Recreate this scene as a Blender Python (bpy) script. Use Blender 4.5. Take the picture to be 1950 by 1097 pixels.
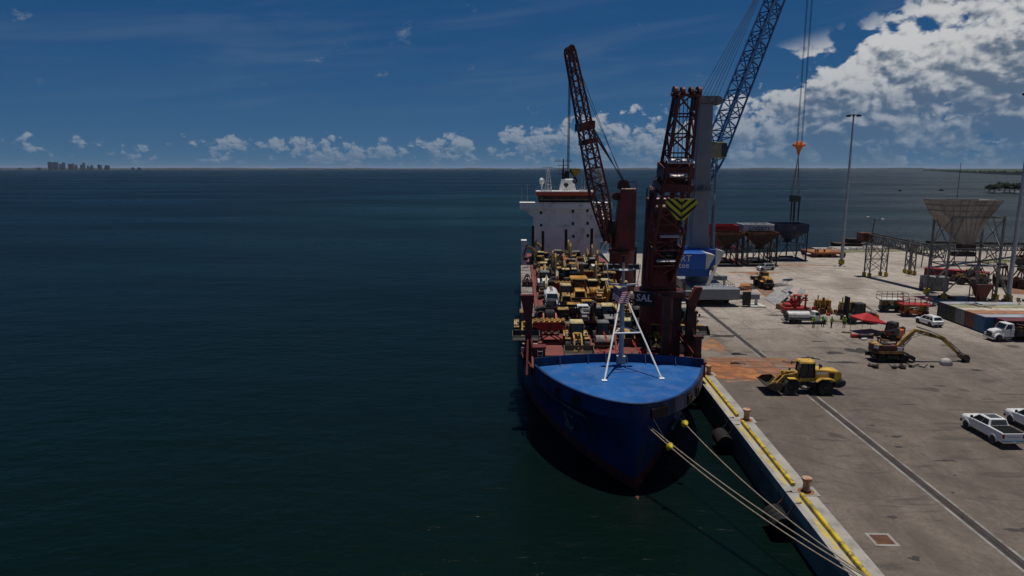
import bpy, bmesh, math, random
from mathutils import Matrix, Vector, Euler
from mathutils import noise as mnoise
random.seed(7)
R = math.radians
S = bpy.context.scene
COL = S.collection
for o in list(bpy.data.objects):
    bpy.data.objects.remove(o)

# ------------------------------------------------------------------ camera
CAM_H = 28.0
PITCH = math.atan(228 / 1300.0)
YAW = math.atan(47 * math.cos(PITCH) / 1300.0)
cam = bpy.data.cameras.new('camera')
cam.sensor_width = 36.0
cam.lens = 24.0
cam.clip_start = 0.5
cam.clip_end = 300000.0
co = bpy.data.objects.new('camera', cam)
COL.objects.link(co)
co.location = (0, 0, CAM_H)
co.rotation_euler = (math.pi / 2 - PITCH, 0, YAW)
S.camera = co

# ------------------------------------------------------------------ sun, sky
SUN_EL, SUN_AZ = 83.0, 28.0          # azimuth measured from +Y (along the quay) towards +X
SKY_STRENGTH = 0.053
S.view_settings.view_transform = 'Standard'
S.view_settings.look = 'None'
S.view_settings.gamma = 1.0
S.view_settings.use_curve_mapping = False
S.view_settings.exposure = -0.55
sd = Vector((math.sin(R(SUN_AZ)) * math.cos(R(SUN_EL)), math.cos(R(SUN_AZ)) * math.cos(R(SUN_EL)), math.sin(R(SUN_EL))))
sl = bpy.data.lights.new('sun', 'SUN')
sl.energy = 5.0
sl.angle = R(0.53)
sl.color = (1.0, 0.945, 0.865)
so = bpy.data.objects.new('sun', sl)
COL.objects.link(so)
so.location = (0, 0, 200)
so.rotation_euler = (-sd).to_track_quat('-Z', 'Y').to_euler()


class NT:
    """small helper for building node trees"""
    def __init__(s, tree):
        s.t = tree
        s.n = tree.nodes
        s.l = tree.links
        s.n.clear()

    def new(s, kind, **kw):
        nd = s.n.new(kind)
        for k, v in kw.items():
            setattr(nd, k, v)
        return nd

    def put(s, sock, v):
        if v is None:
            return
        if isinstance(v, bpy.types.NodeSocket):
            s.l.new(v, sock)
        else:
            sock.default_value = v

    def m(s, op, a, b=None, c=None, clamp=False):
        nd = s.new('ShaderNodeMath', operation=op, use_clamp=clamp)
        s.put(nd.inputs[0], a)
        s.put(nd.inputs[1], b)
        s.put(nd.inputs[2], c)
        return nd.outputs[0]

    def vm(s, op, a, b=None, scale=None):
        nd = s.new('ShaderNodeVectorMath', operation=op)
        s.put(nd.inputs[0], a)
        s.put(nd.inputs[1], b)
        if scale is not None:
            s.put(nd.inputs['Scale'], scale)
        return nd.outputs[0]

    def xyz(s, v):
        nd = s.new('ShaderNodeSeparateXYZ')
        s.put(nd.inputs[0], v)
        return nd.outputs

    def vec(s, x, y, z):
        nd = s.new('ShaderNodeCombineXYZ')
        for i, v in enumerate((x, y, z)):
            s.put(nd.inputs[i], v)
        return nd.outputs[0]

    def noise(s, v, scale=1.0, detail=4.0, rough=0.5, lac=2.0, dist=0.0):
        nd = s.new('ShaderNodeTexNoise')
        s.put(nd.inputs['Vector'], v)
        for k, val in (('Scale', scale), ('Detail', detail), ('Roughness', rough), ('Lacunarity', lac), ('Distortion', dist)):
            s.put(nd.inputs[k], val)
        return nd.outputs

    def ss(s, x, a, b, c=0.0, d=1.0):
        nd = s.new('ShaderNodeMapRange', interpolation_type='SMOOTHSTEP')
        s.put(nd.inputs['Value'], x)
        for i, v in enumerate((a, b, c, d)):
            s.put(nd.inputs[i + 1], v)
        return nd.outputs[0]

    def mix(s, f, a, b, blend='MIX'):
        nd = s.new('ShaderNodeMix', data_type='RGBA', blend_type=blend)
        s.put(nd.inputs['Factor'], f)
        for i, v in ((6, a), (7, b)):
            if isinstance(v, (tuple, list)) and len(v) == 3:
                v = tuple(v) + (1.0,)
            s.put(nd.inputs[i], v)
        return nd.outputs[2]

    def curve(s, x, pts):
        nd = s.new('ShaderNodeFloatCurve')
        c = nd.mapping.curves[0]
        while len(c.points) > 2:
            c.points.remove(c.points[1])
        c.points[0].location = pts[0]
        c.points[-1].location = pts[-1]
        for p in pts[1:-1]:
            c.points.new(*p)
        nd.mapping.update()
        s.put(nd.inputs['Value'], x)
        return nd.outputs[0]


w = bpy.data.worlds.new('World')
S.world = w
w.use_nodes = True
n = NT(w.node_tree)
out = n.new('ShaderNodeOutputWorld')
bg = n.new('ShaderNodeBackground')
n.l.new(bg.outputs[0], out.inputs[0])
sky = n.new('ShaderNodeTexSky', sky_type='NISHITA', sun_disc=False)
sky.sun_elevation = R(SUN_EL)
sky.sun_rotation = R(SUN_AZ)
sky.altitude = 0.0
sky.air_density = 1.0
sky.dust_density = 0.15
sky.ozone_density = 2.5
dirv = n.new('ShaderNodeTexCoord').outputs['Generated']
dx, dy, dz = n.xyz(dirv)
n.l.new(n.vm('NORMALIZE', n.vm('ADD', n.vm('MULTIPLY', dirv, (1.0, 1.0, 0.9)), (0.0, 0.0, 0.13))), sky.inputs[0])   # clear sea air: no yellow rim at the horizon
az = n.m('MULTIPLY', n.m('ARCTAN2', dx, dy), 57.2958)      # degrees from +Y, right positive
el = n.m('MULTIPLY', n.m('ARCSINE', dz), 57.2958)
# cumulus: a tall bank on the right, a row of small ones above the horizon, a few puffs and thin cirrus higher up


def cloud_field(off, k, lowamp, sh):
    p = n.vec(n.m('ADD', n.m('MULTIPLY', az, 0.1 * k), off[0] + sh), n.m('ADD', n.m('MULTIPLY', el, 0.135 * k), off[1]), 0.0)
    wn = n.new('ShaderNodeTexNoise', noise_dimensions='2D')
    n.put(wn.inputs['Vector'], p)
    wn.inputs['Scale'].default_value = 3.0
    wn.inputs['Detail'].default_value = 3.0
    pw = n.vm('ADD', p, n.vm('SCALE', n.vm('SUBTRACT', wn.outputs[1], (0.5, 0.5, 0.5)), scale=0.26))
    vo = n.new('ShaderNodeTexVoronoi', feature='F1', voronoi_dimensions='2D', normalize=True)
    n.put(vo.inputs['Vector'], pw)
    for kk, v in (('Scale', 3.4), ('Detail', 2.0), ('Roughness', 0.5), ('Lacunarity', 2.2)):
        vo.inputs[kk].default_value = v
    ln = n.new('ShaderNodeTexNoise', noise_dimensions='2D')
    n.put(ln.inputs['Vector'], p)
    ln.inputs['Scale'].default_value = 1.5
    ln.inputs['Detail'].default_value = 5.0
    ln.inputs['Roughness'].default_value = 0.55
    return n.m('ADD', n.m('MULTIPLY', n.m('SUBTRACT', 0.5, vo.outputs['Distance']), 0.8), n.m('MULTIPLY', ln.outputs[0], lowamp))


def cloud_layer(k, lowamp, sh, topc, covc, cl0, under, litgain):
    f1 = cloud_field((0.0, 0.0), k, lowamp, sh)
    f2 = cloud_field((0.03, 0.06), k, lowamp, sh)
    top = n.m('MULTIPLY', n.curve(azn, topc), 25.0)
    rel = n.m('DIVIDE', el, top)
    prof = n.curve(n.m('MULTIPLY', rel, 0.5, clamp=True), [(0.0, 0.28), (0.10, 0.40), (0.2, 0.5), (0.38, 0.5), (0.48, 0.38), (0.58, 0.12), (1.0, 0.0)])
    bias = n.m('ADD', n.m('SUBTRACT', n.curve(azn, covc), 0.5), n.m('SUBTRACT', prof, 0.5))
    dens = n.m('ADD', f1, n.m('MULTIPLY', bias, 0.95))
    al = n.m('MULTIPLY', n.ss(dens, cl0, cl0 + (0.13 if k < 2 else 0.24)), n.ss(rel, 1.45, 1.1))
    lit = n.m('ADD', n.m('MULTIPLY', n.m('SUBTRACT', f1, f2), litgain), 0.60)
    thick = n.ss(dens, cl0 + 0.05, cl0 + 0.42)
    lit = n.m('SUBTRACT', n.m('ADD', lit, n.m('MULTIPLY', n.m('SUBTRACT', rel, 0.65), 0.75)), n.m('MULTIPLY', thick, under))
    return al, n.ss(lit, 0.0, 0.9)


azn = n.m('DIVIDE', n.m('ADD', az, 60.0), 120.0, clamp=True)
bankA, litA = cloud_layer(1.15, 1.7, 4.2, [(0.0, 0.12), (0.3, 0.12), (0.55, 0.14), (0.605, 0.15), (0.63, 0.23), (0.654, 0.26), (0.696, 0.30), (0.714, 0.34), (0.753, 0.43), (0.79, 0.56), (0.85, 0.64), (1.0, 0.6)],
                          [(0.0, 0.2), (0.55, 0.25), (0.60, 0.42), (0.63, 0.72), (0.67, 0.92), (0.8, 0.96), (1.0, 0.90)], 1.0, 0.20, 2.6)  # unseen end of the bank kept dense to add neutral fill
rowA, litB = cloud_layer(3.3, 1.3, 1.7, [(0.0, 0.12), (0.2, 0.10), (0.30, 0.09), (0.36, 0.10), (0.44, 0.10), (0.50, 0.15), (0.57, 0.18), (0.605, 0.16), (0.7, 0.24), (1.0, 0.3)],
                         [(0.0, 0.5), (0.2, 0.44), (0.27, 0.52), (0.32, 0.66), (0.42, 0.63), (0.46, 0.57), (0.50, 0.69), (0.58, 0.69), (0.605, 0.66), (0.65, 0.72), (1.0, 0.6)], 0.84, 0.1, 2.0)
far = n.ss(el, 0.0, 9.0)
hs_ = n.new('ShaderNodeHueSaturation')
hs_.inputs['Saturation'].default_value = 1.42
hs_.inputs['Value'].default_value = 0.96
n.l.new(sky.outputs[0], hs_.inputs['Color'])
skyc = n.mix(1.0, hs_.outputs[0], (0.80, 0.93, 1.06), 'MULTIPLY')
fade = n.m('MULTIPLY', n.m('SUBTRACT', 1.0, far), 0.76)
colA = n.mix(fade, n.mix(litA, (2.9, 4.0, 5.6), (14.5, 14.8, 15.0)), skyc)
colB = n.mix(fade, n.mix(litB, (5.0, 6.0, 7.6), (13.5, 13.8, 14.0)), skyc)
cir = n.noise(n.vec(n.m('MULTIPLY', az, 0.035), n.m('MULTIPLY', n.m('SUBTRACT', el, n.m('MULTIPLY', az, 0.10)), 0.28), 9.0), 1.6, 5.0, 0.6, 2.0, 0.4)[0]
cira = n.m('MULTIPLY', n.m('MULTIPLY', n.ss(cir, 0.46, 0.78), 0.09), n.ss(el, 2.0, 7.0))
c1 = n.mix(cira, skyc, (8.0, 9.0, 10.0))
f4 = n.noise(n.vec(n.m('MULTIPLY', az, 0.22), n.m('MULTIPLY', el, 0.34), 21.0), 1.3, 7.0, 0.55)[0]
puff = n.m('MULTIPLY', n.ss(f4, 0.67, 0.78), n.ss(el, 5.0, 8.0))
c1 = n.mix(n.m('MULTIPLY', puff, 0.55), c1, (9.0, 9.6, 10.2))
c2 = n.mix(bankA, n.mix(rowA, c1, colB), colA)
n.l.new(c2, bg.inputs[0])
bg.inputs[1].default_value = SKY_STRENGTH
w.cycles.sampling_method = 'MANUAL'
w.cycles.sample_map_resolution = 256


# ------------------------------------------------------------------ materials
MATS = {}


def principled(name):
    m = bpy.data.materials.new(name)
    m.use_nodes = True
    t = NT(m.node_tree)
    o = t.new('ShaderNodeOutputMaterial')
    b = t.new('ShaderNodeBsdfPrincipled')
    t.l.new(b.outputs[0], o.inputs[0])
    return m, t, b


def mk(name, col, rough=0.55, metal=0.0, var=0.3, scale=1.3, dirt=None, dirt_amt=0.5, dscale=0.9, bump=0.0, bscale=20.0, spec=0.4, zs=0.55, seam=None):
    """painted or bare surface: colour with soft variation plus patchy dirt / rust"""
    m, t, b = principled(name)
    tc = t.new('ShaderNodeTexCoord').outputs['Object']
    oi = t.new('ShaderNodeObjectInfo').outputs['Random']
    tv = t.vm('ADD', tc, t.vec(t.m('MULTIPLY', oi, 31.0), t.m('MULTIPLY', oi, 17.0), oi))
    nz = t.noise(tv, scale, 5.0, 0.6)[0]
    f = t.ss(nz, 0.3, 0.7, 1.0 - var, 1.0 + var * 0.35)
    c = t.mix(1.0, tuple(col), t.vec(f, f, f), 'MULTIPLY')
    rg = rough
    if dirt is not None:
        dz_ = t.noise(t.vm('MULTIPLY', tv, (1.0, 1.0, zs)), dscale, 8.0, 0.66)[0]
        df = t.ss(dz_, 0.62 - dirt_amt * 0.3, 0.72 - dirt_amt * 0.12)
        c = t.mix(df, c, tuple(dirt))
        rg = t.m('ADD', t.m('MULTIPLY', df, 0.85 - rough), rough)
    if seam:
        X_, Y_, Z_ = t.xyz(tc)
        bt = t.new('ShaderNodeTexBrick')
        t.put(bt.inputs['Vector'], t.vec(Y_, Z_, 0.0) if seam[0] == 'yz' else t.vec(X_, Y_, 0.0))
        for k_, v_ in (('Scale', 1.0), ('Mortar Size', seam[3]), ('Brick Width', seam[1]), ('Row Height', seam[2])):
            bt.inputs[k_].default_value = v_
        c = t.mix(t.m('MULTIPLY', bt.outputs['Fac'], 0.45), c, tuple(k_ * 0.35 for k_ in col))
    t.put(b.inputs['Base Color'], c)
    t.put(b.inputs['Roughness'], rg)
    b.inputs['Metallic'].default_value = metal
    b.inputs['Specular IOR Level'].default_value = spec
    if bump:
        bp = t.new('ShaderNodeBump')
        bp.inputs['Strength'].default_value = 1.0
        bp.inputs['Distance'].default_value = bump
        t.l.new(t.noise(tc, bscale, 4.0, 0.6)[0], bp.inputs['Height'])
        t.l.new(bp.outputs[0], b.inputs['Normal'])
    MATS[name] = m
    return m


RUST = (0.16, 0.05, 0.018)
GRIME = (0.05, 0.042, 0.035)
mk('machine_yellow', (0.47, 0.275, 0.06), 0.5, 0, 0.4, 0.9, GRIME, 0.62, 1.1)
mk('machine_gold', (0.50, 0.25, 0.025), 0.5, 0, 0.35, 0.9, (0.08, 0.05, 0.03), 0.55, 0.9)
mk('machine_ochre', (0.40, 0.22, 0.05), 0.55, 0, 0.35, 0.9, GRIME, 0.65, 1.0)
mk('machine_cream', (0.62, 0.50, 0.24), 0.5, 0, 0.25, 0.9, GRIME, 0.4, 1.0)
mk('machine_orange', (0.72, 0.16, 0.02), 0.5, 0, 0.25, 0.9, GRIME, 0.4, 1.0)
mk('machine_dark', (0.022, 0.022, 0.024), 0.6, 0, 0.4, 1.3, (0.08, 0.065, 0.05), 0.45, 1.0)
mk('rust_shaded', (0.035, 0.021, 0.016), 0.8, 0.1, 0.5, 0.8, (0.03, 0.022, 0.018), 0.5, 0.7)  # rust with the shade under the hopper rims put into its colour
mk('machine_grey', (0.20, 0.20, 0.20), 0.55, 0, 0.3, 1.3, GRIME, 0.45, 1.0)
mk('machine_green', (0.018, 0.045, 0.035), 0.5, 0, 0.3, 1.3, GRIME, 0.4, 1.0)
mk('machine_white', (0.66, 0.66, 0.64), 0.45, 0, 0.15, 1.0, (0.2, 0.17, 0.14), 0.3, 1.2)
mk('machine_red', (0.42, 0.022, 0.015), 0.5, 0, 0.3, 1.1, GRIME, 0.4, 1.0)
mk('machine_maroon', (0.13, 0.03, 0.022), 0.6, 0, 0.35, 1.0, GRIME, 0.5, 0.9)
mk('bucket_steel', (0.075, 0.062, 0.052), 0.55, 0.35, 0.4, 1.2, (0.15, 0.09, 0.055), 0.55, 0.8)
mk('tyre', (0.022, 0.021, 0.02), 0.85, 0, 0.4, 2.0, (0.075, 0.065, 0.055), 0.5, 1.4, bump=0.02, bscale=9)
mk('track_rubber', (0.028, 0.025, 0.023), 0.8, 0.1, 0.4, 2.0, (0.09, 0.06, 0.04), 0.5, 1.4)
mk('glass_dark', (0.012, 0.02, 0.022), 0.12, 0, 0.3, 0.7, spec=0.6)
mk('bed_vinyl', (0.008, 0.008, 0.009), 0.9, 0, 0.2, spec=0.15)
mk('chrome', (0.6, 0.6, 0.6), 0.25, 1.0, 0.1)
mk('car_white', (0.78, 0.78, 0.78), 0.22, 0, 0.05, 0.6, spec=0.6)
mk('car_silver', (0.42, 0.44, 0.47), 0.3, 0.4, 0.06, 0.6, spec=0.6)
mk('car_plastic', (0.02, 0.02, 0.021), 0.55, 0, 0.2)
mk('taillight', (0.30, 0.012, 0.01), 0.25, 0, 0.1)
mk('headlight', (0.6, 0.62, 0.64), 0.15, 0.2, 0.1)
mk('rail_concrete', (0.25, 0.235, 0.215), 0.85, 0, 0.3, 0.5, (0.13, 0.115, 0.10), 0.55, 0.6)
mk('mast_grey', (0.40, 0.41, 0.41), 0.45, 0, 0.15, 0.5)
mk('ship_red', (0.150, 0.023, 0.019), 0.45, 0, 0.35, 0.5, (0.07, 0.025, 0.018), 0.45, 0.5)
mk('ship_red_dark', (0.065, 0.016, 0.013), 0.5, 0, 0.35, 0.5, (0.05, 0.02, 0.015), 0.45, 0.5)
mk('ship_red_deck', (0.20, 0.05, 0.04), 0.7, 0, 0.3, 0.5, (0.11, 0.045, 0.035), 0.55, 0.6)
mk('ship_blue', (0.006, 0.033, 0.125), 0.38, 0, 0.3, 0.25, (0.010, 0.016, 0.035), 0.5, 0.8, zs=0.10, seam=('yz', 6.0, 1.9, 0.035))
mk('ship_white', (0.82, 0.80, 0.75), 0.45, 0, 0.1, 0.35, (0.50, 0.46, 0.40), 0.3, 0.5)
mk('ship_grey', (0.40, 0.41, 0.43), 0.5, 0, 0.2, 0.5, (0.22, 0.17, 0.14), 0.35, 0.7)
mk('hatch_grey', (0.30, 0.27, 0.245), 0.75, 0, 0.4, 0.6, (0.12, 0.075, 0.055), 0.55, 0.5)
mk('ship_orange', (0.62, 0.09, 0.03), 0.5, 0, 0.15)
mk('boot_red', (0.17, 0.022, 0.016), 0.5, 0, 0.4, 0.5, (0.07, 0.02, 0.015), 0.5, 0.4)
mk('black_paint', (0.012, 0.012, 0.013), 0.5, 0, 0.3)
mk('hazard_yellow', (0.85, 0.60, 0.03), 0.5, 0, 0.15, 1.0)
mk('machine_fresh', (0.62, 0.38, 0.06), 0.45, 0, 0.3, 0.9, (0.12, 0.09, 0.05), 0.35, 1.1)
mk('safety_yellow', (0.58, 0.42, 0.02), 0.6, 0, 0.35, 0.8, (0.16, 0.12, 0.05), 0.6, 1.6)
mk('worn_yellow', (0.50, 0.38, 0.05), 0.8, 0, 0.3, 0.8, (0.36, 0.34, 0.30), 0.85, 0.9)
mk('fender_rubber', (0.010, 0.010, 0.010), 0.85, 0, 0.3, 2.0)
mk('rust_stain', (0.34, 0.155, 0.07), 0.9, 0, 0.5, 0.5, (0.15, 0.11, 0.085), 0.7, 0.4)
mk('rope', (0.46, 0.39, 0.29), 0.9, 0, 0.35, 6.0)
mk('wire', (0.03, 0.03, 0.032), 0.6, 0.3, 0.2)
mk('crane_blue', (0.022, 0.085, 0.25), 0.4, 0, 0.2, 0.4)
mk('crane_grey', (0.20, 0.215, 0.235), 0.5, 0, 0.15, 0.3, (0.2, 0.2, 0.2), 0.3, 0.3)
mk('crane_house_blue', (0.012, 0.10, 0.42), 0.4, 0, 0.15, 0.4)
mk('off_white', (0.56, 0.55, 0.50), 0.6, 0, 0.2, 0.6, (0.25, 0.2, 0.15), 0.35, 0.8)
mk('galvanised', (0.19, 0.19, 0.185), 0.55, 0.3, 0.25, 1.0, (0.16, 0.13, 0.1), 0.4, 0.9)
mk('pole_steel', (0.36, 0.38, 0.41), 0.45, 0.4, 0.15, 0.4)
mk('rusty_steel', (0.15, 0.062, 0.033), 0.85, 0.1, 0.5, 0.8, (0.07, 0.035, 0.022), 0.5, 0.7)
mk('rust_bright', (0.36, 0.135, 0.045), 0.85, 0, 0.5, 0.5, (0.17, 0.08, 0.045), 0.65, 0.35)
mk('rust_plate', (0.27, 0.115, 0.055), 0.8, 0, 0.5, 0.35, (0.19, 0.14, 0.105), 0.7, 0.3)
mk('hopper_red', (0.36, 0.012, 0.018), 0.5, 0, 0.25, 0.6, (0.16, 0.03, 0.03), 0.4, 0.7)
mk('hopper_white', (0.60, 0.60, 0.60), 0.5, 0, 0.15, 0.6, (0.35, 0.27, 0.2), 0.35, 0.7)
mk('hopper_blue', (0.014, 0.022, 0.06), 0.5, 0, 0.3, 0.6)
mk('hopper_cream', (0.30, 0.275, 0.245), 0.7, 0, 0.25, 0.4, (0.19, 0.15, 0.12), 0.5, 0.35)
mk('dark_steel', (0.045, 0.040, 0.038), 0.65, 0.2, 0.4, 1.0, (0.12, 0.05, 0.03), 0.5, 0.8)
mk('cont_navy', (0.035, 0.055, 0.09), 0.55, 0, 0.3, 0.6, (0.10, 0.06, 0.045), 0.35, 0.8)
mk('cont_green', (0.035, 0.06, 0.03), 0.6, 0, 0.3, 0.6, (0.10, 0.06, 0.045), 0.35, 0.8)
mk('cont_grey', (0.27, 0.27, 0.26), 0.6, 0, 0.25, 0.6, (0.16, 0.1, 0.07), 0.35, 0.8)
mk('cont_brown', (0.21, 0.075, 0.05), 0.6, 0, 0.3, 0.6, (0.12, 0.06, 0.045), 0.35, 0.8)
mk('cont_blue', (0.045, 0.15, 0.30), 0.5, 0, 0.25, 0.6, (0.12, 0.10, 0.09), 0.4, 0.8)
mk('cont_maroon', (0.13, 0.022, 0.028), 0.55, 0, 0.25, 0.6, (0.09, 0.04, 0.03), 0.35, 0.8)
mk('cont_roof_green', (0.27, 0.28, 0.16), 0.75, 0, 0.35, 0.6, (0.3, 0.22, 0.14), 0.5, 0.6)
mk('cont_roof_grey', (0.30, 0.32, 0.35), 0.7, 0, 0.3, 0.6, (0.28, 0.2, 0.14), 0.4, 0.6)
mk('cont_roof_tan', (0.48, 0.42, 0.33), 0.75, 0, 0.3, 0.6, (0.3, 0.2, 0.13), 0.4, 0.6)
mk('cont_roof_rust', (0.36, 0.16, 0.08), 0.8, 0, 0.3, 0.6, (0.22, 0.1, 0.06), 0.5, 0.6)
mk('tarp_white', (0.62, 0.62, 0.60), 0.7, 0, 0.2, 0.5, (0.35, 0.31, 0.27), 0.4, 0.8)
mk('sheet_grey', (0.34, 0.34, 0.33), 0.6, 0.1, 0.25, 0.6, (0.2, 0.17, 0.14), 0.4, 0.7)
mk('tent_red', (0.42, 0.018, 0.022), 0.7, 0, 0.15)
mk('sal_navy', (0.010, 0.020, 0.035), 0.6, 0, 0.25)
mk('letter_white', (0.72, 0.72, 0.72), 0.6, 0, 0.1)
mk('letter_faded', (0.30, 0.31, 0.32), 0.6, 0, 0.3)
mk('letter_dark', (0.05, 0.055, 0.07), 0.6, 0, 0.1)
mk('letter_black', (0.01, 0.01, 0.01), 0.6, 0, 0.1)
mk('hivis', (0.33, 0.62, 0.03), 0.7, 0, 0.1)
mk('hivis_orange', (0.75, 0.10, 0.02), 0.7, 0, 0.1)
mk('trousers', (0.02, 0.022, 0.03), 0.8, 0, 0.2)
mk('skin', (0.36, 0.20, 0.13), 0.6, 0, 0.1)
mk('timber', (0.25, 0.19, 0.13), 0.85, 0, 0.4, 1.0)
mk('bag_white', (0.50, 0.47, 0.43), 0.85, 0, 0.25, 0.9, (0.3, 0.24, 0.19), 0.4, 1.0)
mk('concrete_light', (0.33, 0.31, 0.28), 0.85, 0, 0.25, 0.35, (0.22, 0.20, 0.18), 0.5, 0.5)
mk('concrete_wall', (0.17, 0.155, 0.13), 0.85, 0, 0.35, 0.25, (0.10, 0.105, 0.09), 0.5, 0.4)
for nm_, cl_ in (('flag_red', (0.50, 0.05, 0.07)), ('flag_white', (0.82, 0.80, 0.80)), ('flag_blue', (0.03, 0.035, 0.12))):
    m, t, b = principled(nm_)
    wv_ = t.noise(t.new('ShaderNodeTexCoord').outputs['Object'], 6.0, 3.0, 0.6)[0]
    cc_ = t.mix(t.ss(wv_, 0.3, 0.7, 0.0, 0.15), cl_, tuple(k * 0.7 for k in cl_))
    t.put(b.inputs['Base Color'], cc_)
    b.inputs['Roughness'].default_value = 0.8
    tl = t.new('ShaderNodeBsdfTranslucent')
    t.put(tl.inputs['Color'], cc_)
    ms = t.new('ShaderNodeMixShader')
    ms.inputs[0].default_value = 0.5
    t.l.new(b.outputs[0], ms.inputs[1])
    t.l.new(tl.outputs[0], ms.inputs[2])
    t.l.new(ms.outputs[0], [x for x in t.n if x.bl_idname == 'ShaderNodeOutputMaterial'][0].inputs[0])
    MATS[nm_] = m
mk('leaf', (0.028, 0.050, 0.018), 0.7, 0, 0.5, 0.3)
mk('bark', (0.10, 0.08, 0.06), 0.9, 0, 0.3)
mk('far_building', (0.10, 0.135, 0.19), 0.7, 0, 0.25, 0.01)  # bluish haze put into the skyline colour
mk('far_glass', (0.08, 0.11, 0.16), 0.3, 0, 0.25, 0.01)
mk('mangrove', (0.030, 0.050, 0.022), 0.85, 0, 0.6, 0.02)
mk('far_coast', (0.030, 0.042, 0.045), 0.9, 0, 0.4, 0.002)
mk('grass', (0.12, 0.13, 0.045), 0.9, 0, 0.4, 0.2, (0.24, 0.2, 0.12), 0.45, 0.15)
mk('rubble', (0.24, 0.215, 0.19), 0.9, 0, 0.5, 0.8)


# ------------------------------------------------------------------ mesh helpers
def M(x):
    return MATS[x] if isinstance(x, str) else x


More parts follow.
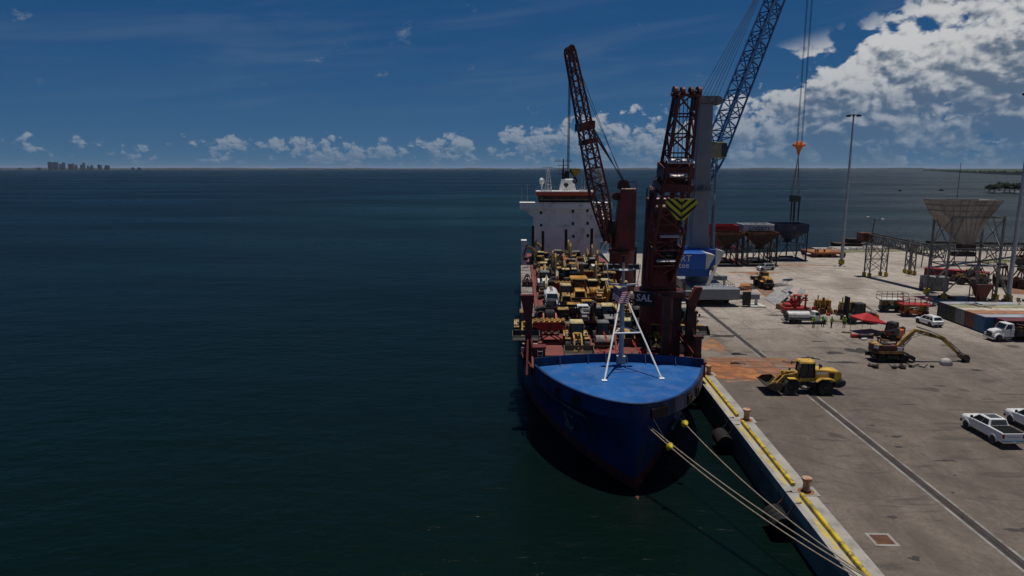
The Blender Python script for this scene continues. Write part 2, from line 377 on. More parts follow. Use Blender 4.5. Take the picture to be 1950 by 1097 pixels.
class MB:
    def __init__(s):
        s.v = []
        s.f = []
        s.mi = []
        s.cur = 0

    def add(s, vs, fs, xf=None):
        b = len(s.v)
        for p in vs:
            p = Vector(p)
            if xf is not None:
                p = xf @ p
            s.v.append(p)
        for f in fs:
            s.f.append(tuple(b + i for i in f))
            s.mi.append(s.cur)
        return s

    def hexa(s, p):     # 8 corner points: bottom ring 0-3 counterclockwise, top ring 4-7
        return s.add(p, [(3, 2, 1, 0), (4, 5, 6, 7), (0, 1, 5, 4), (1, 2, 6, 5), (2, 3, 7, 6), (3, 0, 4, 7)])

    def box(s, c, d, rz=0.0, xf=None):
        hx, hy, hz = d[0] / 2, d[1] / 2, d[2] / 2
        pts = [(-hx, -hy, -hz), (hx, -hy, -hz), (hx, hy, -hz), (-hx, hy, -hz), (-hx, -hy, hz), (hx, -hy, hz), (hx, hy, hz), (-hx, hy, hz)]
        t = Matrix.Translation(Vector(c)) @ Matrix.Rotation(rz, 4, 'Z')
        if xf is not None:
            t = t @ xf
        return s.hexa([t @ Vector(q) for q in pts])

    def lohi(s, a, b):
        return s.box([(a[i] + b[i]) / 2 for i in range(3)], [abs(b[i] - a[i]) for i in range(3)])

    def taper(s, x0, x1, y0, y1, z0, X0, X1, Y0, Y1, z1):
        return s.hexa([(x0, y0, z0), (x1, y0, z0), (x1, y1, z0), (x0, y1, z0), (X0, Y0, z1), (X1, Y0, z1), (X1, Y1, z1), (X0, Y1, z1)])

    def beam(s, p, q, w, h=None):
        p, q = Vector(p), Vector(q)
        h = h or w
        d = q - p
        L = d.length
        if L < 1e-6:
            return s
        rot = d.to_track_quat('Y', 'Z').to_matrix().to_4x4()
        t = Matrix.Translation((p + q) / 2) @ rot
        hx, hy, hz = w / 2, L / 2, h / 2
        pts = [(-hx, -hy, -hz), (hx, -hy, -hz), (hx, hy, -hz), (-hx, hy, -hz), (-hx, -hy, hz), (hx, -hy, hz), (hx, hy, hz), (-hx, hy, hz)]
        return s.hexa([t @ Vector(a) for a in pts])

    def tube(s, p, q, r, n=6, r2=None):
        p, q = Vector(p), Vector(q)
        r2 = r if r2 is None else r2
        d = (q - p)
        if d.length < 1e-6:
            return s
        d.normalize()
        u = d.orthogonal().normalized()
        v = d.cross(u)
        vs = []
        for c, rr in ((p, r), (q, r2)):
            for i in range(n):
                a = 2 * math.pi * i / n
                vs.append(c + (u * math.cos(a) + v * math.sin(a)) * rr)
        fs = [(i, (i + 1) % n, n + (i + 1) % n, n + i) for i in range(n)]
        fs += [tuple(range(n - 1, -1, -1)), tuple(range(n, 2 * n))]
        return s.add(vs, fs)

    def path(s, pts, r, n=6):
        pts = [Vector(p) for p in pts]
        vs = []
        u = None
        for i, p in enumerate(pts):
            d = (pts[min(i + 1, len(pts) - 1)] - pts[max(i - 1, 0)]).normalized()
            if u is None:
                u = d.orthogonal().normalized()
            u = (u - d * u.dot(d)).normalized()
            v = d.cross(u)
            for k in range(n):
                a = 2 * math.pi * k / n
                vs.append(p + (u * math.cos(a) + v * math.sin(a)) * r)
        fs = []
        for i in range(len(pts) - 1):
            for k in range(n):
                fs.append((i * n + k, i * n + (k + 1) % n, (i + 1) * n + (k + 1) % n, (i + 1) * n + k))
        fs += [tuple(range(n - 1, -1, -1)), tuple(range((len(pts) - 1) * n, len(pts) * n))]
        return s.add(vs, fs)

    def prism(s, poly, a, b, axis='y', xf=None):
        """poly of 2D points; axis y: (x,z) swept from y=a to y=b; axis x: (y,z); axis z: (x,y)"""
        k = len(poly)
        area = sum(poly[i][0] * poly[(i + 1) % k][1] - poly[(i + 1) % k][0] * poly[i][1] for i in range(k))
        if area < 0:
            poly = poly[::-1]
        if a > b:
            a, b = b, a

        def pt(p, t):
            return {'y': (p[0], t, p[1]), 'x': (t, p[0], p[1]), 'z': (p[0], p[1], t)}[axis]
        vs = [pt(p, a) for p in poly] + [pt(p, b) for p in poly]
        if axis == 'y':
            fs = [tuple(range(k)), tuple(range(2 * k - 1, k - 1, -1))] + [(i, k + i, k + (i + 1) % k, (i + 1) % k) for i in range(k)]
        else:
            fs = [tuple(range(k - 1, -1, -1)), tuple(range(k, 2 * k))] + [(i, (i + 1) % k, k + (i + 1) % k, k + i) for i in range(k)]
        return s.add(vs, fs, xf)

    def lathe(s, prof, n=16, c=(0, 0, 0), axis='z'):
        """prof: list of (radius, height) along the axis"""
        vs = []
        for r, h in prof:
            for i in range(n):
                a = 2 * math.pi * i / n
                x, y = r * math.cos(a), r * math.sin(a)
                q = {'z': (x, y, h), 'y': (y, h, x), 'x': (h, x, y)}[axis]
                vs.append((q[0] + c[0], q[1] + c[1], q[2] + c[2]))
        fs = []
        for j in range(len(prof) - 1):
            for i in range(n):
                fs.append((j * n + i, j * n + (i + 1) % n, (j + 1) * n + (i + 1) % n, (j + 1) * n + i))
        if prof[0][0] > 1e-4:
            fs.append(tuple(range(n - 1, -1, -1)))
        if prof[-1][0] > 1e-4:
            fs.append(tuple(range((len(prof) - 1) * n, len(prof) * n)))
        return s.add(vs, fs)

    def build(s, name, mats, parent=None, smooth=False, bevel=0.0, loc=None, rz=0.0, segs=1):
        me = bpy.data.meshes.new(name)
        me.from_pydata([tuple(p) for p in s.v], [], s.f)
        if not isinstance(mats, (list, tuple)):
            mats = [mats]
        for m in mats:
            me.materials.append(M(m))
        if len(mats) > 1:
            me.polygons.foreach_set('material_index', s.mi)
        if bevel:
            bm = bmesh.new()
            bm.from_mesh(me)
            es = [e for e in bm.edges if e.is_manifold and e.calc_face_angle(0) > 0.5]
            bmesh.ops.bevel(bm, geom=es, offset=bevel, segments=segs, affect='EDGES', clamp_overlap=True)
            bm.to_mesh(me)
            bm.free()
        if smooth:
            me.shade_smooth()
            try:
                me.set_sharp_from_angle(angle=R(38))
            except Exception:
                pass
        me.update()
        o = bpy.data.objects.new(name, me)
        COL.objects.link(o)
        o.parent = parent
        if loc is not None:
            o.location = loc
        if rz:
            o.rotation_euler = (0, 0, rz)
        return o


def tag(o, label=None, cat=None, group=None, kind=None):
    if label:
        o['label'] = label
    if cat:
        o['category'] = cat
    if group:
        o['group'] = group
    if kind:
        o['kind'] = kind
    return o


def thing(name, label, cat, loc=(0, 0, 0), rz=0.0, group=None):
    o = bpy.data.objects.new(name, None)
    o.empty_display_size = 0.3
    COL.objects.link(o)
    o.location = loc
    o.rotation_euler = (0, 0, rz)
    return tag(o, label, cat, group)


def copy_tree(o, parent=None):
    c = o.copy()
    COL.objects.link(c)
    c.parent = parent
    for ch in list(o.children):
        copy_tree(ch, c)
    return c


# pixel of the photograph -> direction -> point on a given height or at a given distance along the quay
_fw = Vector((-math.sin(YAW) * math.cos(PITCH), math.cos(YAW) * math.cos(PITCH), -math.sin(PITCH)))
_rt = Vector((math.cos(YAW), math.sin(YAW), 0))
_up = _rt.cross(_fw)


def ray(u, v):
    return _fw + _rt * ((u - 975.0) / 1300.0) + _up * (-(v - 548.5) / 1300.0)


def gz(u, v, z=3.0):
    d = ray(u, v)
    t = (z - CAM_H) / d.z
    return Vector((0, 0, CAM_H)) + d * t


def gy(u, v, Y):
    d = ray(u, v)
    return Vector((0, 0, CAM_H)) + d * (Y / d.y)


def text(body, size, mat, parent, loc, rot, name='lettering', depth=0.01, align='CENTER', bold=0.0, xs=1.0):
    cu = bpy.data.curves.new(name, 'FONT')
    cu.body = body
    cu.size = size
    cu.align_x = align
    cu.align_y = 'CENTER'
    cu.extrude = depth
    cu.offset = bold
    cu.resolution_u = 2
    tmp = bpy.data.objects.new(name, cu)
    COL.objects.link(tmp)
    dg = bpy.context.evaluated_depsgraph_get()
    me = bpy.data.meshes.new_from_object(tmp.evaluated_get(dg))
    bpy.data.objects.remove(tmp)
    me.materials.clear()
    me.materials.append(M(mat))
    o = bpy.data.objects.new(name, me)
    COL.objects.link(o)
    o.parent = parent
    o.location = loc
    o.rotation_euler = rot
    o.scale = (xs, 1, 1)
    return o


def hb(x, z, i):
    return mnoise.noise(Vector((x, z, i)))
# ================================================================== THE SETTING
DOCK = 3.0
QX = 19.65

# water ------------------------------------------------------------
m, t, b = principled('water')
tc = t.new('ShaderNodeTexCoord').outputs['Object']
px_, py_, pz_ = t.xyz(tc)
big = t.noise(t.vm('MULTIPLY', tc, (0.0011, 0.0032, 1.0)), 1.0, 4.0, 0.55)[0]
dl_ = t.new('ShaderNodeVectorMath', operation='LENGTH')
t.put(dl_.inputs[0], t.vm('MULTIPLY', t.vm('ADD', tc, (30.0, -520.0, 0.0)), (0.0055, 0.0027, 0.0)))
bar_ = t.m('MULTIPLY', t.ss(t.m('ADD', dl_.outputs['Value'], t.m('MULTIPLY', big, 0.8)), 1.5, 0.5), 0.7)      # pale sandbar off the berth
shal = t.m('MAXIMUM', t.ss(big, 0.50, 0.66), bar_)
band = t.noise(t.vm('MULTIPLY', tc, (0.004, 0.012, 1.0)), 1.0, 5.0, 0.6)[0]
cw = t.mix(shal, (0.0022, 0.0098, 0.0070), (0.0085, 0.034, 0.025))
cw = t.mix(t.ss(band, 0.40, 0.65, 0.0, 0.45), cw, (0.0014, 0.0060, 0.0100))
t.put(b.inputs['Base Color'], cw)
t.put(b.inputs['Roughness'], t.ss(band, 0.3, 0.7, 0.24, 0.36))
b.inputs['IOR'].default_value = 1.333
b.inputs['Specular IOR Level'].default_value = 0.22
h1 = t.noise(t.vm('MULTIPLY', tc, (0.42, 0.75, 1.0)), 1.0, 4.0, 0.6, 2.1, 0.3)[0]
h2 = t.noise(t.vm('MULTIPLY', tc, (0.07, 0.13, 1.0)), 1.0, 3.0, 0.55)[0]
h3 = t.noise(t.vm('MULTIPLY', tc, (1.9, 2.8, 1.0)), 1.0, 3.0, 0.6)[0]
hh = t.m('ADD', t.m('ADD', t.m('MULTIPLY', h1, 0.85), t.m('MULTIPLY', h2, 2.2)), t.m('MULTIPLY', h3, 0.16))
bp = t.new('ShaderNodeBump')
bp.inputs['Strength'].default_value = 1.0
bp.inputs['Distance'].default_value = 0.24
t.l.new(hh, bp.inputs['Height'])
t.l.new(bp.outputs[0], b.inputs['Normal'])
tr = t.new('ShaderNodeBsdfTransparent')
tr.inputs[0].default_value = (0.42, 0.48, 0.44, 1)
mx = t.new('ShaderNodeMixShader')
mx.inputs[0].default_value = 0.74
t.l.new(tr.outputs[0], mx.inputs[1])
t.l.new(b.outputs[0], mx.inputs[2])
t.l.new(mx.outputs[0], [x for x in t.n if x.bl_idname == 'ShaderNodeOutputMaterial'][0].inputs[0])
MATS['water'] = m
W = 70000.0
mb = MB()
mb.add([(-W, -3000, 0), (W, -3000, 0), (W, W, 0), (-W, W, 0)], [(0, 1, 2, 3)])
tag(mb.build('water', 'water'), kind='structure')
mk('seabed', (0.012, 0.022, 0.02), 0.95, 0, 0.3, 0.02)
mb = MB()
mb.add([(-W, -3000, -11), (W, -3000, -11), (W, W, -11), (-W, W, -11)], [(0, 1, 2, 3)])
tag(mb.build('seabed', 'seabed'), kind='structure')

# dock surface ---------------------------------------------------------
m, t, b = principled('dock_concrete')
tc = t.new('ShaderNodeTexCoord').outputs['Object']
X, Y, Z = t.xyz(tc)
nA = t.noise(t.vm('MULTIPLY', tc, (0.05, 0.035, 1)), 1.0, 6.0, 0.62, 2.0, 0.4)[0]
nB = t.noise(t.vm('MULTIPLY', tc, (0.33, 0.20, 1)), 1.0, 7.0, 0.66, 2.0, 0.3)[0]
nC = t.noise(t.vm('MULTIPLY', tc, (2.6, 2.2, 1)), 1.0, 5.0, 0.7)[0]
nD = t.noise(t.vm('MULTIPLY', tc, (0.16, 0.75, 1)), 1.0, 5.0, 0.6, 2.0, 0.7)[0]
nT = t.noise(t.vm('MULTIPLY', tc, (0.9, 0.045, 1)), 1.0, 4.0, 0.55, 2.0, 0.5)[0]
# base tone by position along the quay: darker at low Y, paler further off
near_far = t.ss(t.m('ADD', Y, t.m('MULTIPLY', t.m('SUBTRACT', nA, 0.5), 60.0)), 70.0, 135.0)
base = t.mix(near_far, (0.105, 0.084, 0.067), (0.365, 0.315, 0.265))
base = t.mix(t.ss(nB, 0.3, 0.75), base, t.mix(near_far, (0.190, 0.156, 0.127), (0.51, 0.45, 0.385)))
c = t.mix(t.ss(nA, 0.50, 0.68, 0.0, 0.7), base, t.mix(near_far, (0.085, 0.066, 0.055), (0.20, 0.17, 0.145)))
c = t.mix(t.ss(nD, 0.55, 0.68, 0.0, 0.75), c, t.mix(near_far, (0.062, 0.05, 0.043), (0.16, 0.13, 0.11)))
c = t.mix(t.ss(nT, 0.57, 0.70, 0.0, 0.45), c, (0.075, 0.063, 0.055))
# oil spots
vo = t.new('ShaderNodeTexVoronoi')
t.put(vo.inputs['Vector'], t.vm('ADD', t.vm('MULTIPLY', tc, (0.17, 0.17, 1)), t.vm('SCALE', t.noise(tc, 0.6, 3.0, 0.6)[1], scale=0.35)))
vo.inputs['Scale'].default_value = 1.0
spot = t.m('MULTIPLY', t.ss(vo.outputs['Distance'], 0.20, 0.10), t.ss(nB, 0.42, 0.56))
c = t.mix(t.m('MULTIPLY', spot, 0.72), c, (0.04, 0.032, 0.027))
c = t.mix(t.ss(nC, 0.30, 0.75, 0.0, 0.5), c, (0.07, 0.06, 0.053))
vc = t.new('ShaderNodeTexVoronoi', feature='DISTANCE_TO_EDGE')
t.put(vc.inputs['Vector'], t.vm('ADD', t.vm('MULTIPLY', tc, (0.09, 0.075, 1)), t.vm('SCALE', t.noise(tc, 0.35, 4.0, 0.6)[1], scale=0.5)))
crack = t.m('MULTIPLY', t.ss(vc.outputs['Distance'], 0.012, 0.003), t.ss(nB, 0.40, 0.6, 0.0, 0.55))
c = t.mix(crack, c, (0.05, 0.042, 0.036))
wv_ = t.new('ShaderNodeTexWave', wave_type='RINGS', rings_direction='Z')
t.put(wv_.inputs['Vector'], t.vm('ADD', t.vm('MULTIPLY', tc, (1, 1, 0)), (-62.0, -101.0, 0.0)))
wv_.inputs['Scale'].default_value = 0.11
wv_.inputs['Distortion'].default_value = 5.0
wv_.inputs['Detail'].default_value = 3.0
wv_.inputs['Detail Scale'].default_value = 0.18
trk = t.m('MULTIPLY', t.ss(wv_.outputs[1], 0.90, 0.99), t.ss(t.noise(tc, 0.09, 3.0, 0.5)[0], 0.5, 0.62, 0.0, 0.35))
c = t.mix(trk, c, (0.07, 0.058, 0.05))
t.put(b.inputs['Base Color'], c)
b.inputs['Roughness'].default_value = 0.88
b.inputs['Specular IOR Level'].default_value = 0.25
bp = t.new('ShaderNodeBump')
bp.inputs['Distance'].default_value = 0.03
t.l.new(nC, bp.inputs['Height'])
t.l.new(bp.outputs[0], b.inputs['Normal'])
MATS['dock_concrete'] = m
CAPW = 2.15
mb = MB()
shore = [(QX + CAPW, -60), (520, -60), (520, 300), (330, 262), (210, 240), (158, 226), (125, 220), (100, 213.5), (84, 211), (62, 205), (50, 203), (QX + CAPW, 203)]
mb.prism(shore, -9, DOCK, 'z')
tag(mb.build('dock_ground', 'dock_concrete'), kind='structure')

# quay wall: long concrete face, cap blocks with bollard gaps, yellow bull rails
quay = MB()
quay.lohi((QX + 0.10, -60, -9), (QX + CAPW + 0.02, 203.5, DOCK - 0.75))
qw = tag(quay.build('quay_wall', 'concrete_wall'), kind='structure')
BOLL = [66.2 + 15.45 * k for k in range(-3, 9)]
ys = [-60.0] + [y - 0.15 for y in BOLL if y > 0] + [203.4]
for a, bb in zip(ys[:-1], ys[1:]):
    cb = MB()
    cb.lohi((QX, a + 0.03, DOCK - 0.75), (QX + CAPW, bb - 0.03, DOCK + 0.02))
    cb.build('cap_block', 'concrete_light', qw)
# ================================================================== MACHINES AND VEHICLES (local +x is forward, z=0 the ground)
WC = {}


def wheel(parent, loc, r, w, rim='machine_yellow', lug=True):
    key = (r, w, rim, lug)
    if key not in WC:
        a = MB()
        nseg = 28 if lug else 22
        prof = [(0.52 * r, -w * 0.36), (0.60 * r, -w * 0.47), (0.84 * r, -w * 0.5), (0.955 * r, -w * 0.43), (r, -w * 0.25), (r, w * 0.25),
                (0.955 * r, w * 0.43), (0.84 * r, w * 0.5), (0.60 * r, w * 0.47), (0.52 * r, w * 0.36)]
        a.lathe(prof, nseg, axis='y')
        if lug:
            for i, p in enumerate(a.v):
                j, k = divmod(i, nseg)
                if 3 <= j <= 6 and (k + (j > 4)) % 2:
                    p.x *= 0.955
                    p.z *= 0.955
        c = MB()
        c.lathe([(0.0, -w * 0.22), (0.18 * r, -w * 0.40), (0.24 * r, -w * 0.24), (0.46 * r, -w * 0.22), (0.55 * r, -w * 0.44), (0.55 * r, w * 0.44),
                 (0.46 * r, w * 0.22), (0.24 * r, w * 0.24), (0.18 * r, w * 0.40), (0.0, w * 0.22)], 14, axis='y')
        WC[key] = (a, c)
    a, c = WC[key]
    if not isinstance(a, bpy.types.Mesh):
        o = a.build('wheel', 'tyre', parent, smooth=True)
        q = c.build('rim', rim, o, smooth=True)
        WC[key] = (o.data, q.data)
    else:
        o = bpy.data.objects.new('wheel', a)
        COL.objects.link(o)
        o.parent = parent
        q = bpy.data.objects.new('rim', c)
        COL.objects.link(q)
        q.parent = o
    o.location = loc
    return o


def cab(parent, x0, x1, hw, z0, z1, roof, frame='machine_dark', slope=0.18, over=0.12, name='cab'):
    """operator cab: four posts, glass box, overhanging roof"""
    f = MB()
    for sy in (-1, 1):
        f.beam((x1, sy * hw, z0), (x1 - slope, sy * hw * 0.94, z1), 0.10)
        f.beam((x0, sy * hw, z0), (x0 + slope * 0.3, sy * hw * 0.94, z1), 0.12)
        xm = x0 + (x1 - x0) * 0.42
        f.beam((xm, sy * hw, z0), (xm, sy * hw * 0.94, z1), 0.08)
        f.beam((x0, sy * hw, z0 + 0.05), (x1, sy * hw, z0 + 0.05), 0.1, 0.16)
    f.beam((x1, -hw, z0 + 0.05), (x1, hw, z0 + 0.05), 0.1, 0.16)
    f.beam((x0, -hw, z0 + 0.05), (x0, hw, z0 + 0.05), 0.1, 0.16)
    f.box(((x0 + x1) / 2 - 0.1, 0, z0 + 0.45), (0.5, 0.5, 0.8))
    fr = f.build(name, frame, parent)
    g = MB()
    i = 0.03
    g.taper(x0 + i, x1 - i, -hw + i, hw - i, z0 + 0.1, x0 + i + slope * 0.3, x1 - i - slope, -hw * 0.94 + i, hw * 0.94 - i, z1)
    g.build('cab_glass', 'glass_dark', fr)
    r = MB()
    r.taper(x0 - over, x1 - slope + over * 1.6, -hw - over * 0.5, hw + over * 0.5, z1, x0 - over + 0.08, x1 - slope + over * 1.4 - 0.08, -hw - over * 0.5 + 0.08, hw + over * 0.5 - 0.08, z1 + 0.16)
    r.build('cab_roof', roof, fr)
    return fr


def bucket(parent, x, z, width, size, tilt, mat='bucket_steel', teeth=True):
    """open-topped loader bucket; pivot at (x,z), opening forward"""
    s = size
    prof = [(0.0, 0.85), (0.02, 0.35), (0.16, 0.08), (0.40, 0.0), (1.15, 0.0)]
    inner = [(1.13, 0.05), (0.42, 0.06), (0.22, 0.13), (0.09, 0.38), (0.08, 0.85)]
    rot = Matrix.Translation((x, 0, z)) @ Matrix.Rotation(-tilt, 4, 'Y')
    b = MB()
    pl = [(p[0] * s, p[1] * s) for p in prof + inner]
    k = len(prof)
    hw = width / 2
    # curved shell as strips
    vs = []
    for yy in (-hw, hw):
        vs += [(p[0], yy, p[1]) for p in pl]
    nn = len(pl)
    fs = []
    for i in range(nn):
        fs.append((i, nn + i, nn + (i + 1) % nn, (i + 1) % nn))
    b.add(vs, fs, rot)
    side = [(0.0, 0.85), (0.02, 0.35), (0.16, 0.08), (0.40, 0.0), (1.15, 0.0), (0.95, 0.45), (0.35, 0.88)]
    for yy in (-hw, hw - 0.06):
        b.prism([(p[0] * s, p[1] * s) for p in side], yy, yy + 0.06, 'y', rot)
    o = b.build('bucket', mat, parent)
    if teeth:
        tb = MB()
        nt = 8
        for i in range(nt):
            yy = -hw + width * (i + 0.5) / nt
            tb.box((1.22 * s, yy, 0.02), (0.22 * s, 0.09, 0.07))
        tb.box((1.13 * s, 0, 0.02), (0.06 * s, width * 0.98, 0.09))
        tb.v = [rot @ p for p in tb.v]
        tb.build('bucket_teeth', 'dark_steel', o)
    return o


def wheel_loader(body='machine_yellow', roof=None, lift=0.25, tilt=0.35, dark_hood=False, bw=3.1, lean=1.0, fork=False, bmat='bucket_steel', stripe=False):
    """articulated wheel loader, about 8.6 m long"""
    roof = roof or body
    r = thing('wheel_loader', '', 'wheel loader')
    for x in (-1.75, 1.75):
        for sy in (-1, 1):
            wheel(r, (x, sy * 1.08, 0.82), 0.82, 0.66, 'machine_ochre')
    a = MB()     # rear frame, engine hood
    a.prism([(-3.35, 1.25), (-3.55, 1.5), (-3.5, 2.25), (-3.2, 2.42), (-1.0, 2.62), (-0.75, 2.55), (-0.75, 1.25)], -0.78, 0.78)
    hood = a.build('engine_hood', body, r, bevel=0.07, segs=2)
    g = MB()
    for i in range(6):
        g.box((-3.56, 0, 1.55 + i * 0.11), (0.06, 1.1, 0.05))
    g.lohi((-3.545, -0.6, 1.48), (-3.5, 0.6, 2.2))
    g.build('grille', 'machine_dark', hood)
    for sy in (-1, 1):
        s = MB()
        s.lohi((-2.75, sy * 0.775, 1.65), (-2.2, sy * 0.80, 2.25))
        s.build('vent', 'machine_dark', hood)
        if stripe:
            q = MB()
            q.lohi((-2.05, sy * 0.775, 2.12), (-0.9, sy * 0.795, 2.36))
            q.build('stripe', 'letter_white', hood)
    q = MB()
    q.tube((-1.35, 0.35, 2.5), (-1.35, 0.35, 3.15), 0.07, 8)
    q.build('exhaust', 'machine_dark', hood)
    q = MB()
    q.tube((-1.8, -0.3, 2.45), (-1.8, -0.3, 2.8), 0.11, 8)
    q.build('air_intake', 'machine_dark', hood)
    c = MB()
    c.prism([(-3.3, 0.72), (-3.85, 0.95), (-3.95, 1.45), (-3.4, 1.55), (-2.9, 1.3), (-2.7, 0.75)], -1.05, 1.05)
    c.build('counterweight', 'machine_dark', r, bevel=0.08, segs=2)
    c = MB()
    c.lohi((-2.9, -0.55, 0.65), (-0.2, 0.55, 1.3))
    c.lohi((-0.9, -0.35, 0.75), (0.6, 0.35, 1.15))
    c.lohi((0.45, -0.6, 0.6), (2.3, 0.6, 1.35))
    c.tube((-1.75, -0.9, 0.82), (-1.75, 0.9, 0.82), 0.25, 8)
    c.tube((1.75, -0.9, 0.82), (1.75, 0.9, 0.82), 0.25, 8)
    c.build('chassis', 'machine_dark', r)
    for sy in (-1, 1):
        f = MB()
        f.prism([(-2.65, 1.62), (-2.2, 1.78), (-1.2, 1.78), (-0.75, 1.45), (-0.8, 1.38), (-1.25, 1.69), (-2.2, 1.69), (-2.62, 1.55)], sy * 0.75, sy * 1.42)
        f.build('fender', body, r)
        f = MB()
        f.prism([(0.9, 1.5), (1.3, 1.78), (2.1, 1.78), (2.1, 1.69), (1.33, 1.69), (0.95, 1.42)], sy * 0.8, sy * 1.40)
        f.build('fender', body, r)
        l = MB()
        for i in range(4):
            l.box((-0.45, sy * 1.12, 0.55 + i * 0.28), (0.5, 0.3, 0.05))
        l.beam((-0.7, sy * 1.26, 0.5), (-0.7, sy * 1.26, 2.2), 0.04)
        l.beam((-0.2, sy * 1.26, 0.5), (-0.2, sy * 1.26, 2.2), 0.04)
        l.build('ladder', 'machine_dark', r)
    c = MB()
    c.lohi((-0.85, -0.75, 1.3), (0.75, 0.75, 1.72))
    c.build('cab_base', body, r, bevel=0.05)
    cb = cab(r, -0.75, 0.75, 0.72, 1.72, 3.25, roof)
    for sy in (-1, 1):
        mr = MB()
        mr.beam((0.6, sy * 0.72, 2.9), (0.95, sy * 1.15, 2.95), 0.035)
        mr.box((0.95, sy * 1.18, 2.8), (0.05, 0.22, 0.36))
        mr.build('mirror', 'machine_dark', cb)
    # lift arms (mirrored Z-bar)
    px, pz = 1.15, 1.95
    ex, ez = 3.15, 0.62 + lift * 2.2
    for sy in (-1, 1):
        am = MB()
        mx_, mz = px + (ex - px) * 0.55, pz + (ez - pz) * 0.42 + 0.28
        am.prism([(px - 0.25, pz - 0.2), (px - 0.2, pz + 0.25), (mx_, mz + 0.24), (ex + 0.05, ez + 0.20), (ex + 0.15, ez - 0.16), (mx_ - 0.1, mz - 0.26)], sy * 0.42 - 0.09, sy * 0.42 + 0.09)
        am.build('lift_arm', body, r)
        cy = MB()
        cy.tube((1.0, sy * 0.42, 1.0), (mx_ * 0.55 + 0.5, sy * 0.42, (1.0 + mz) / 2), 0.09, 8)
        cy.tube((mx_ * 0.55 + 0.5, sy * 0.42, (1.0 + mz) / 2), (mx_, sy * 0.42, mz), 0.05, 8)
        cy.build('hydraulic_cylinder', 'machine_grey', r)
    k = MB()
    k.tube((mx_, -0.5, mz), (mx_, 0.5, mz), 0.13, 8)
    k.beam((mx_ - 0.05, 0, mz - 0.45), (mx_ + 0.1, 0, mz + 0.6), 0.16, 0.26)
    k.tube((px, 0, pz + 0.15), (mx_ + 0.1, 0, mz + 0.55), 0.07, 8)
    k.beam((mx_ - 0.05, 0, mz - 0.4), (ex + 0.1, 0, ez + 0.3), 0.1, 0.12)
    k.tube((ex + 0.05, -0.55, ez), (ex + 0.05, 0.55, ez), 0.1, 8)
    k.lohi((px - 0.5, -0.38, pz - 0.75), (px + 0.25, 0.38, pz + 0.3))
    k.build('linkage', body, r)
    for sy in (-1, 1):
        lt = MB()
        lt.beam((1.2, sy * 0.75, 1.75), (1.2, sy * 0.95, 2.1), 0.06)
        lt.box((1.22, sy * 0.95, 2.15), (0.16, 0.22, 0.2))
        lt.build('work_light', 'machine_dark', r)
    bucket(r, ex - 0.0, ez - 0.38, bw, 1.25, tilt, bmat)
    return r


def track(parent, y, L, w, h, name='track'):
    hh = h / 2
    poly = []
    for i in range(7):
        a = math.pi / 2 + math.pi * i / 6
        poly.append((-L / 2 + hh + math.cos(a) * hh, hh + math.sin(a) * hh))
    for i in range(7):
        a = -math.pi / 2 + math.pi * i / 6
        poly.append((L / 2 - hh + math.cos(a) * hh, hh + math.sin(a) * hh))
    b = MB()
    b.prism(poly, y - w / 2, y + w / 2)
    k = max(8, int(L / 0.3))
    for i in range(k):
        x = -L / 2 + hh + (L - h) * i / (k - 1)
        for zz in (0.0, h):
            b.box((x, y, zz), (0.1, w * 0.98, 0.06))
    o = b.build(name, 'track_rubber', parent)
    q = MB()
    for sx in (-1, 1):
        q.lathe([(0.0, -w * 0.52), (hh * 0.5, -w * 0.54), (hh * 0.62, -w * 0.51), (hh * 0.62, w * 0.51), (hh * 0.5, w * 0.54), (0.0, w * 0.52)], 12, (sx * (L / 2 - hh), y, hh), 'y')
    for i in range(4):
        q.lathe([(0.0, -w * 0.52), (hh * 0.3, -w * 0.52), (hh * 0.3, w * 0.52), (0.0, w * 0.52)], 8, (-L / 2 + h + (L - 2 * h) * i / 3, y, hh * 0.42), 'y')
    q.build('roller', 'machine_ochre', o)
    return o


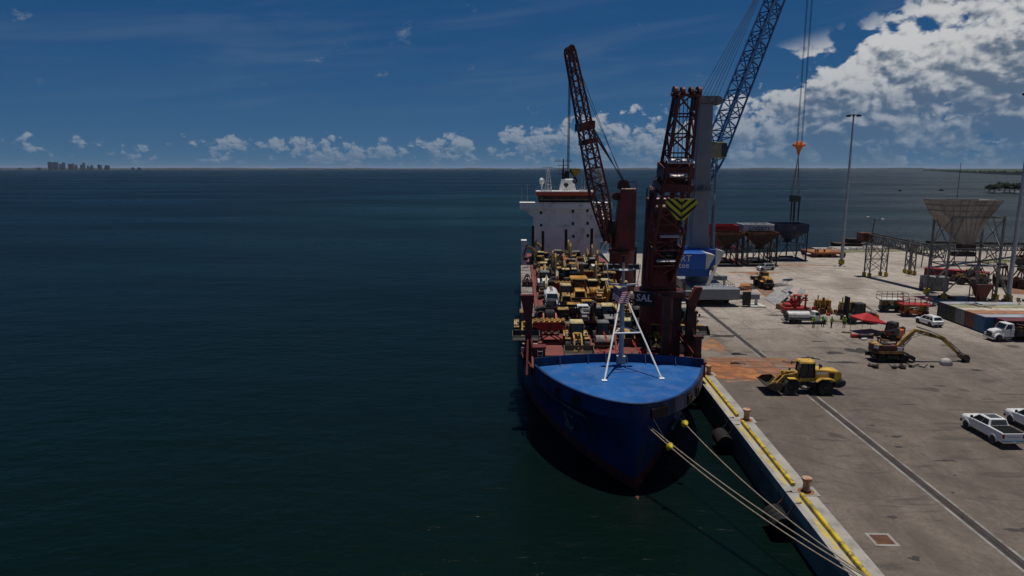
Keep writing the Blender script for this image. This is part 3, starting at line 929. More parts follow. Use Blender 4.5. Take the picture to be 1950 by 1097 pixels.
def excavator(body='machine_yellow', house=None, wheeled=False, pose='tucked', roof=None, slew=0.0, tail_mark=None, sc=1.0, bmat='bucket_steel'):
    house = house or body
    r = thing('excavator', '', 'excavator')
    if wheeled:
        for x in (-1.45, 1.45):
            for sy in (-1, 1):
                wheel(r, (x, sy * 1.02, 0.58), 0.58, 0.5, 'machine_dark')
        c = MB()
        c.lohi((-2.15, -0.6, 0.62), (2.15, 0.6, 1.05))
        c.tube((-1.45, -1, 0.58), (-1.45, 1, 0.58), 0.16)
        c.tube((1.45, -1, 0.58), (1.45, 1, 0.58), 0.16)
        c.prism([(2.1, 1.0), (2.1, 0.75), (2.75, 0.2), (2.85, 0.2), (2.85, 0.75), (2.4, 1.0)], -1.1, 1.1)
        c.lohi((-2.6, -1.15, 0.45), (-2.15, -0.75, 0.95))
        c.lohi((-2.6, 0.75, 0.45), (-2.15, 1.15, 0.95))
        c.lohi((-0.75, -1.2, 0.5), (0.75, -0.7, 0.98))
        c.lohi((-0.75, 0.7, 0.5), (0.75, 1.2, 0.98))
        c.build('undercarriage', 'machine_dark', r)
        z0 = 1.2
    else:
        for sy in (-1, 1):
            track(r, sy * 1.15, 4.3, 0.6, 0.85)
        c = MB()
        c.lohi((-1.3, -0.9, 0.3), (1.3, 0.9, 0.75))
        c.build('undercarriage', 'machine_dark', r)
        z0 = 1.05
    c = MB()
    c.lathe([(0.75, z0 - 0.32), (0.75, z0 + 0.05)], 20)
    c.build('turntable', 'machine_dark', r)

    def rt(mbb):
        mbb.v = [Matrix.Rotation(slew, 4, 'Z') @ p for p in mbb.v]
        return mbb
    c = MB()
    # rounded rear
    pl = [(1.35, -1.3), (1.35, 1.3), (-1.7, 1.3), (-2.2, 1.1), (-2.5, 0.6), (-2.6, 0.0), (-2.5, -0.6), (-2.2, -1.1), (-1.7, -1.3)]
    c.prism(pl, z0, z0 + 0.42, 'z')
    rt(c).build('upper_frame', 'machine_ochre' if body == 'machine_yellow' else body, r, bevel=0.04)
    c = MB()
    pl2 = [(-1.55, -1.27), (-1.55, 1.27), (-1.75, 1.26), (-2.2, 1.07), (-2.48, 0.6), (-2.58, 0.0), (-2.48, -0.6), (-2.2, -1.07), (-1.75, -1.26)]
    c.prism(pl2, z0 + 0.42, z0 + 1.2, 'z')
    cwt = rt(c).build('counterweight', house, r, bevel=0.08, segs=2)
    c = MB()
    c.lohi((-1.55, -1.22, z0 + 0.42), (0.35, 0.25, z0 + 1.12))
    c.lohi((-1.55, 0.25, z0 + 0.42), (-0.25, 1.22, z0 + 1.12))
    c.lohi((0.35, -1.22, z0 + 0.42), (1.25, -0.45, z0 + 0.85))
    eng = rt(c).build('engine_house', house, r, bevel=0.06)
    c = MB()
    c.lohi((-1.3, -0.9, z0 + 1.12), (-0.3, 0.1, z0 + 1.24))
    c.tube((-1.0, 0.5, z0 + 1.1), (-1.0, 0.5, z0 + 1.55), 0.07)
    for sy in (-1.2, 0.15):
        c.beam((-1.4, sy, z0 + 1.12), (-1.4, sy, z0 + 1.45), 0.035)
        c.beam((0.2, sy, z0 + 1.12), (0.2, sy, z0 + 1.45), 0.035)
        c.beam((-1.4, sy, z0 + 1.45), (0.2, sy, z0 + 1.45), 0.035)
    rt(c).build('hood_rail', 'machine_dark', eng)
    if slew == 0.0:
        cb = cab(r, -0.2, 1.35, 0.5, z0 + 0.42, z0 + 1.95, roof or body, slope=0.12, over=0.05)
        cb.location = (0, 0.76, 0)
    else:
        cb = cab(r, -0.2, 1.35, 0.5, z0 + 0.42, z0 + 1.95, roof or body, slope=0.12, over=0.05)
        cb.rotation_euler = (0, 0, slew)
        cb.location = Matrix.Rotation(slew, 4, 'Z') @ Vector((0, 0.76, 0))
    # boom, stick, bucket in the plane y=0 of the upper house
    if pose == 'tucked':
        A, K, B, C_ = (1.2, z0 + 0.8), (2.6, z0 + 3.0), (5.3, z0 + 1.9), (3.9, z0 + 0.15)
    elif pose == 'high':
        A, K, B, C_ = (1.2, z0 + 0.8), (1.9, z0 + 3.1), (3.6, z0 + 4.3), (4.4, z0 + 1.6)
    elif pose == 'folded':
        A, K, B, C_ = (1.2, z0 + 0.8), (2.3, z0 + 2.7), (4.6, z0 + 2.9), (2.9, z0 + 0.9)
    else:       # reach
        A, K, B, C_ = (1.0, z0 + 0.75), (3.0, z0 + 3.0), (6.6, z0 + 1.85), (9.0, z0 - 0.35)

    def plate(pts, w):
        q = MB()
        q.prism(pts, -w / 2, w / 2)
        return rt(q)

    def off(p, q, d):
        v = Vector((q[0] - p[0], q[1] - p[1])).normalized()
        return (-v.y * d, v.x * d)
    o1, o2 = off(A, K, 0.2), off(K, B, 0.36)
    q = plate([(A[0] + o1[0], A[1] + o1[1]), ((A[0] + K[0]) / 2 + o1[0] * 1.5, (A[1] + K[1]) / 2 + o1[1] * 1.5), (K[0] + o2[0] * .45 + o1[0] * .6, K[1] + o2[1] * .45), ((K[0] + B[0]) / 2 + o2[0] * 0.7, (K[1] + B[1]) / 2 + o2[1] * 0.7), (B[0] + o2[0] * 0.35, B[1] + o2[1] * 0.35),
               (B[0] - o2[0] * 0.5, B[1] - o2[1] * 0.5), ((K[0] + B[0]) / 2 - o2[0] * 0.8, (K[1] + B[1]) / 2 - o2[1] * 0.8), (K[0] - o2[0] * 0.9 - o1[0] * 0.9, K[1] - o2[1] * 0.9), ((A[0] + K[0]) / 2 - o1[0] * 1.5, (A[1] + K[1]) / 2 - o1[1] * 1.5), (A[0] - o1[0], A[1] - o1[1])], 0.42)
    q.build('boom', body, r, bevel=0.03)
    o3 = off(B, C_, 0.24)
    ux, uz = (B[0] - C_[0]), (B[1] - C_[1])
    ln = math.hypot(ux, uz)
    ux, uz = ux / ln, uz / ln
    Bt = (B[0] + ux * 0.75, B[1] + uz * 0.75)
    q = plate([(Bt[0] + o3[0] * 0.2, Bt[1] + o3[1] * 0.2), (B[0] + o3[0] * 1.3, B[1] + o3[1] * 1.3), (C_[0] + o3[0] * 0.5, C_[1] + o3[1] * 0.5), (C_[0] - o3[0] * 0.5, C_[1] - o3[1] * 0.5), (B[0] - o3[0] * 0.9, B[1] - o3[1] * 0.9), (Bt[0] - o3[0] * 0.5, Bt[1] - o3[1] * 0.5)], 0.34)
    q.build('stick', body, r, bevel=0.02)
    for sy in (-0.3, 0.3):
        cy = MB()
        cy.tube((A[0] + 0.35, sy, A[1] - 0.25), ((A[0] + K[0]) / 2 + 0.5, sy, (A[1] + K[1]) / 2 + 0.1), 0.09, 8)
        cy.tube(((A[0] + K[0]) / 2 + 0.5, sy, (A[1] + K[1]) / 2 + 0.1), ((K[0] * 2 + B[0]) / 3, sy, (K[1] * 2 + B[1]) / 3), 0.055, 8)
        rt(cy).build('boom_cylinder', 'machine_grey', r)
    cy = MB()
    mid = ((K[0] + B[0]) / 2 + o2[0] * 0.9, (K[1] + B[1]) / 2 + o2[1] * 0.9)
    cy.tube((K[0] + o2[0] * 1.2, 0, K[1] + o2[1] * 1.2), (mid[0] + o2[0] * .3, 0, mid[1] + o2[1] * .3), 0.09, 8)
    cy.tube((mid[0] + o2[0] * .3, 0, mid[1] + o2[1] * .3), (Bt[0], 0, Bt[1]), 0.055, 8)
    rt(cy).build('stick_cylinder', 'machine_grey', r)
    cy = MB()
    mm = ((B[0] * 1.4 + C_[0] * 0.6) / 2 + o3[0] * 1.4, (B[1] * 1.4 + C_[1] * 0.6) / 2 + o3[1] * 1.4)
    ee = (C_[0] + ux * 0.35 + o3[0] * 1.6, C_[1] + uz * 0.35 + o3[1] * 1.6)
    cy.tube((mm[0], 0, mm[1]), (ee[0], 0, ee[1]), 0.07, 8)
    cy.beam((ee[0], 0, ee[1]), (C_[0], 0, C_[1]), 0.2, 0.1)
    rt(cy).build('bucket_cylinder', 'machine_grey', r)
    # bucket
    bk = MB()
    s = 1.0
    th = {'tucked': 2.6, 'high': 2.9, 'folded': 2.9, 'reach': 0.35}[pose]
    prof = [(0, 0.18), (0.15, 0.45), (0.62, 0.55), (1.05, 0.36), (1.25, -0.1), (1.15, -0.35), (0.12, -0.2)]
    rot = Matrix.Translation((C_[0], 0, C_[1])) @ Matrix.Rotation(th if pose != 'reach' else 0.55, 4, 'Y')
    bk.prism(prof, -0.62, 0.62, 'y', rot)
    tt = MB()
    for i in range(5):
        tt.box((1.22, -0.5 + i * 0.25, -0.42), (0.12, 0.1, 0.25))
    tt.box((1.2, 0, -0.33), (0.1, 1.2, 0.1))
    tt.v = [rot @ p for p in tt.v]
    bo = rt(bk).build('bucket', bmat, r, bevel=0.03)
    rt(tt).build('bucket_teeth', 'dark_steel', bo)
    if tail_mark:
        for k_, (bx, by, rr) in enumerate(((-2.25, -1.12, R(-45)), (0.75, -1.235, 0.0))):
            q = MB()
            q.box((0, 0, 0), (0.62, 0.02, 0.55))
            pl = q.build('number_plate', 'letter_white', eng if k_ else cwt, loc=(bx, by, z0 + (0.63 if k_ else 0.8)), rz=rr)
            text(tail_mark[k_], 0.42, 'letter_black', pl, (0, -0.014, 0), (math.pi / 2, 0, 0), depth=0.003)
    if sc != 1.0:
        r.scale = (sc,) * 3
    return r


def dozer(body='machine_yellow', canopy=False, roof=None, blade='bucket_steel'):
    r = thing('bulldozer', '', 'bulldozer')
    for sy in (-1, 1):
        track(r, sy * 1.0, 3.6, 0.56, 1.05)
    a = MB()
    a.prism([(1.75, 0.65), (1.75, 1.85), (1.55, 2.0), (-0.1, 2.1), (-0.1, 0.65)], -0.62, 0.62)
    h = a.build('engine_hood', body, r, bevel=0.06)
    g = MB()
    for i in range(7):
        g.box((1.77, 0, 0.8 + i * 0.14), (0.05, 1.0, 0.05))
    g.lohi((1.74, -0.5, 0.72), (1.76, 0.5, 1.75))
    g.build('grille', 'machine_dark', h)
    g = MB()
    g.tube((0.9, 0.2, 2.0), (0.9, 0.2, 2.75), 0.08, 8)
    g.build('exhaust', 'machine_dark', h)
    a = MB()
    a.lohi((-1.7, -0.95, 0.9), (-0.1, 0.95, 1.5))
    for sy in (-1, 1):
        a.prism([(-1.75, 1.1), (-1.75, 1.75), (-0.2, 1.75), (0.2, 1.3), (0.2, 1.1)], sy * 0.72, sy * 1.3)
    a.build('rear_body', body, r, bevel=0.05)
    if canopy:
        f = MB()
        for sx in (-1.5, 0.0):
            for sy in (-0.85, 0.85):
                f.beam((sx, sy, 1.5), (sx, sy, 3.1), 0.14)
        f.box((-0.85, 0, 1.75), (0.6, 0.6, 0.5))
        f.box((-1.1, 0, 2.15), (0.15, 0.55, 0.6))
        cf = f.build('canopy_frame', body, r)
        q = MB()
        q.taper(-1.85, 0.35, -1.1, 1.1, 3.1, -1.75, 0.25, -1.0, 1.0, 3.24)
        q.build('canopy_roof', roof or body, cf)
    else:
        cab(r, -1.55, 0.05, 0.78, 1.5, 3.1, roof or body)
    bl = MB()
    prof = [(2.55, 0.05), (2.42, 0.35), (2.40, 0.75), (2.52, 1.2), (2.42, 1.2), (2.28, 0.8), (2.28, 0.35), (2.42, 0.05)]
    bl.prism(prof, -1.75, 1.75)
    bl.build('blade', blade, r)
    ar = MB()
    for sy in (-1, 1):
        ar.beam((2.35, sy * 1.38, 0.35), (0.0, sy * 1.38, 0.5), 0.2, 0.26)
        ar.tube((1.3, sy * 0.66, 1.75), (2.3, sy * 0.75, 0.95), 0.07, 8)
    ar.build('push_arm', body, r)
    rp = MB()
    rp.lohi((-2.15, -0.8, 0.8), (-1.75, 0.8, 1.2))
    for sy in (-0.6, 0, 0.6):
        rp.prism([(-2.1, 1.2), (-2.35, 1.2), (-2.35, 0.35), (-2.1, 0.15), (-2.15, 0.5)], sy - 0.06, sy + 0.06)
    rp.build('ripper', 'dark_steel', r)
    return r


def roller(body='machine_yellow', drum='bucket_steel', roof=None):
    r = thing('road_roller', '', 'road roller')
    d = MB()
    d.lathe([(0.0, -1.02), (0.62, -1.02), (0.76, -1.04), (0.76, 1.04), (0.62, 1.02), (0.0, 1.02)], 28, (1.55, 0, 0.76), 'y')
    d.build('drum', drum, r, smooth=True)
    f = MB()
    for sy in (-1, 1):
        f.lohi((0.5, sy * 1.08, 0.55), (2.5, sy * 1.2, 0.95))
    f.lohi((2.4, -1.2, 0.55), (2.6, 1.2, 0.95))
    f.lohi((0.3, -1.2, 0.55), (0.6, 1.2, 1.2))
    f.build('drum_frame', body, r)
    for sy in (-1, 1):
        wheel(r, (-1.45, sy * 0.82, 0.72), 0.72, 0.56, body)
    a = MB()
    a.prism([(-2.6, 0.8), (-2.7, 1.2), (-2.5, 1.65), (-0.7, 1.85), (-0.7, 0.8)], -0.62, 0.62)
    a.build('engine_hood', body, r, bevel=0.06, segs=2)
    a = MB()
    a.lohi((-0.8, -0.75, 0.8), (0.45, 0.75, 1.35))
    a.build('platform', 'machine_dark', r)
    cab(r, -0.6, 0.45, 0.68, 1.35, 2.85, roof or body, over=0.16)
    return r


def skid_steer(body='machine_orange', side='machine_white'):
    r = thing('skid_steer_loader', '', 'skid steer')
    for x in (-0.55, 0.55):
        for sy in (-1, 1):
            wheel(r, (x, sy * 0.72, 0.4), 0.4, 0.3, 'machine_grey')
    a = MB()
    a.lohi((-1.0, -0.52, 0.3), (1.0, 0.52, 0.95))
    a.lohi((-1.25, -0.55, 0.55), (-0.55, 0.55, 1.35))
    a.build('body', body, r, bevel=0.05)
    for sy in (-1, 1):
        b = MB()
        b.prism([(-1.25, 0.7), (-1.3, 1.55), (-1.0, 1.7), (-0.6, 1.5), (1.05, 0.75), (1.25, 0.35), (1.1, 0.3), (0.9, 0.62), (-0.7, 1.2), (-0.8, 0.7)], sy * 0.58, sy * 0.72)
        b.build('lift_arm', side, r)
    cab(r, -0.55, 0.6, 0.48, 0.95, 2.0, 'machine_dark', over=0.05)
    bucket(r, 1.2, 0.05, 1.75, 0.62, 0.1)
    return r


# ------------------------------------------------------------------ road vehicles
def loft(mb, secs):
    """secs: list of closed rings (same count) -> skin with end caps"""
    k = len(secs[0])
    vs = [p for s_ in secs for p in s_]
    fs = []
    for j in range(len(secs) - 1):
        for i in range(k):
            fs.append((j * k + i, j * k + (i + 1) % k, (j + 1) * k + (i + 1) % k, (j + 1) * k + i))
    fs.append(tuple(range(k - 1, -1, -1)))
    fs.append(tuple(range((len(secs) - 1) * k, len(secs) * k)))
    return mb.add(vs, fs)


def ring(x, hw, z0, z1, tum=0.06, rnd=0.12):
    """cross section of a car body at x: widest at mid height, rounded shoulders"""
    zm = z0 + (z1 - z0) * 0.55
    pts = [(hw * 0.90, z0), (hw * 0.985, z0 + 0.12), (hw, zm), (hw - tum * 0.4, z1 - rnd), (hw - tum - rnd * 0.7, z1)]
    r_ = [(x, y, z) for y, z in pts]
    l_ = [(x, -y, z) for y, z in reversed(pts)]
    return r_ + l_


def glasshouse(mb, x0b, x0t, x1t, x1b, hwb, hwt, zb, zt):
    mb.hexa([(x0b, -hwb, zb), (x1b, -hwb, zb), (x1b, hwb, zb), (x0b, hwb, zb), (x0t, -hwt, zt), (x1t, -hwt, zt), (x1t, hwt, zt), (x0t, hwt, zt)])


def quad_panel(mb, a, b, c, d, th=0.02):
    """thin raised panel on a quad, offset along its normal"""
    a, b, c, d = Vector(a), Vector(b), Vector(c), Vector(d)
    nrm = (b - a).cross(d - a).normalized() * th
    mb.add([a, b, c, d, a + nrm, b + nrm, c + nrm, d + nrm], [(3, 2, 1, 0), (4, 5, 6, 7), (0, 1, 5, 4), (1, 2, 6, 5), (2, 3, 7, 6), (3, 0, 4, 7)])


def lerp(a, b, t):
    return Vector(a) * (1 - t) + Vector(b) * t


def panel_on(mb, A, B, C, D, u0, u1, v0, v1, th=0.015):
    """panel on quad A(0,0) B(1,0) C(1,1) D(0,1) in uv"""
    def at(u, v):
        return lerp(lerp(A, B, u), lerp(D, C, u), v)
    quad_panel(mb, at(u0, v0), at(u1, v0), at(u1, v1), at(u0, v1), th)


def pickup(paint='car_white', sunroof=True, box_cover='bed_vinyl', rim='machine_grey'):
    r = thing('pickup_truck', '', 'pickup truck')
    L0, L1 = -2.95, 2.95
    hw = 1.0
    b = MB()
    secs = [ring(-2.92, 0.93, 0.62, 1.32, 0.02, 0.05), ring(-2.78, 0.99, 0.52, 1.36, 0.03, 0.05), ring(-1.0, hw, 0.48, 1.38, 0.05, 0.06), ring(0.9, hw, 0.48, 1.34, 0.06, 0.08),
            ring(1.6, hw, 0.5, 1.30, 0.08, 0.1), ring(2.5, 0.96, 0.5, 1.24, 0.1, 0.12), ring(2.86, 0.88, 0.52, 1.16, 0.1, 0.12), ring(2.95, 0.78, 0.6, 1.04, 0.1, 0.1)]
    loft(b, secs)
    bd = b.build('body', paint, r, smooth=True)
    g = MB()
    A = dict(x0b=-1.02, x0t=-0.82, x1t=0.62, x1b=1.42, hwb=0.93, hwt=0.74, zb=1.32, zt=1.88)
    glasshouse(g, **A)
    cb = g.build('cabin', paint, r, bevel=0.05, segs=2)
    # windows as panels proud of the cabin
    wn = MB()
    xb0, xt0, xt1, xb1, hb_, ht, zb, zt = A['x0b'], A['x0t'], A['x1t'], A['x1b'], A['hwb'], A['hwt'], A['zb'], A['zt']
    for sy in (1, -1):
        q = [(xb0, sy * hb_, zb), (xb1, sy * hb_, zb), (xt1, sy * ht, zt), (xt0, sy * ht, zt)]
        if sy < 0:
            for u0, u1 in ((0.08, 0.42), (0.46, 0.9)):
                panel_on(wn, *q, u0, u1, 0.08, 0.88)
        else:
            q = [q[1], q[0], q[3], q[2]]
            for u0, u1 in ((0.08, 0.54), (0.57, 0.94)):
                panel_on(wn, *q, u0, u1, 0.08, 0.88)
    panel_on(wn, (xb1, -hb_, zb), (xb1, hb_, zb), (xt1, ht, zt), (xt1, -ht, zt), 0.06, 0.94, 0.1, 0.92)
    panel_on(wn, (xb0, hb_, zb), (xb0, -hb_, zb), (xt0, -ht, zt), (xt0, ht, zt), 0.08, 0.92, 0.15, 0.88)
    wn.build('window', 'glass_dark', cb)
    if sunroof:
        s_ = MB()
        s_.lohi((-0.55, -0.52, zt - 0.01), (0.45, 0.52, zt + 0.012))
        s_.build('sunroof', 'glass_dark', cb)
    c = MB()
    c.lohi((-2.86, -0.88, 1.3), (-1.06, 0.88, 1.405))
    c.build('bed_cover', box_cover, r, bevel=0.03)
    bp_ = MB()
    bp_.lohi((-3.05, -0.95, 0.5), (-2.85, 0.95, 0.72))
    bp_.build('rear_bumper', 'chrome', r, bevel=0.04)
    bp_ = MB()
    bp_.lohi((2.85, -0.9, 0.45), (3.0, 0.9, 0.7))
    bp_.lohi((2.93, -0.6, 0.72), (2.985, 0.6, 1.02))
    bp_.build('front_bumper', 'car_plastic', r, bevel=0.03)
    for sy in (-1, 1):
        t_ = MB()
        t_.lohi((-2.945, sy * 0.80, 0.92), (-2.82, sy * 0.955, 1.28))
        t_.build('taillight', 'taillight', r)
        t_ = MB()
        t_.lohi((2.78, sy * 0.62, 0.86), (2.94, sy * 0.88, 1.04))
        t_.build('headlight', 'headlight', r)
        t_ = MB()
        t_.beam((1.05, sy * 0.9, 1.42), (1.08, sy * 1.12, 1.45), 0.05)
        t_.box((1.06, sy * 1.15, 1.5), (0.1, 0.2, 0.24))
        t_.build('mirror', 'car_plastic', r)
        t_ = MB()
        for xh in (0.15, -0.85):
            t_.box((xh, sy * 1.0, 1.12), (0.18, 0.03, 0.04))
        t_.build('door_handle', 'chrome', r)
    tg = MB()
    tg.lohi((-2.955, -0.55, 1.0), (-2.915, 0.55, 1.12))
    tg.build('tailgate_trim', 'car_silver', r)
    lp = MB()
    lp.lohi((-3.065, -0.16, 0.55), (-3.045, 0.16, 0.68))
    lp.build('licence_plate', 'letter_white', r)
    for x in (-1.78, 1.88):
        for sy in (-1, 1):
            ar = MB()
            poly = [(x + math.cos(a) * 0.50, 0.42 + math.sin(a) * 0.50) for a in [math.pi * i / 8 for i in range(9)]] + [(x + math.cos(a) * 0.42, 0.42 + math.sin(a) * 0.42) for a in [math.pi * (8 - i) / 8 for i in range(9)]]
            ar.prism(poly, sy * 0.93, sy * 1.03)
            ar.build('wheel_arch', paint, r)
            dk = MB()
            dk.lathe([(0, sy * 0.955), (0.44, sy * 0.955), (0.44, sy * 1.012), (0, sy * 1.012)], 18, (x, 0, 0.46), 'y')
            dk.build('wheel_well', 'car_plastic', r)
            wheel(r, (x, sy * 0.93, 0.41), 0.41, 0.28, rim, False)
    return r


def suv(paint='car_white', rim='machine_grey'):
    r = thing('suv', '', 'car')
    b = MB()
    secs = [ring(-2.32, 0.82, 0.5, 1.0, 0.05, 0.08), ring(-2.15, 0.92, 0.36, 1.1, 0.05, 0.08), ring(-1.0, 0.95, 0.32, 1.08, 0.06, 0.08), ring(0.9, 0.95, 0.32, 1.04, 0.07, 0.1),
            ring(1.7, 0.93, 0.34, 0.98, 0.1, 0.12), ring(2.2, 0.84, 0.38, 0.86, 0.1, 0.12), ring(2.33, 0.68, 0.45, 0.74, 0.1, 0.1)]
    loft(b, secs)
    b.build('body', paint, r, smooth=True)
    A = dict(x0b=-2.2, x0t=-1.75, x1t=0.35, x1b=1.2, hwb=0.88, hwt=0.66, zb=1.03, zt=1.66)
    g = MB()
    glasshouse(g, **A)
    cb = g.build('cabin', paint, r, bevel=0.06, segs=2)
    wn = MB()
    xb0, xt0, xt1, xb1, hb_, ht, zb, zt = A['x0b'], A['x0t'], A['x1t'], A['x1b'], A['hwb'], A['hwt'], A['zb'], A['zt']
    for sy in (1, -1):
        q = [(xb0, sy * hb_, zb), (xb1, sy * hb_, zb), (xt1, sy * ht, zt), (xt0, sy * ht, zt)]
        us = ((0.08, 0.28), (0.31, 0.56), (0.59, 0.9))
        if sy > 0:
            q = [q[1], q[0], q[3], q[2]]
            us = ((0.1, 0.41), (0.44, 0.69), (0.72, 0.92))
        for u0, u1 in us:
            panel_on(wn, *q, u0, u1, 0.08, 0.82)
    panel_on(wn, (xb1, -hb_, zb), (xb1, hb_, zb), (xt1, ht, zt), (xt1, -ht, zt), 0.06, 0.94, 0.08, 0.92)
    panel_on(wn, (xb0, hb_, zb), (xb0, -hb_, zb), (xt0, -ht, zt), (xt0, ht, zt), 0.08, 0.92, 0.18, 0.86)
    wn.build('window', 'glass_dark', cb)
    rr = MB()
    for sy in (-1, 1):
        rr.tube((-1.5, sy * 0.6, 1.71), (0.2, sy * 0.6, 1.71), 0.025)
        rr.beam((-1.5, sy * 0.6, 1.64), (-1.5, sy * 0.6, 1.71), 0.03)
        rr.beam((0.2, sy * 0.6, 1.64), (0.2, sy * 0.6, 1.71), 0.03)
    rr.build('roof_rail', 'car_plastic', cb)
    c = MB()
    c.lohi((-2.36, -0.75, 0.36), (-2.2, 0.75, 0.52))
    c.build('rear_bumper', 'car_plastic', r, bevel=0.03)
    c = MB()
    c.lohi((-2.335, -0.26, 0.66), (-2.30, 0.26, 0.78))
    c.build('licence_plate', 'machine_grey', r)
    for sy in (-1, 1):
        t_ = MB()
        t_.lohi((-2.30, sy * 0.5, 0.84), (-2.1, sy * 0.86, 0.97))
        t_.build('taillight', 'taillight', r)
        t_ = MB()
        t_.lohi((2.1, sy * 0.5, 0.62), (2.27, sy * 0.75, 0.76))
        t_.build('headlight', 'headlight', r)
        t_ = MB()
        t_.box((0.85, sy * 1.0, 1.12), (0.16, 0.2, 0.14))
        t_.build('mirror', paint, r)
    for x in (-1.42, 1.42):
        for sy in (-1, 1):
            dk = MB()
            dk.lathe([(0, sy * 0.9), (0.42, sy * 0.9), (0.42, sy * 0.966), (0, sy * 0.966)], 18, (x, 0, 0.4), 'y')
            dk.build('wheel_well', 'car_plastic', r)
            wheel(r, (x, sy * 0.875, 0.36), 0.36, 0.24, rim, False)
    return r


def truck_cab(r, paint='machine_white', x0=0.0, z0=0.75, hood=True):
    """conventional bonneted truck cab: rear of cab at x0, bonnet ahead"""
    hw = 1.05
    b = MB()
    b.prism([(x0, z0), (x0, z0 + 1.15), (x0 + 1.55, z0 + 1.1), (x0 + 1.6, z0)], -hw, hw)
    body = b.build('cab', paint, r, bevel=0.06)
    g = MB()
    A = dict(x0b=x0 + 0.02, x0t=x0 + 0.06, x1t=x0 + 1.1, x1b=x0 + 1.58, hwb=1.02, hwt=0.9, zb=z0 + 1.1, zt=z0 + 1.9)
    glasshouse(g, **A)
    cb = g.build('cabin', paint, r, bevel=0.06, segs=2)
    wn = MB()
    xb0, xt0, xt1, xb1, hb_, ht, zb, zt = A['x0b'], A['x0t'], A['x1t'], A['x1b'], A['hwb'], A['hwt'], A['zb'], A['zt']
    for sy in (1, -1):
        q = [(xb0, sy * hb_, zb), (xb1, sy * hb_, zb), (xt1, sy * ht, zt), (xt0, sy * ht, zt)]
        us = (0.3, 0.92)
        if sy > 0:
            q = [q[1], q[0], q[3], q[2]]
            us = (0.08, 0.7)
        panel_on(wn, *q, us[0], us[1], 0.06, 0.84)
    panel_on(wn, (xb1, -hb_, zb), (xb1, hb_, zb), (xt1, ht, zt), (xt1, -ht, zt), 0.06, 0.94, 0.08, 0.92)
    wn.build('window', 'glass_dark', cb)
    h = MB()
    h.prism([(x0 + 1.55, z0 - 0.1), (x0 + 1.55, z0 + 1.02), (x0 + 2.6, z0 + 0.9), (x0 + 3.0, z0 + 0.66), (x0 + 3.05, z0 - 0.1)], -0.72, 0.72)
    hd = h.build('bonnet', paint, r, bevel=0.1, segs=2)
    for sy in (-1, 1):
        f = MB()
        poly = [(x0 + 2.25 + math.cos(a) * 0.72, z0 - 0.28 + math.sin(a) * 0.80) for a in [math.pi * i / 8 for i in range(9)]] + [(x0 + 2.25 + math.cos(a) * 0.57, z0 - 0.28 + math.sin(a) * 0.62) for a in [math.pi * (8 - i) / 8 for i in range(9)]]
        f.prism(poly, sy * 0.6, sy * 1.12)
        f.build('fender', paint, r, bevel=0.03)
        t_ = MB()
        t_.lohi((x0 + 2.9, sy * 0.66, z0 + 0.12), (x0 + 3.06, sy * 1.0, z0 + 0.38))
        t_.build('headlight', 'headlight', r)
        mr = MB()
        mr.beam((x0 + 1.4, sy * 1.0, z0 + 1.35), (x0 + 1.5, sy * 1.3, z0 + 1.4), 0.04)
        mr.box((x0 + 1.5, sy * 1.33, z0 + 1.35), (0.08, 0.18, 0.42))
        mr.build('mirror', 'car_plastic', r)
        wheel(r, (x0 + 2.25, sy * 0.92, 0.5), 0.5, 0.3, 'machine_grey', False)
    gr = MB()
    gr.lohi((x0 + 3.0, -0.55, z0 + 0.0), (x0 + 3.075, 0.55, z0 + 0.62))
    gr.build('grille', 'car_plastic', hd)
    bb = MB()
    bb.lohi((x0 + 2.95, -1.1, z0 - 0.38), (x0 + 3.15, 1.1, z0 - 0.1))
    bb.build('front_bumper', 'chrome', r, bevel=0.03)
    st = MB()
    for sy in (-1, 1):
        st.lohi((x0 + 0.3, sy * 0.75, z0 - 0.35), (x0 + 1.4, sy * 1.1, z0 - 0.02))
    st.build('fuel_tank', 'machine_grey', r, bevel=0.08)
    return body


def chassis(r, xr, xf, axles, zf=0.85, rim='machine_grey'):
    c = MB()
    for sy in (-1, 1):
        c.lohi((xr, sy * 0.38, zf - 0.25), (xf, sy * 0.48, zf))
    for x in axles:
        c.tube((x, -0.95, 0.5), (x, 0.95, 0.5), 0.12)
        for sy in (-1, 1):
            wheel(r, (x, sy * 0.92, 0.5), 0.5, 0.32, rim, False)
    return c.build('chassis', 'machine_dark', r)


def flatbed_truck(paint='machine_white', bed='machine_dark', L=6.0):
    r = thing('flatbed_truck', '', 'truck')
    truck_cab(r, paint)
    chassis(r, -L, 2.9, (-L + 1.6, -L + 2.8))
    b = MB()
    b.lohi((-L - 0.2, -1.22, 0.95), (-0.15, 1.22, 1.12))
    b.lohi((-0.3, -1.2, 1.12), (-0.15, 1.2, 2.2))
    b.lohi((-L - 0.2, -1.24, 1.12), (-0.3, -1.16, 1.75))
    b.lohi((-L - 0.2, 1.16, 1.12), (-0.3, 1.24, 1.75))
    b.build('flatbed', bed, r)
    return r


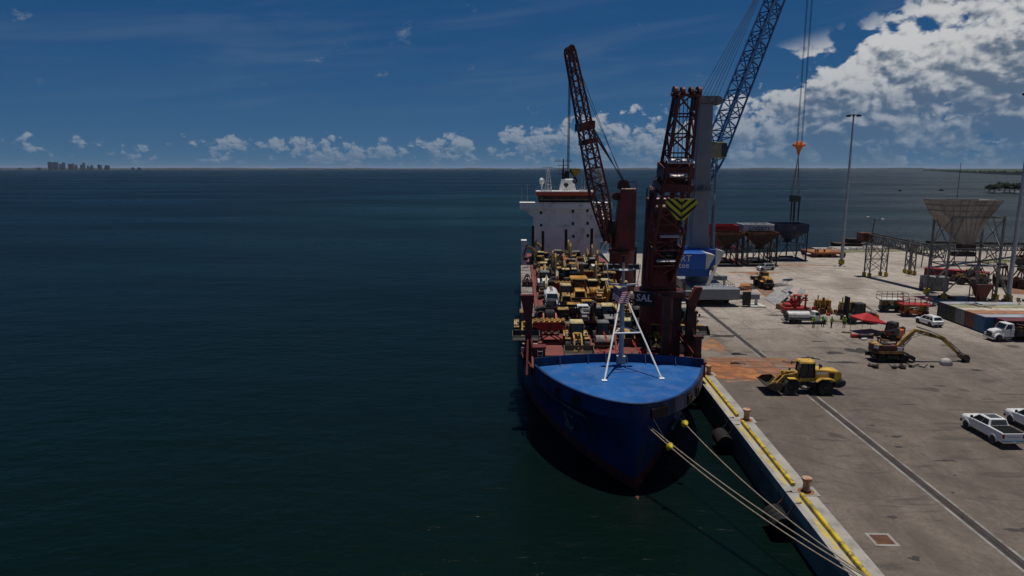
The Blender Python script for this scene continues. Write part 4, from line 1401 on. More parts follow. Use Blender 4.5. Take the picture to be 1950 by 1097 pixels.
def tank_truck():
    r = thing('tank_truck', '', 'truck')
    truck_cab(r, 'machine_white', x0=1.2)
    chassis(r, -4.3, 4.1, (-2.9, -1.7))
    t_ = MB()
    prof = []
    n_ = 18
    secs = []
    for x, k in ((-4.25, 0.0), (-4.2, 0.75), (-4.0, 0.95), (-3.5, 1.0), (0.2, 1.0), (0.5, 0.95), (0.62, 0.6), (0.64, 0.0)):
        secs.append([(x, math.cos(2 * math.pi * i / n_) * 1.12 * max(k, 0.01), 1.85 + math.sin(2 * math.pi * i / n_) * 0.82 * max(k, 0.01)) for i in range(n_)])
    loft(t_, secs)
    tk = t_.build('tank', 'machine_white', r, smooth=True)
    d = MB()
    d.lathe([(1.0, 0), (1.04, 0.0), (1.04, 0.35), (0.9, 0.4)], 18, (0, 0, 0), 'x')
    d.v = [Vector((p.x - 4.5, p.y * 1.08, 1.85 + p.z * 0.8)) for p in d.v]
    d.build('hose_rack', 'machine_dark', r)
    s_ = MB()
    s_.lohi((-4.2, -1.16, 0.95), (0.5, 1.16, 1.2))
    s_.lohi((-4.9, -1.1, 0.5), (-4.2, 1.1, 0.75))
    s_.build('skirt', 'machine_grey', r, bevel=0.03)
    b = MB()
    b.lohi((0.62, -1.1, 0.85), (1.15, 1.1, 1.75))
    b.build('pump_box', 'machine_grey', r, bevel=0.04)
    l = MB()
    for sy in (-1, 1):
        for xx in (0.75, 1.15):
            l.beam((xx, sy * 1.16, 0.35), (xx, sy * 1.16, 1.6), 0.04)
        for i in range(4):
            l.beam((0.75, sy * 1.16, 0.45 + i * 0.32), (1.15, sy * 1.16, 0.45 + i * 0.32), 0.04)
    l.lohi((-3.6, -0.25, 2.66), (0.0, 0.25, 2.72))
    l.build('ladder', 'galvanised', r)
    e = MB()
    for k in range(26):
        a = k / 25 * math.pi * 1.55 + 0.4
    em = MB()
    prev = None
    for k in range(17):
        a = R(200) + k / 16 * R(290)
        em.beam((-3.0 + 0.32 * math.cos(a), -1.13, 2.08 + 0.2 * math.sin(a)), (-3.0 + 0.32 * math.cos(a + 0.33), -1.13, 2.08 + 0.2 * math.sin(a + 0.33)), 0.03, 0.07)
    em.build('emblem', 'machine_red', tk)
    return r


def forklift(body='machine_green'):
    r = thing('forklift', '', 'forklift')
    for x, rr in ((1.5, 0.75), (-1.5, 0.62)):
        for sy in (-1, 1):
            wheel(r, (x, sy * 1.0, rr), rr, 0.5, 'machine_grey', False)
    a = MB()
    a.prism([(-2.4, 0.6), (-2.6, 1.0), (-2.5, 1.75), (-0.8, 1.85), (1.6, 1.35), (1.9, 0.6)], -0.85, 0.85)
    a.build('body', body, r, bevel=0.08, segs=2)
    c = MB()
    c.prism([(-2.9, 0.6), (-3.0, 1.2), (-2.7, 1.7), (-2.2, 1.75), (-2.2, 0.55)], -1.0, 1.0)
    c.build('counterweight', 'machine_orange', r, bevel=0.1, segs=2)
    cab(r, -0.7, 0.9, 0.72, 1.6, 3.2, 'machine_dark', over=0.05)
    m_ = MB()
    for sy in (-1, 1):
        m_.beam((2.15, sy * 0.5, 0.15), (2.0, sy * 0.5, 4.4), 0.22, 0.3)
        m_.beam((2.3, sy * 0.3, 0.3), (2.15, sy * 0.3, 4.2), 0.14, 0.2)
    for zz in (0.5, 1.8, 3.2, 4.3):
        m_.beam((2.12, -0.6, zz), (2.12, 0.6, zz), 0.16, 0.22)
    m_.tube((2.15, 0, 0.3), (2.05, 0, 3.9), 0.1, 8)
    m_.build('mast', 'machine_dark', r)
    k = MB()
    k.lohi((2.35, -0.95, 0.4), (2.5, 0.95, 1.3))
    k.build('fork_carriage', 'machine_dark', r)
    f = MB()
    for sy in (-0.55, 0.55):
        f.lohi((2.45, sy - 0.1, 0.32), (4.3, sy + 0.1, 0.4))
    f.build('fork', 'dark_steel', r)
    l = MB()
    for sy in (-1, 1):
        l.beam((-0.6, sy * 0.6, 3.15), (-2.6, sy * 0.7, 1.8), 0.09)
    l.build('guard_bar', 'machine_dark', r)
    return r


def scissor_lift(base='machine_orange', rail='machine_grey', deck='off_white', big=False):
    r = thing('scissor_lift', '', 'scissor lift')
    for x in (-1.1, 1.1):
        for sy in (-1, 1):
            wheel(r, (x, sy * 0.8, 0.42), 0.42, 0.3, 'machine_grey', False)
    a = MB()
    a.lohi((-1.7, -0.62, 0.42), (1.7, 0.62, 0.85))
    a.lohi((-1.0, -0.95, 0.55), (0.2, -0.62, 1.15))
    a.lohi((-1.0, 0.62, 0.55), (0.2, 0.95, 1.15))
    a.build('base', base, r, bevel=0.05)
    s_ = MB()
    for k in range(3):
        z = 0.95 + k * 0.3
        for sy in (-0.55, 0.55):
            s_.beam((-1.6, sy, z), (1.6, sy, z + 0.2), 0.06, 0.14)
            s_.beam((1.6, sy, z), (-1.6, sy, z + 0.2), 0.06, 0.14)
    s_.build('scissor_arm', 'machine_ochre', r)
    d = MB()
    d.lohi((-1.95, -0.95, 1.85), (1.95, 0.95, 2.0))
    d.build('platform', deck, r)
    l = MB()
    for zz in (2.5, 3.0):
        for sy in (-0.92, 0.92):
            l.beam((-1.92, sy, zz), (1.92, sy, zz), 0.05)
        for sx in (-1.92, 1.92):
            l.beam((sx, -0.92, zz), (sx, 0.92, zz), 0.05)
    for i in range(6):
        x = -1.92 + i * 3.84 / 5
        for sy in (-0.92, 0.92):
            l.beam((x, sy, 2.0), (x, sy, 3.0), 0.05)
    l.build('guard_rail', rail, r)
    c = MB()
    c.box((1.75, 0.7, 2.75), (0.25, 0.35, 0.4))
    c.build('control_box', 'off_white', r)
    return r
# ================================================================== THE SHIP (local x across, y aft from the stem, z up)
SHIP_LOC, SHIP_RZ = Vector((9.0, 50.0, 0.0)), R(1.36)
S0 = 6.4      # the stem stands this far aft of the local origin
SHIP_M = Matrix.Translation(SHIP_LOC) @ Matrix.Rotation(SHIP_RZ, 4, 'Z')
ship = thing('cargo_ship', 'long blue-hulled cargo ship moored at the quay, deck packed with machines', 'ship', SHIP_LOC, SHIP_RZ)
HB = 10.1
KN, RIM, MAIN, DECK = 6.55, 8.0, 6.5, 7.3


def ship_s0(z):
    k = min(max(z / KN, 0), 1.0)
    return 0.35 * (1 - k ** 0.9)


def ship_hb(s, z):
    k = min(max(z / KN, 0.0), 1.0) ** 2.3
    s0 = ship_s0(z)
    if s <= s0:
        return 0.0
    t_ = min((s - s0) / (38 - 15 * k), 1.0)
    h = HB * (1 - (1 - t_) ** 2.0) ** (0.95 - 0.39 * k)
    if s > 102:
        h *= 1 - 0.12 * ((s - 102) / 17) ** 2
    return h


NS = 64
SEND = 118.0


def stations(z):
    s0 = ship_s0(z)
    return [s0 + (SEND - s0) * (i / NS) ** 2.4 for i in range(NS + 1)]


def hull_strip(levels, name, mat, off=0.0, smax=None, flip=False):
    mb = MB()
    for sg in (-1, 1):
        rows = []
        for z in levels:
            row = []
            for s_ in stations(z):
                if smax and s_ > smax:
                    s_ = smax
                row.append((sg * max(ship_hb(s_, z) - off, 0.0), s_ + S0 + (off if s_ < 30 else 0), z))
            rows.append(row)
        b0 = len(mb.v)
        vs = [p for r_ in rows for p in r_]
        k = NS + 1
        fs = []
        for j in range(len(levels) - 1):
            for i in range(NS):
                q = (j * k + i, j * k + i + 1, (j + 1) * k + i + 1, (j + 1) * k + i)
                if (sg > 0) != flip:
                    fs.append(q)
                else:
                    fs.append(q[::-1])
        mb.add(vs, fs)
    return mb.build(name, mat, ship, smooth=True)


hull_strip([1.0, 1.8, 2.6, 3.4, 4.2, 5.0, 5.8, MAIN], 'hull', 'ship_blue')
hull_strip([-6, -3, -1.5, 0, 0.5, 1.0], 'boot_topping', 'boot_red')
# forecastle plating above the main deck line, with bulwark and its inner face
FC = 12.0
hull_strip([MAIN, KN, KN + 0.02, 7.4, RIM], 'bow_bulwark', 'ship_blue', smax=FC)
hull_strip([KN + 0.2, RIM], 'bulwark_lining', 'ship_blue', off=0.16, smax=FC - 0.1, flip=True)
mb = MB()
for sg in (-1, 1):
    pts = [(sg * ship_hb(s_, RIM), s_, RIM) for s_ in stations(RIM) if s_ < FC] + [(sg * ship_hb(FC, RIM), FC, RIM)]
    for a, b_ in zip(pts[:-1], pts[1:]):
        mb.beam((a[0] * 0.992, a[1] + S0 + 0.06, RIM + 0.03), (b_[0] * 0.992, b_[1] + S0 + 0.06, RIM + 0.03), 0.26, 0.07)
mb.build('bulwark_rail', 'ship_blue', ship)
# blue forecastle deck and the breakwater that closes it
mk('bow_deck_blue', (0.008, 0.100, 0.33), 0.5, 0, 0.25, 0.25, (0.03, 0.10, 0.28), 0.55, 0.6, seam=('xy', 5.0, 1.8, 0.025))
FD = 7.78
pts = [(ship_hb(s_, RIM) - 0.05, s_) for s_ in stations(RIM) if s_ < FC - 0.2] + [(ship_hb(FC, RIM) - 0.05, FC - 0.1)]
pts += [(hw_k * 0.98, 13.9 - 2.0 * (hw_k / 8.3) ** 2) for hw_k in (7.2, 5.5, 3.5, 1.5)]
poly = [(x, y + S0) for x, y in pts] + [(-x, y + S0) for x, y in reversed(pts) if x > 0.01]
mb = MB()
mb.prism(poly, FD - 0.12, FD, 'z')
mb.build('forecastle_deck', 'bow_deck_blue', ship)
mb = MB()
bwp = []
hwf = ship_hb(FC, RIM)
BWT = 8.7


def bw_y(x):
    return S0 + 13.9 - 2.0 * (x / hwf) ** 2


for i in range(13):
    x = -hwf + 2 * hwf * i / 12
    bwp.append((x, bw_y(x)))
for a, b_ in zip(bwp[:-1], bwp[1:]):
    mb.beam((a[0], a[1], (MAIN + BWT) / 2), (b_[0], b_[1], (MAIN + BWT) / 2), 0.12, BWT - MAIN)
for x in (-6, -3, -1.1, 1.1, 3, 6):
    yb = bw_y(x) - 0.05
    mb.add([(x - 0.04, yb, FD), (x - 0.04, yb - 0.7, FD), (x - 0.04, yb, BWT), (x + 0.04, yb, FD), (x + 0.04, yb - 0.7, FD), (x + 0.04, yb, BWT)],
           [(0, 1, 2), (5, 4, 3), (0, 3, 4, 1), (1, 4, 5, 2), (2, 5, 3, 0)])
mb.build('breakwater', 'ship_blue', ship)
# mooring openings in the bow plating
def hull_window(s_, sg, z0, z1, w_):
    h0 = ship_hb(s_, (z0 + z1) / 2)
    h1 = ship_hb(s_ + 0.2, (z0 + z1) / 2)
    dirv_ = Vector((sg * (h1 - h0), 0.2, 0)).normalized()
    c_ = Vector((sg * h0, s_ + S0, (z0 + z1) / 2))
    nrm = Vector((sg * dirv_.y, -sg * dirv_.x * 1, 0)) if False else Vector((dirv_.y * sg, -abs(dirv_.x), 0)).normalized()
    mb = MB()
    a = math.atan2(dirv_.y, dirv_.x)
    mb.box((0, 0, 0), (w_, 0.10, z1 - z0))
    o = mb.build('mooring_opening', 'black_paint', ship, loc=c_ + nrm * 0.02, rz=a)
    q = MB()
    for dz_ in (-(z1 - z0) / 2, (z1 - z0) / 2):
        q.box((0, 0, dz_), (w_ + 0.16, 0.2, 0.08))
    for dx_ in (-w_ / 2, w_ / 2):
        q.box((dx_, 0, 0), (0.08, 0.2, z1 - z0))
    q.box((0, 0.0, -(z1 - z0) * 0.3), (w_, 0.13, 0.18))
    q.build('opening_frame', 'ship_red_dark', o)


for s_, sg, w_ in ((6.2, -1, 0.7), (3.6, -1, 0.9), (0.62, 1, 1.7), (4.2, 1, 0.9), (6.4, 1, 0.8), (13.0, -1, 0.5)):
    hull_window(s_, sg, 6.75, 7.5, w_)
# ship's name on both bows, anchors in their recesses, bulbous bow
def hull_frame(s_, z, sg):
    c_ = Vector((sg * ship_hb(s_, z), s_ + S0, z))
    ds = Vector((sg * ship_hb(s_ + 0.4, z), s_ + 0.4, z)) - Vector((sg * ship_hb(s_ - 0.4, z), s_ - 0.4, z))
    dz_ = Vector((sg * ship_hb(s_, z + 0.3), s_, z + 0.3)) - Vector((sg * ship_hb(s_, z - 0.3), s_, z - 0.3))
    ds.normalize()
    xa = -ds if sg < 0 else ds      # reading direction
    nn = xa.cross(dz_).normalized()
    if nn.x * sg < 0:
        xa = -xa
        nn = xa.cross(dz_).normalized()
    up_ = nn.cross(xa)
    return Matrix(((xa.x, up_.x, nn.x, c_.x + nn.x * 0.05), (xa.y, up_.y, nn.y, c_.y + nn.y * 0.05), (xa.z, up_.z, nn.z, c_.z + nn.z * 0.05), (0, 0, 0, 1)))


NAME = 'INDUSTRIAL CHARGER'
for sg in (-1, 1):
    adv = 0.62
    for i, ch in enumerate(NAME):
        if ch == ' ':
            continue
        k = i - (len(NAME) - 1) / 2
        s_ = 9.9 - k * adv if sg < 0 else 9.9 + k * adv
        o = text(ch, 1.0, 'letter_faded', ship, (0, 0, 0), (0, 0, 0), depth=0.01)
        o.matrix_local = hull_frame(s_, 5.2, sg)
for sg in (-1, 1):
    fr = hull_frame(9.0, 3.2, sg)
    a = MB()
    a.box((0, 0, 0.05), (2.2, 1.9, 0.5))
    o = a.build('anchor_recess', 'ship_blue', ship, bevel=0.15)
    o.matrix_local = fr
    an = MB()
    an.beam((0, 0.9, 0.45), (0, -0.9, 0.45), 0.22)
    an.beam((-0.8, -0.3, 0.5), (0, -0.95, 0.5), 0.3, 0.22)
    an.beam((0.8, -0.3, 0.5), (0, -0.95, 0.5), 0.3, 0.22)
    an.tube((0, 0.95, 0.45), (0, 1.3, 0.35), 0.14)
    an.build('anchor', 'machine_grey', o)
mb = MB()
secs = []
for i in range(11):
    a = math.pi * i / 10
    y_ = S0 - 0.9 - math.cos(a) * 3.4
    rr = math.sin(a) ** 0.75
    secs.append([(math.cos(2 * math.pi * k / 16) * 1.6 * max(rr, 0.02), y_, -1.32 + math.sin(2 * math.pi * k / 16) * 1.35 * max(rr, 0.02)) for k in range(16)])
loft(mb, secs)
mb.build('bulbous_bow', 'boot_red', ship, smooth=True)

# main deck, side coamings, hatch covers -------------------------------------
mb = MB()
pts = [(ship_hb(s_, MAIN) - 0.02, s_) for s_ in stations(MAIN) if s_ > 9] + [(ship_hb(SEND, MAIN), SEND)]
poly = [(x, y + S0) for x, y in pts] + [(-x, y + S0) for x, y in reversed(pts)]
mb.prism(poly, MAIN - 0.25, MAIN, 'z')
mb.build('main_deck', 'ship_red_deck', ship)
mb = MB()
for sg in (-1, 1):
    pp = [(sg * (ship_hb(s_, MAIN) - 0.05), s_ + S0) for s_ in [FC - 0.3 + k * 1.2 for k in range(9)]]
    for (x0, y0), (x1, y1) in zip(pp[:-1], pp[1:]):
        hh = 1.0 if y0 < 24 else 0.5
        mb.beam((x0, y0, MAIN + hh / 2), (x1, y1, MAIN + hh / 2), 0.12, hh)
mb.build('side_bulwark', 'ship_red', ship)
mb = MB()
mb.lohi((-7.4, 24.5, MAIN), (5.6, 103.0, DECK - 0.15))
mb.lohi((5.6, 46, MAIN), (7.4, 62, DECK - 0.15))
mb.build('hatch_coaming', 'ship_red_dark', ship)
y_ = 24.5
k = 0
while y_ < 102:
    c = MB()
    c.lohi((-7.35, y_ + 0.06, DECK - 0.15), (5.6, y_ + 6.8, DECK))
    c.build('hatch_cover', 'ship_red_deck', ship, bevel=0.03)
    y_ += 6.86
# grey pontoon covers down the left side with the red walkway beside them
GP = [(27.0, 36.5), (44.0, 50.5), (51.0, 62.5), (63.2, 75.0), (75.8, 87.5), (88.3, 95.2)]
for a, b_ in GP:
    c = MB()
    c.lohi((-10.05, a, MAIN), (-8.05, b_, MAIN + 1.05))
    o = c.build('pontoon_cover', 'hatch_grey', ship, bevel=0.05)
    q = MB()
    nst = int((b_ - a) / 1.4)
    for i in range(nst):
        yy = a + (b_ - a) * (i + 0.5) / nst
        q.box((-9.05, yy, MAIN + 1.06), (1.85, 0.07, 0.03))
    q.build('cover_rib', 'hatch_grey', o)
c = MB()
c.lohi((-7.95, 36, MAIN), (-7.42, 97, MAIN + 1.0))
c.build('walkway', 'ship_red_deck', ship)
# guard rails along the side
c = MB()
for sg in (-1, 1):
    for i in range(48):
        yy = 24 + i * 1.6
        c.beam((sg * 10.02, yy, MAIN), (sg * 10.02, yy, MAIN + (2.1 if sg < 0 and yy > 42 else 1.1)), 0.04)
    for zz in (0.55, 1.1):
        c.beam((sg * 10.02, 24, MAIN + zz), (sg * 10.02, 99.2, MAIN + zz), 0.035)
    c.beam((-10.02, 42, MAIN + 2.1), (-10.02, 99.2, MAIN + 2.1), 0.035)
c.build('guard_rail', 'ship_red_dark', ship)

# steel frames forward: boom rests and lashing posts ------------------------
def post_frame(pts, w_, name='lashing_frame'):
    c = MB()
    for p_, q_ in pts:
        c.beam(p_, q_, w_)
    return c.build(name, 'ship_red', ship)


# left boom rest: thick column with fork head and raking stays
c = MB()
BX = -9.25
c.beam((BX, 22.5, MAIN), (BX, 22.5, 14.0), 0.7, 0.7)
c.add([(BX - 0.9, 22.1, 14.6), (BX + 0.6, 22.1, 14.6), (BX + 0.4, 22.1, 12.4), (BX - 0.4, 22.1, 11.9), (BX - 0.9, 22.9, 14.6), (BX + 0.6, 22.9, 14.6), (BX + 0.4, 22.9, 12.4), (BX - 0.4, 22.9, 11.9)],
      [(3, 2, 1, 0), (4, 5, 6, 7), (0, 1, 5, 4), (1, 2, 6, 5), (2, 3, 7, 6), (3, 0, 4, 7)])
c.beam((BX - 0.2, 19.6, MAIN), (BX - 0.05, 22.3, 10.8), 0.22)
c.beam((BX + 1.0, 19.6, MAIN), (BX + 0.05, 22.3, 10.8), 0.22)
c.beam((BX - 0.6, 22.5, MAIN), (BX, 22.5, 11.4), 0.2)
c.build('boom_rest', 'ship_red', ship)
c = MB()
c.lohi((-8.7, 20.0, MAIN), (-7.5, 21.2, 9.3))
c.lohi((-8.8, 19.9, 9.3), (-7.4, 21.3, 9.45))
o = c.build('deck_locker', 'ship_red', ship)
l = MB()
for xx in (-8.3, -7.8):
    l.beam((xx, 19.85, MAIN), (xx, 19.85, 9.1), 0.05)
for i in range(6):
    l.beam((-8.3, 19.85, 6.9 + i * 0.42), (-7.8, 19.85, 6.9 + i * 0.42), 0.05)
l.build('ladder', 'ship_white', o)
# right group of columns
for (x, s_, h, w_) in ((5.5, 22.0, 14.5, 0.7), (7.0, 23.5, 14.5, 0.75), (8.3, 23.0, 14.0, 0.75), (9.3, 25.0, 12.2, 0.45), (8.7, 20.8, 10.4, 0.65), (6.2, 26.0, 13.2, 0.45)):
    c = MB()
    c.beam((x, s_, MAIN), (x, s_, h), w_, w_)
    c.box((x, s_, h), (w_ * 1.5, w_ * 1.3, 0.25))
    c.build('lashing_column', 'ship_red_dark', ship)
c = MB()
c.lohi((4.9, 22.6, 14.3), (7.6, 23.4, 14.75))
c.add([(7.8, 22.5, 13.6), (8.7, 22.5, 15.4), (9.4, 22.5, 15.4), (8.7, 22.5, 12.9), (7.8, 23.3, 13.6), (8.7, 23.3, 15.4), (9.4, 23.3, 15.4), (8.7, 23.3, 12.9)],
      [(0, 1, 2, 3), (7, 6, 5, 4), (0, 4, 5, 1), (1, 5, 6, 2), (2, 6, 7, 3), (3, 7, 4, 0)])
c.build('boom_cradle', 'ship_red', ship)
for a, b_ in (((7.0, 23.3, 10.8), (9.5, 20.0, MAIN)), ((8.3, 22.8, 11.6), (9.6, 21.6, MAIN)), ((5.5, 21.8, 11.0), (7.0, 23.3, 6.8)), ((7.0, 23.3, 11.0), (5.5, 21.8, 6.8)), ((6.2, 26, 12.1), (8.7, 20.8, 7.1))):
    c = MB()
    c.beam(a, b_, 0.22)
    c.build('brace', 'ship_red', ship)
for (x, s_) in ((5.7, 21.2), (7.4, 20.7), (8.6, 19.4)):
    c = MB()
    c.lohi((x - 0.55, s_ - 0.4, MAIN), (x + 0.55, s_ + 0.4, 8.0))
    c.lohi((x - 0.65, s_ - 0.5, 8.0), (x + 0.65, s_ + 0.5, 8.12))
    c.build('winch_box', 'ship_red', ship)

# foremast tripod -----------------------------------------------------------
MX, MS = 0.45, 19.8
c = MB()
c.tube((MX, MS, FD - 0.1), (MX, MS, 15.8), 0.27, 12, 0.22)
c.tube((MX, MS, 15.8), (MX, MS, 18.6), 0.18, 10, 0.12)
c.box((MX, MS, FD + 0.4), (0.9, 0.7, 0.8))
mast = c.build('foremast', 'mast_grey', ship, smooth=True)
INV = SHIP_M.inverted()
FEET = [INV @ gz(1151, 726, FD), INV @ gz(1260, 722, FD)]
TOPZ = 15.1
for sg, ft in zip((-1, 1), FEET):
    c = MB()
    c.tube((MX + sg * 0.2, MS - 0.2, TOPZ), ft, 0.095, 8)
    c.box((ft.x, ft.y, FD + 0.06), (0.5, 0.5, 0.12))
    c.build('mast_stay', 'ship_white', mast)
c = MB()
fr_ = 0.46
L_ = Vector((MX - 0.2, MS - 0.2, TOPZ)).lerp(FEET[0], fr_)
R_ = Vector((MX + 0.2, MS - 0.2, TOPZ)).lerp(FEET[1], fr_)
c.tube(L_, R_, 0.08, 8)
c.tube(L_, (MX, MS - 0.3, L_.z + 0.1), 0.07, 8)
c.tube(R_, (MX, MS - 0.3, L_.z + 0.1), 0.07, 8)
c.build('mast_brace', 'ship_white', mast)
c = MB()
for zz, hw_ in ((16.1, 1.45), (17.7, 1.75)):
    c.beam((MX - hw_, MS, zz + 0.15), (MX, MS, zz), 0.16)
    c.beam((MX + hw_, MS, zz + 0.15), (MX, MS, zz), 0.16)
    c.box((MX, MS, zz), (0.9, 0.8, 0.08))
c.beam((MX - 1.45, MS, 16.2), (MX - 1.75, MS, 18.3), 0.08)
c.beam((MX + 1.45, MS, 16.2), (MX + 1.75, MS, 18.3), 0.08)
c.build('crosstree', 'ship_white', mast)
for i, x in enumerate((-1.35, -0.7, 0.7, 1.35)):
    c = MB()
    c.box((MX + x, MS - 0.1, 18.1), (0.5, 0.45, 0.5))
    c.build('mast_light', 'machine_dark', mast, bevel=0.06)
c = MB()
c.lathe([(0.0, -0.35), (0.36, -0.33), (0.40, 0.0), (0.3, 0.3), (0, 0.32)], 14, (MX, MS - 0.5, 15.75), 'y')
c.build('fog_horn', 'crane_grey', mast)
c = MB()
c.tube((MX, MS, 18.5), (MX, MS, 19.2), 0.15, 8)
c.build('mast_lamp', 'machine_dark', mast)

# superstructure --------------------------------------------------------------
HS = 103.8
sup = MB()
sup.lohi((-7.25, HS, MAIN), (7.25, HS + 15, 19.0))
su = sup.build('superstructure', 'ship_white', ship)
c = MB()
for zz in (9.6, 12.3, 15.0, 17.75):
    c.lohi((-7.27, HS - 0.12, zz), (7.27, HS, zz + 0.1))
for i in range(30):
    x = -7.0 + i * 14.0 / 29
    c.lohi((x - 0.025, HS - 0.04, MAIN), (x + 0.025, HS, 19.0))
c.build('wall_stiffener', 'ship_white', su)
for (u, v) in ((1030, 405), (1030.6, 429), (1091, 402.5), (1091, 426), (1092, 450), (1118.5, 401), (1119, 425.5), (1119.5, 449)):
    p_ = SHIP_M.inverted() @ gy(u, v, 50 + HS)
    c = MB()
    c.lohi((p_.x - 0.24, HS - 0.07, p_.z - 0.3), (p_.x + 0.24, HS - 0.05, p_.z + 0.3))
    o = c.build('window', 'glass_dark', su)
    q = MB()
    q.lohi((p_.x - 0.31, HS - 0.06, p_.z - 0.37), (p_.x + 0.31, HS - 0.045, p_.z + 0.37))
    q.build('window_frame', 'ship_grey', su)
# bridge deck with wings
c = MB()
c.lohi((-10.3, HS - 0.6, 19.0), (10.3, HS + 6, 20.35))
for sg in (-1, 1):
    xs_ = [sg * 10.3, sg * 7.25, sg * 7.25]
    c.prism([(sg * 10.3, 19.0), (sg * 9.2, 19.0), (sg * 7.25, 17.4), (sg * 7.25, 19.0)] if False else [(sg * 7.25, 17.2), (sg * 9.6, 19.02), (sg * 7.25, 19.02)], HS - 0.4, HS + 4, 'y')
bd = c.build('bridge_deck', 'ship_white', ship)
c = MB()
c.lohi((-10.32, HS - 0.62, 20.25), (10.32, HS + 0.4, 20.42))
c.build('bridge_wing_rail', 'ship_grey', bd)
wh = MB()
wh.taper(-5.9, 5.9, HS + 0.9, HS + 6, 20.35, -6.3, 6.3, HS + 0.5, HS + 6, 22.0)
wo = wh.build('wheelhouse', 'machine_dark', ship)
for i in range(13):
    c = MB()
    x0 = -5.75 + i * 0.885
    c.add([(x0 + 0.06, HS + 0.82, 20.62), (x0 + 0.82, HS + 0.82, 20.62), (x0 * 1.04 + 0.84, HS + 0.535, 21.8), (x0 * 1.04 + 0.06, HS + 0.535, 21.8)], [(0, 1, 2, 3)])
    c.build('bridge_window', 'glass_dark', wo)
c = MB()
c.lohi((-6.6, HS + 0.2, 22.0), (6.6, HS + 6.5, 22.75))
c.build('roof_band', 'ship_orange', wo)
c = MB()
c.lohi((-6.62, HS + 0.18, 22.75), (6.62, HS + 6.52, 22.95))
for i in range(24):
    x = -6.55 + i * 13.1 / 23
    c.beam((x, HS + 0.25, 22.95), (x, HS + 0.25, 24.0), 0.05)
for zz in (23.45, 24.0):
    c.beam((-6.55, HS + 0.25, zz), (6.55, HS + 0.25, zz), 0.05)
for i, x in enumerate((-4.8, -4.1, -3.4, 3.3, 4.0, 4.8)):
    c.box((x, HS + 0.7, 23.2), (0.5, 0.4, 0.45))
c.build('monkey_island', 'ship_white', wo)
fu = MB()
fu.taper(-1.2, 2.6, HS + 4, HS + 7, 22.9, -0.6, 1.9, HS + 4.4, HS + 7, 25.6)
fo = fu.build('funnel', 'ship_white', ship, bevel=0.1)
c = MB()
c.prism([(-0.3, 24.3), (0.0, 24.65), (0.6, 24.65), (0.9, 24.3), (0.3, 23.5)], HS + 4.02, HS + 4.14, 'y')
c.build('funnel_emblem', 'letter_black', fo)
c = MB()
for sx in (-0.35, 0.0, 0.45, 0.85):
    c.tube((sx, HS + 5.6, 25.4), (sx, HS + 5.6, 26.9 + 0.5 * (sx > 0)), 0.3, 10)
c.build('exhaust_pipe', 'black_paint', fo)
mm = MB()
mm.tube((-0.35, HS + 5, 25.2), (-0.35, HS + 5, 30.2), 0.28, 8, 0.1)
for zz, hw_ in ((26.6, 1.1), (27.6, 1.2), (28.6, 1.3), (29.6, 2.0)):
    mm.beam((-0.35 - hw_, HS + 5, zz), (-0.35 + hw_, HS + 5, zz), 0.1)
    for k in (-0.8, -0.4, 0.4, 0.8):
        mm.beam((-0.35 + hw_ * k, HS + 5, zz), (-0.35 + hw_ * k, HS + 5, zz + 0.45), 0.07)
mm.box((-0.35, HS + 5, 27.2), (0.9, 0.9, 0.12))
mm.build('signal_mast', 'black_paint', ship)
rm = MB()
for a in ((-4.6, HS + 2.0), (-3.1, HS + 2.0), (-3.85, HS + 3.6)):
    rm.beam((a[0], a[1], 22.9), (-3.85 + (a[0] + 3.85) * 0.35, HS + 2.6, 27.4), 0.12)
for k in range(5):
    zz = 23.6 + k * 0.8
    f_ = 1 - (zz - 22.9) / 4.5 * 0.65
    rm.beam((-3.85 - 0.75 * f_, HS + 2.1, zz), (-3.85 + 0.75 * f_, HS + 2.1, zz), 0.08)
rm.box((-3.9, HS + 2.5, 27.4), (1.3, 0.9, 0.1))
rm.box((-3.9, HS + 2.5, 28.2), (2.4, 0.2, 0.16))
rm.beam((-3.9, HS + 2.5, 27.4), (-3.9, HS + 2.5, 28.2), 0.2)
rm.build('radar_mast', 'ship_white', ship)
dm = MB()
dm.lathe([(0.25, 0), (0.3, 0.5), (0.55, 0.75), (0.62, 1.15), (0.5, 1.6), (0.2, 1.85), (0.0, 1.9)], 14, (-5.3, HS + 2.5, 24.0))
dm.beam((-5.3, HS + 2.5, 22.9), (-5.3, HS + 2.5, 24.1), 0.35)
dm.build('radar_dome', 'ship_white', ship, smooth=True)
wa = MB()
for x, h in ((-9.8, 24.0), (-8.6, 24.4), (3.6, 26.0), (4.2, 25.2), (6.3, 25.0)):
    wa.tube((x, HS + 1, 20.3 if abs(x) > 7 else 22.9), (x, HS + 1, h), 0.03, 5)
wa.build('whip_antenna', 'ship_white', ship)
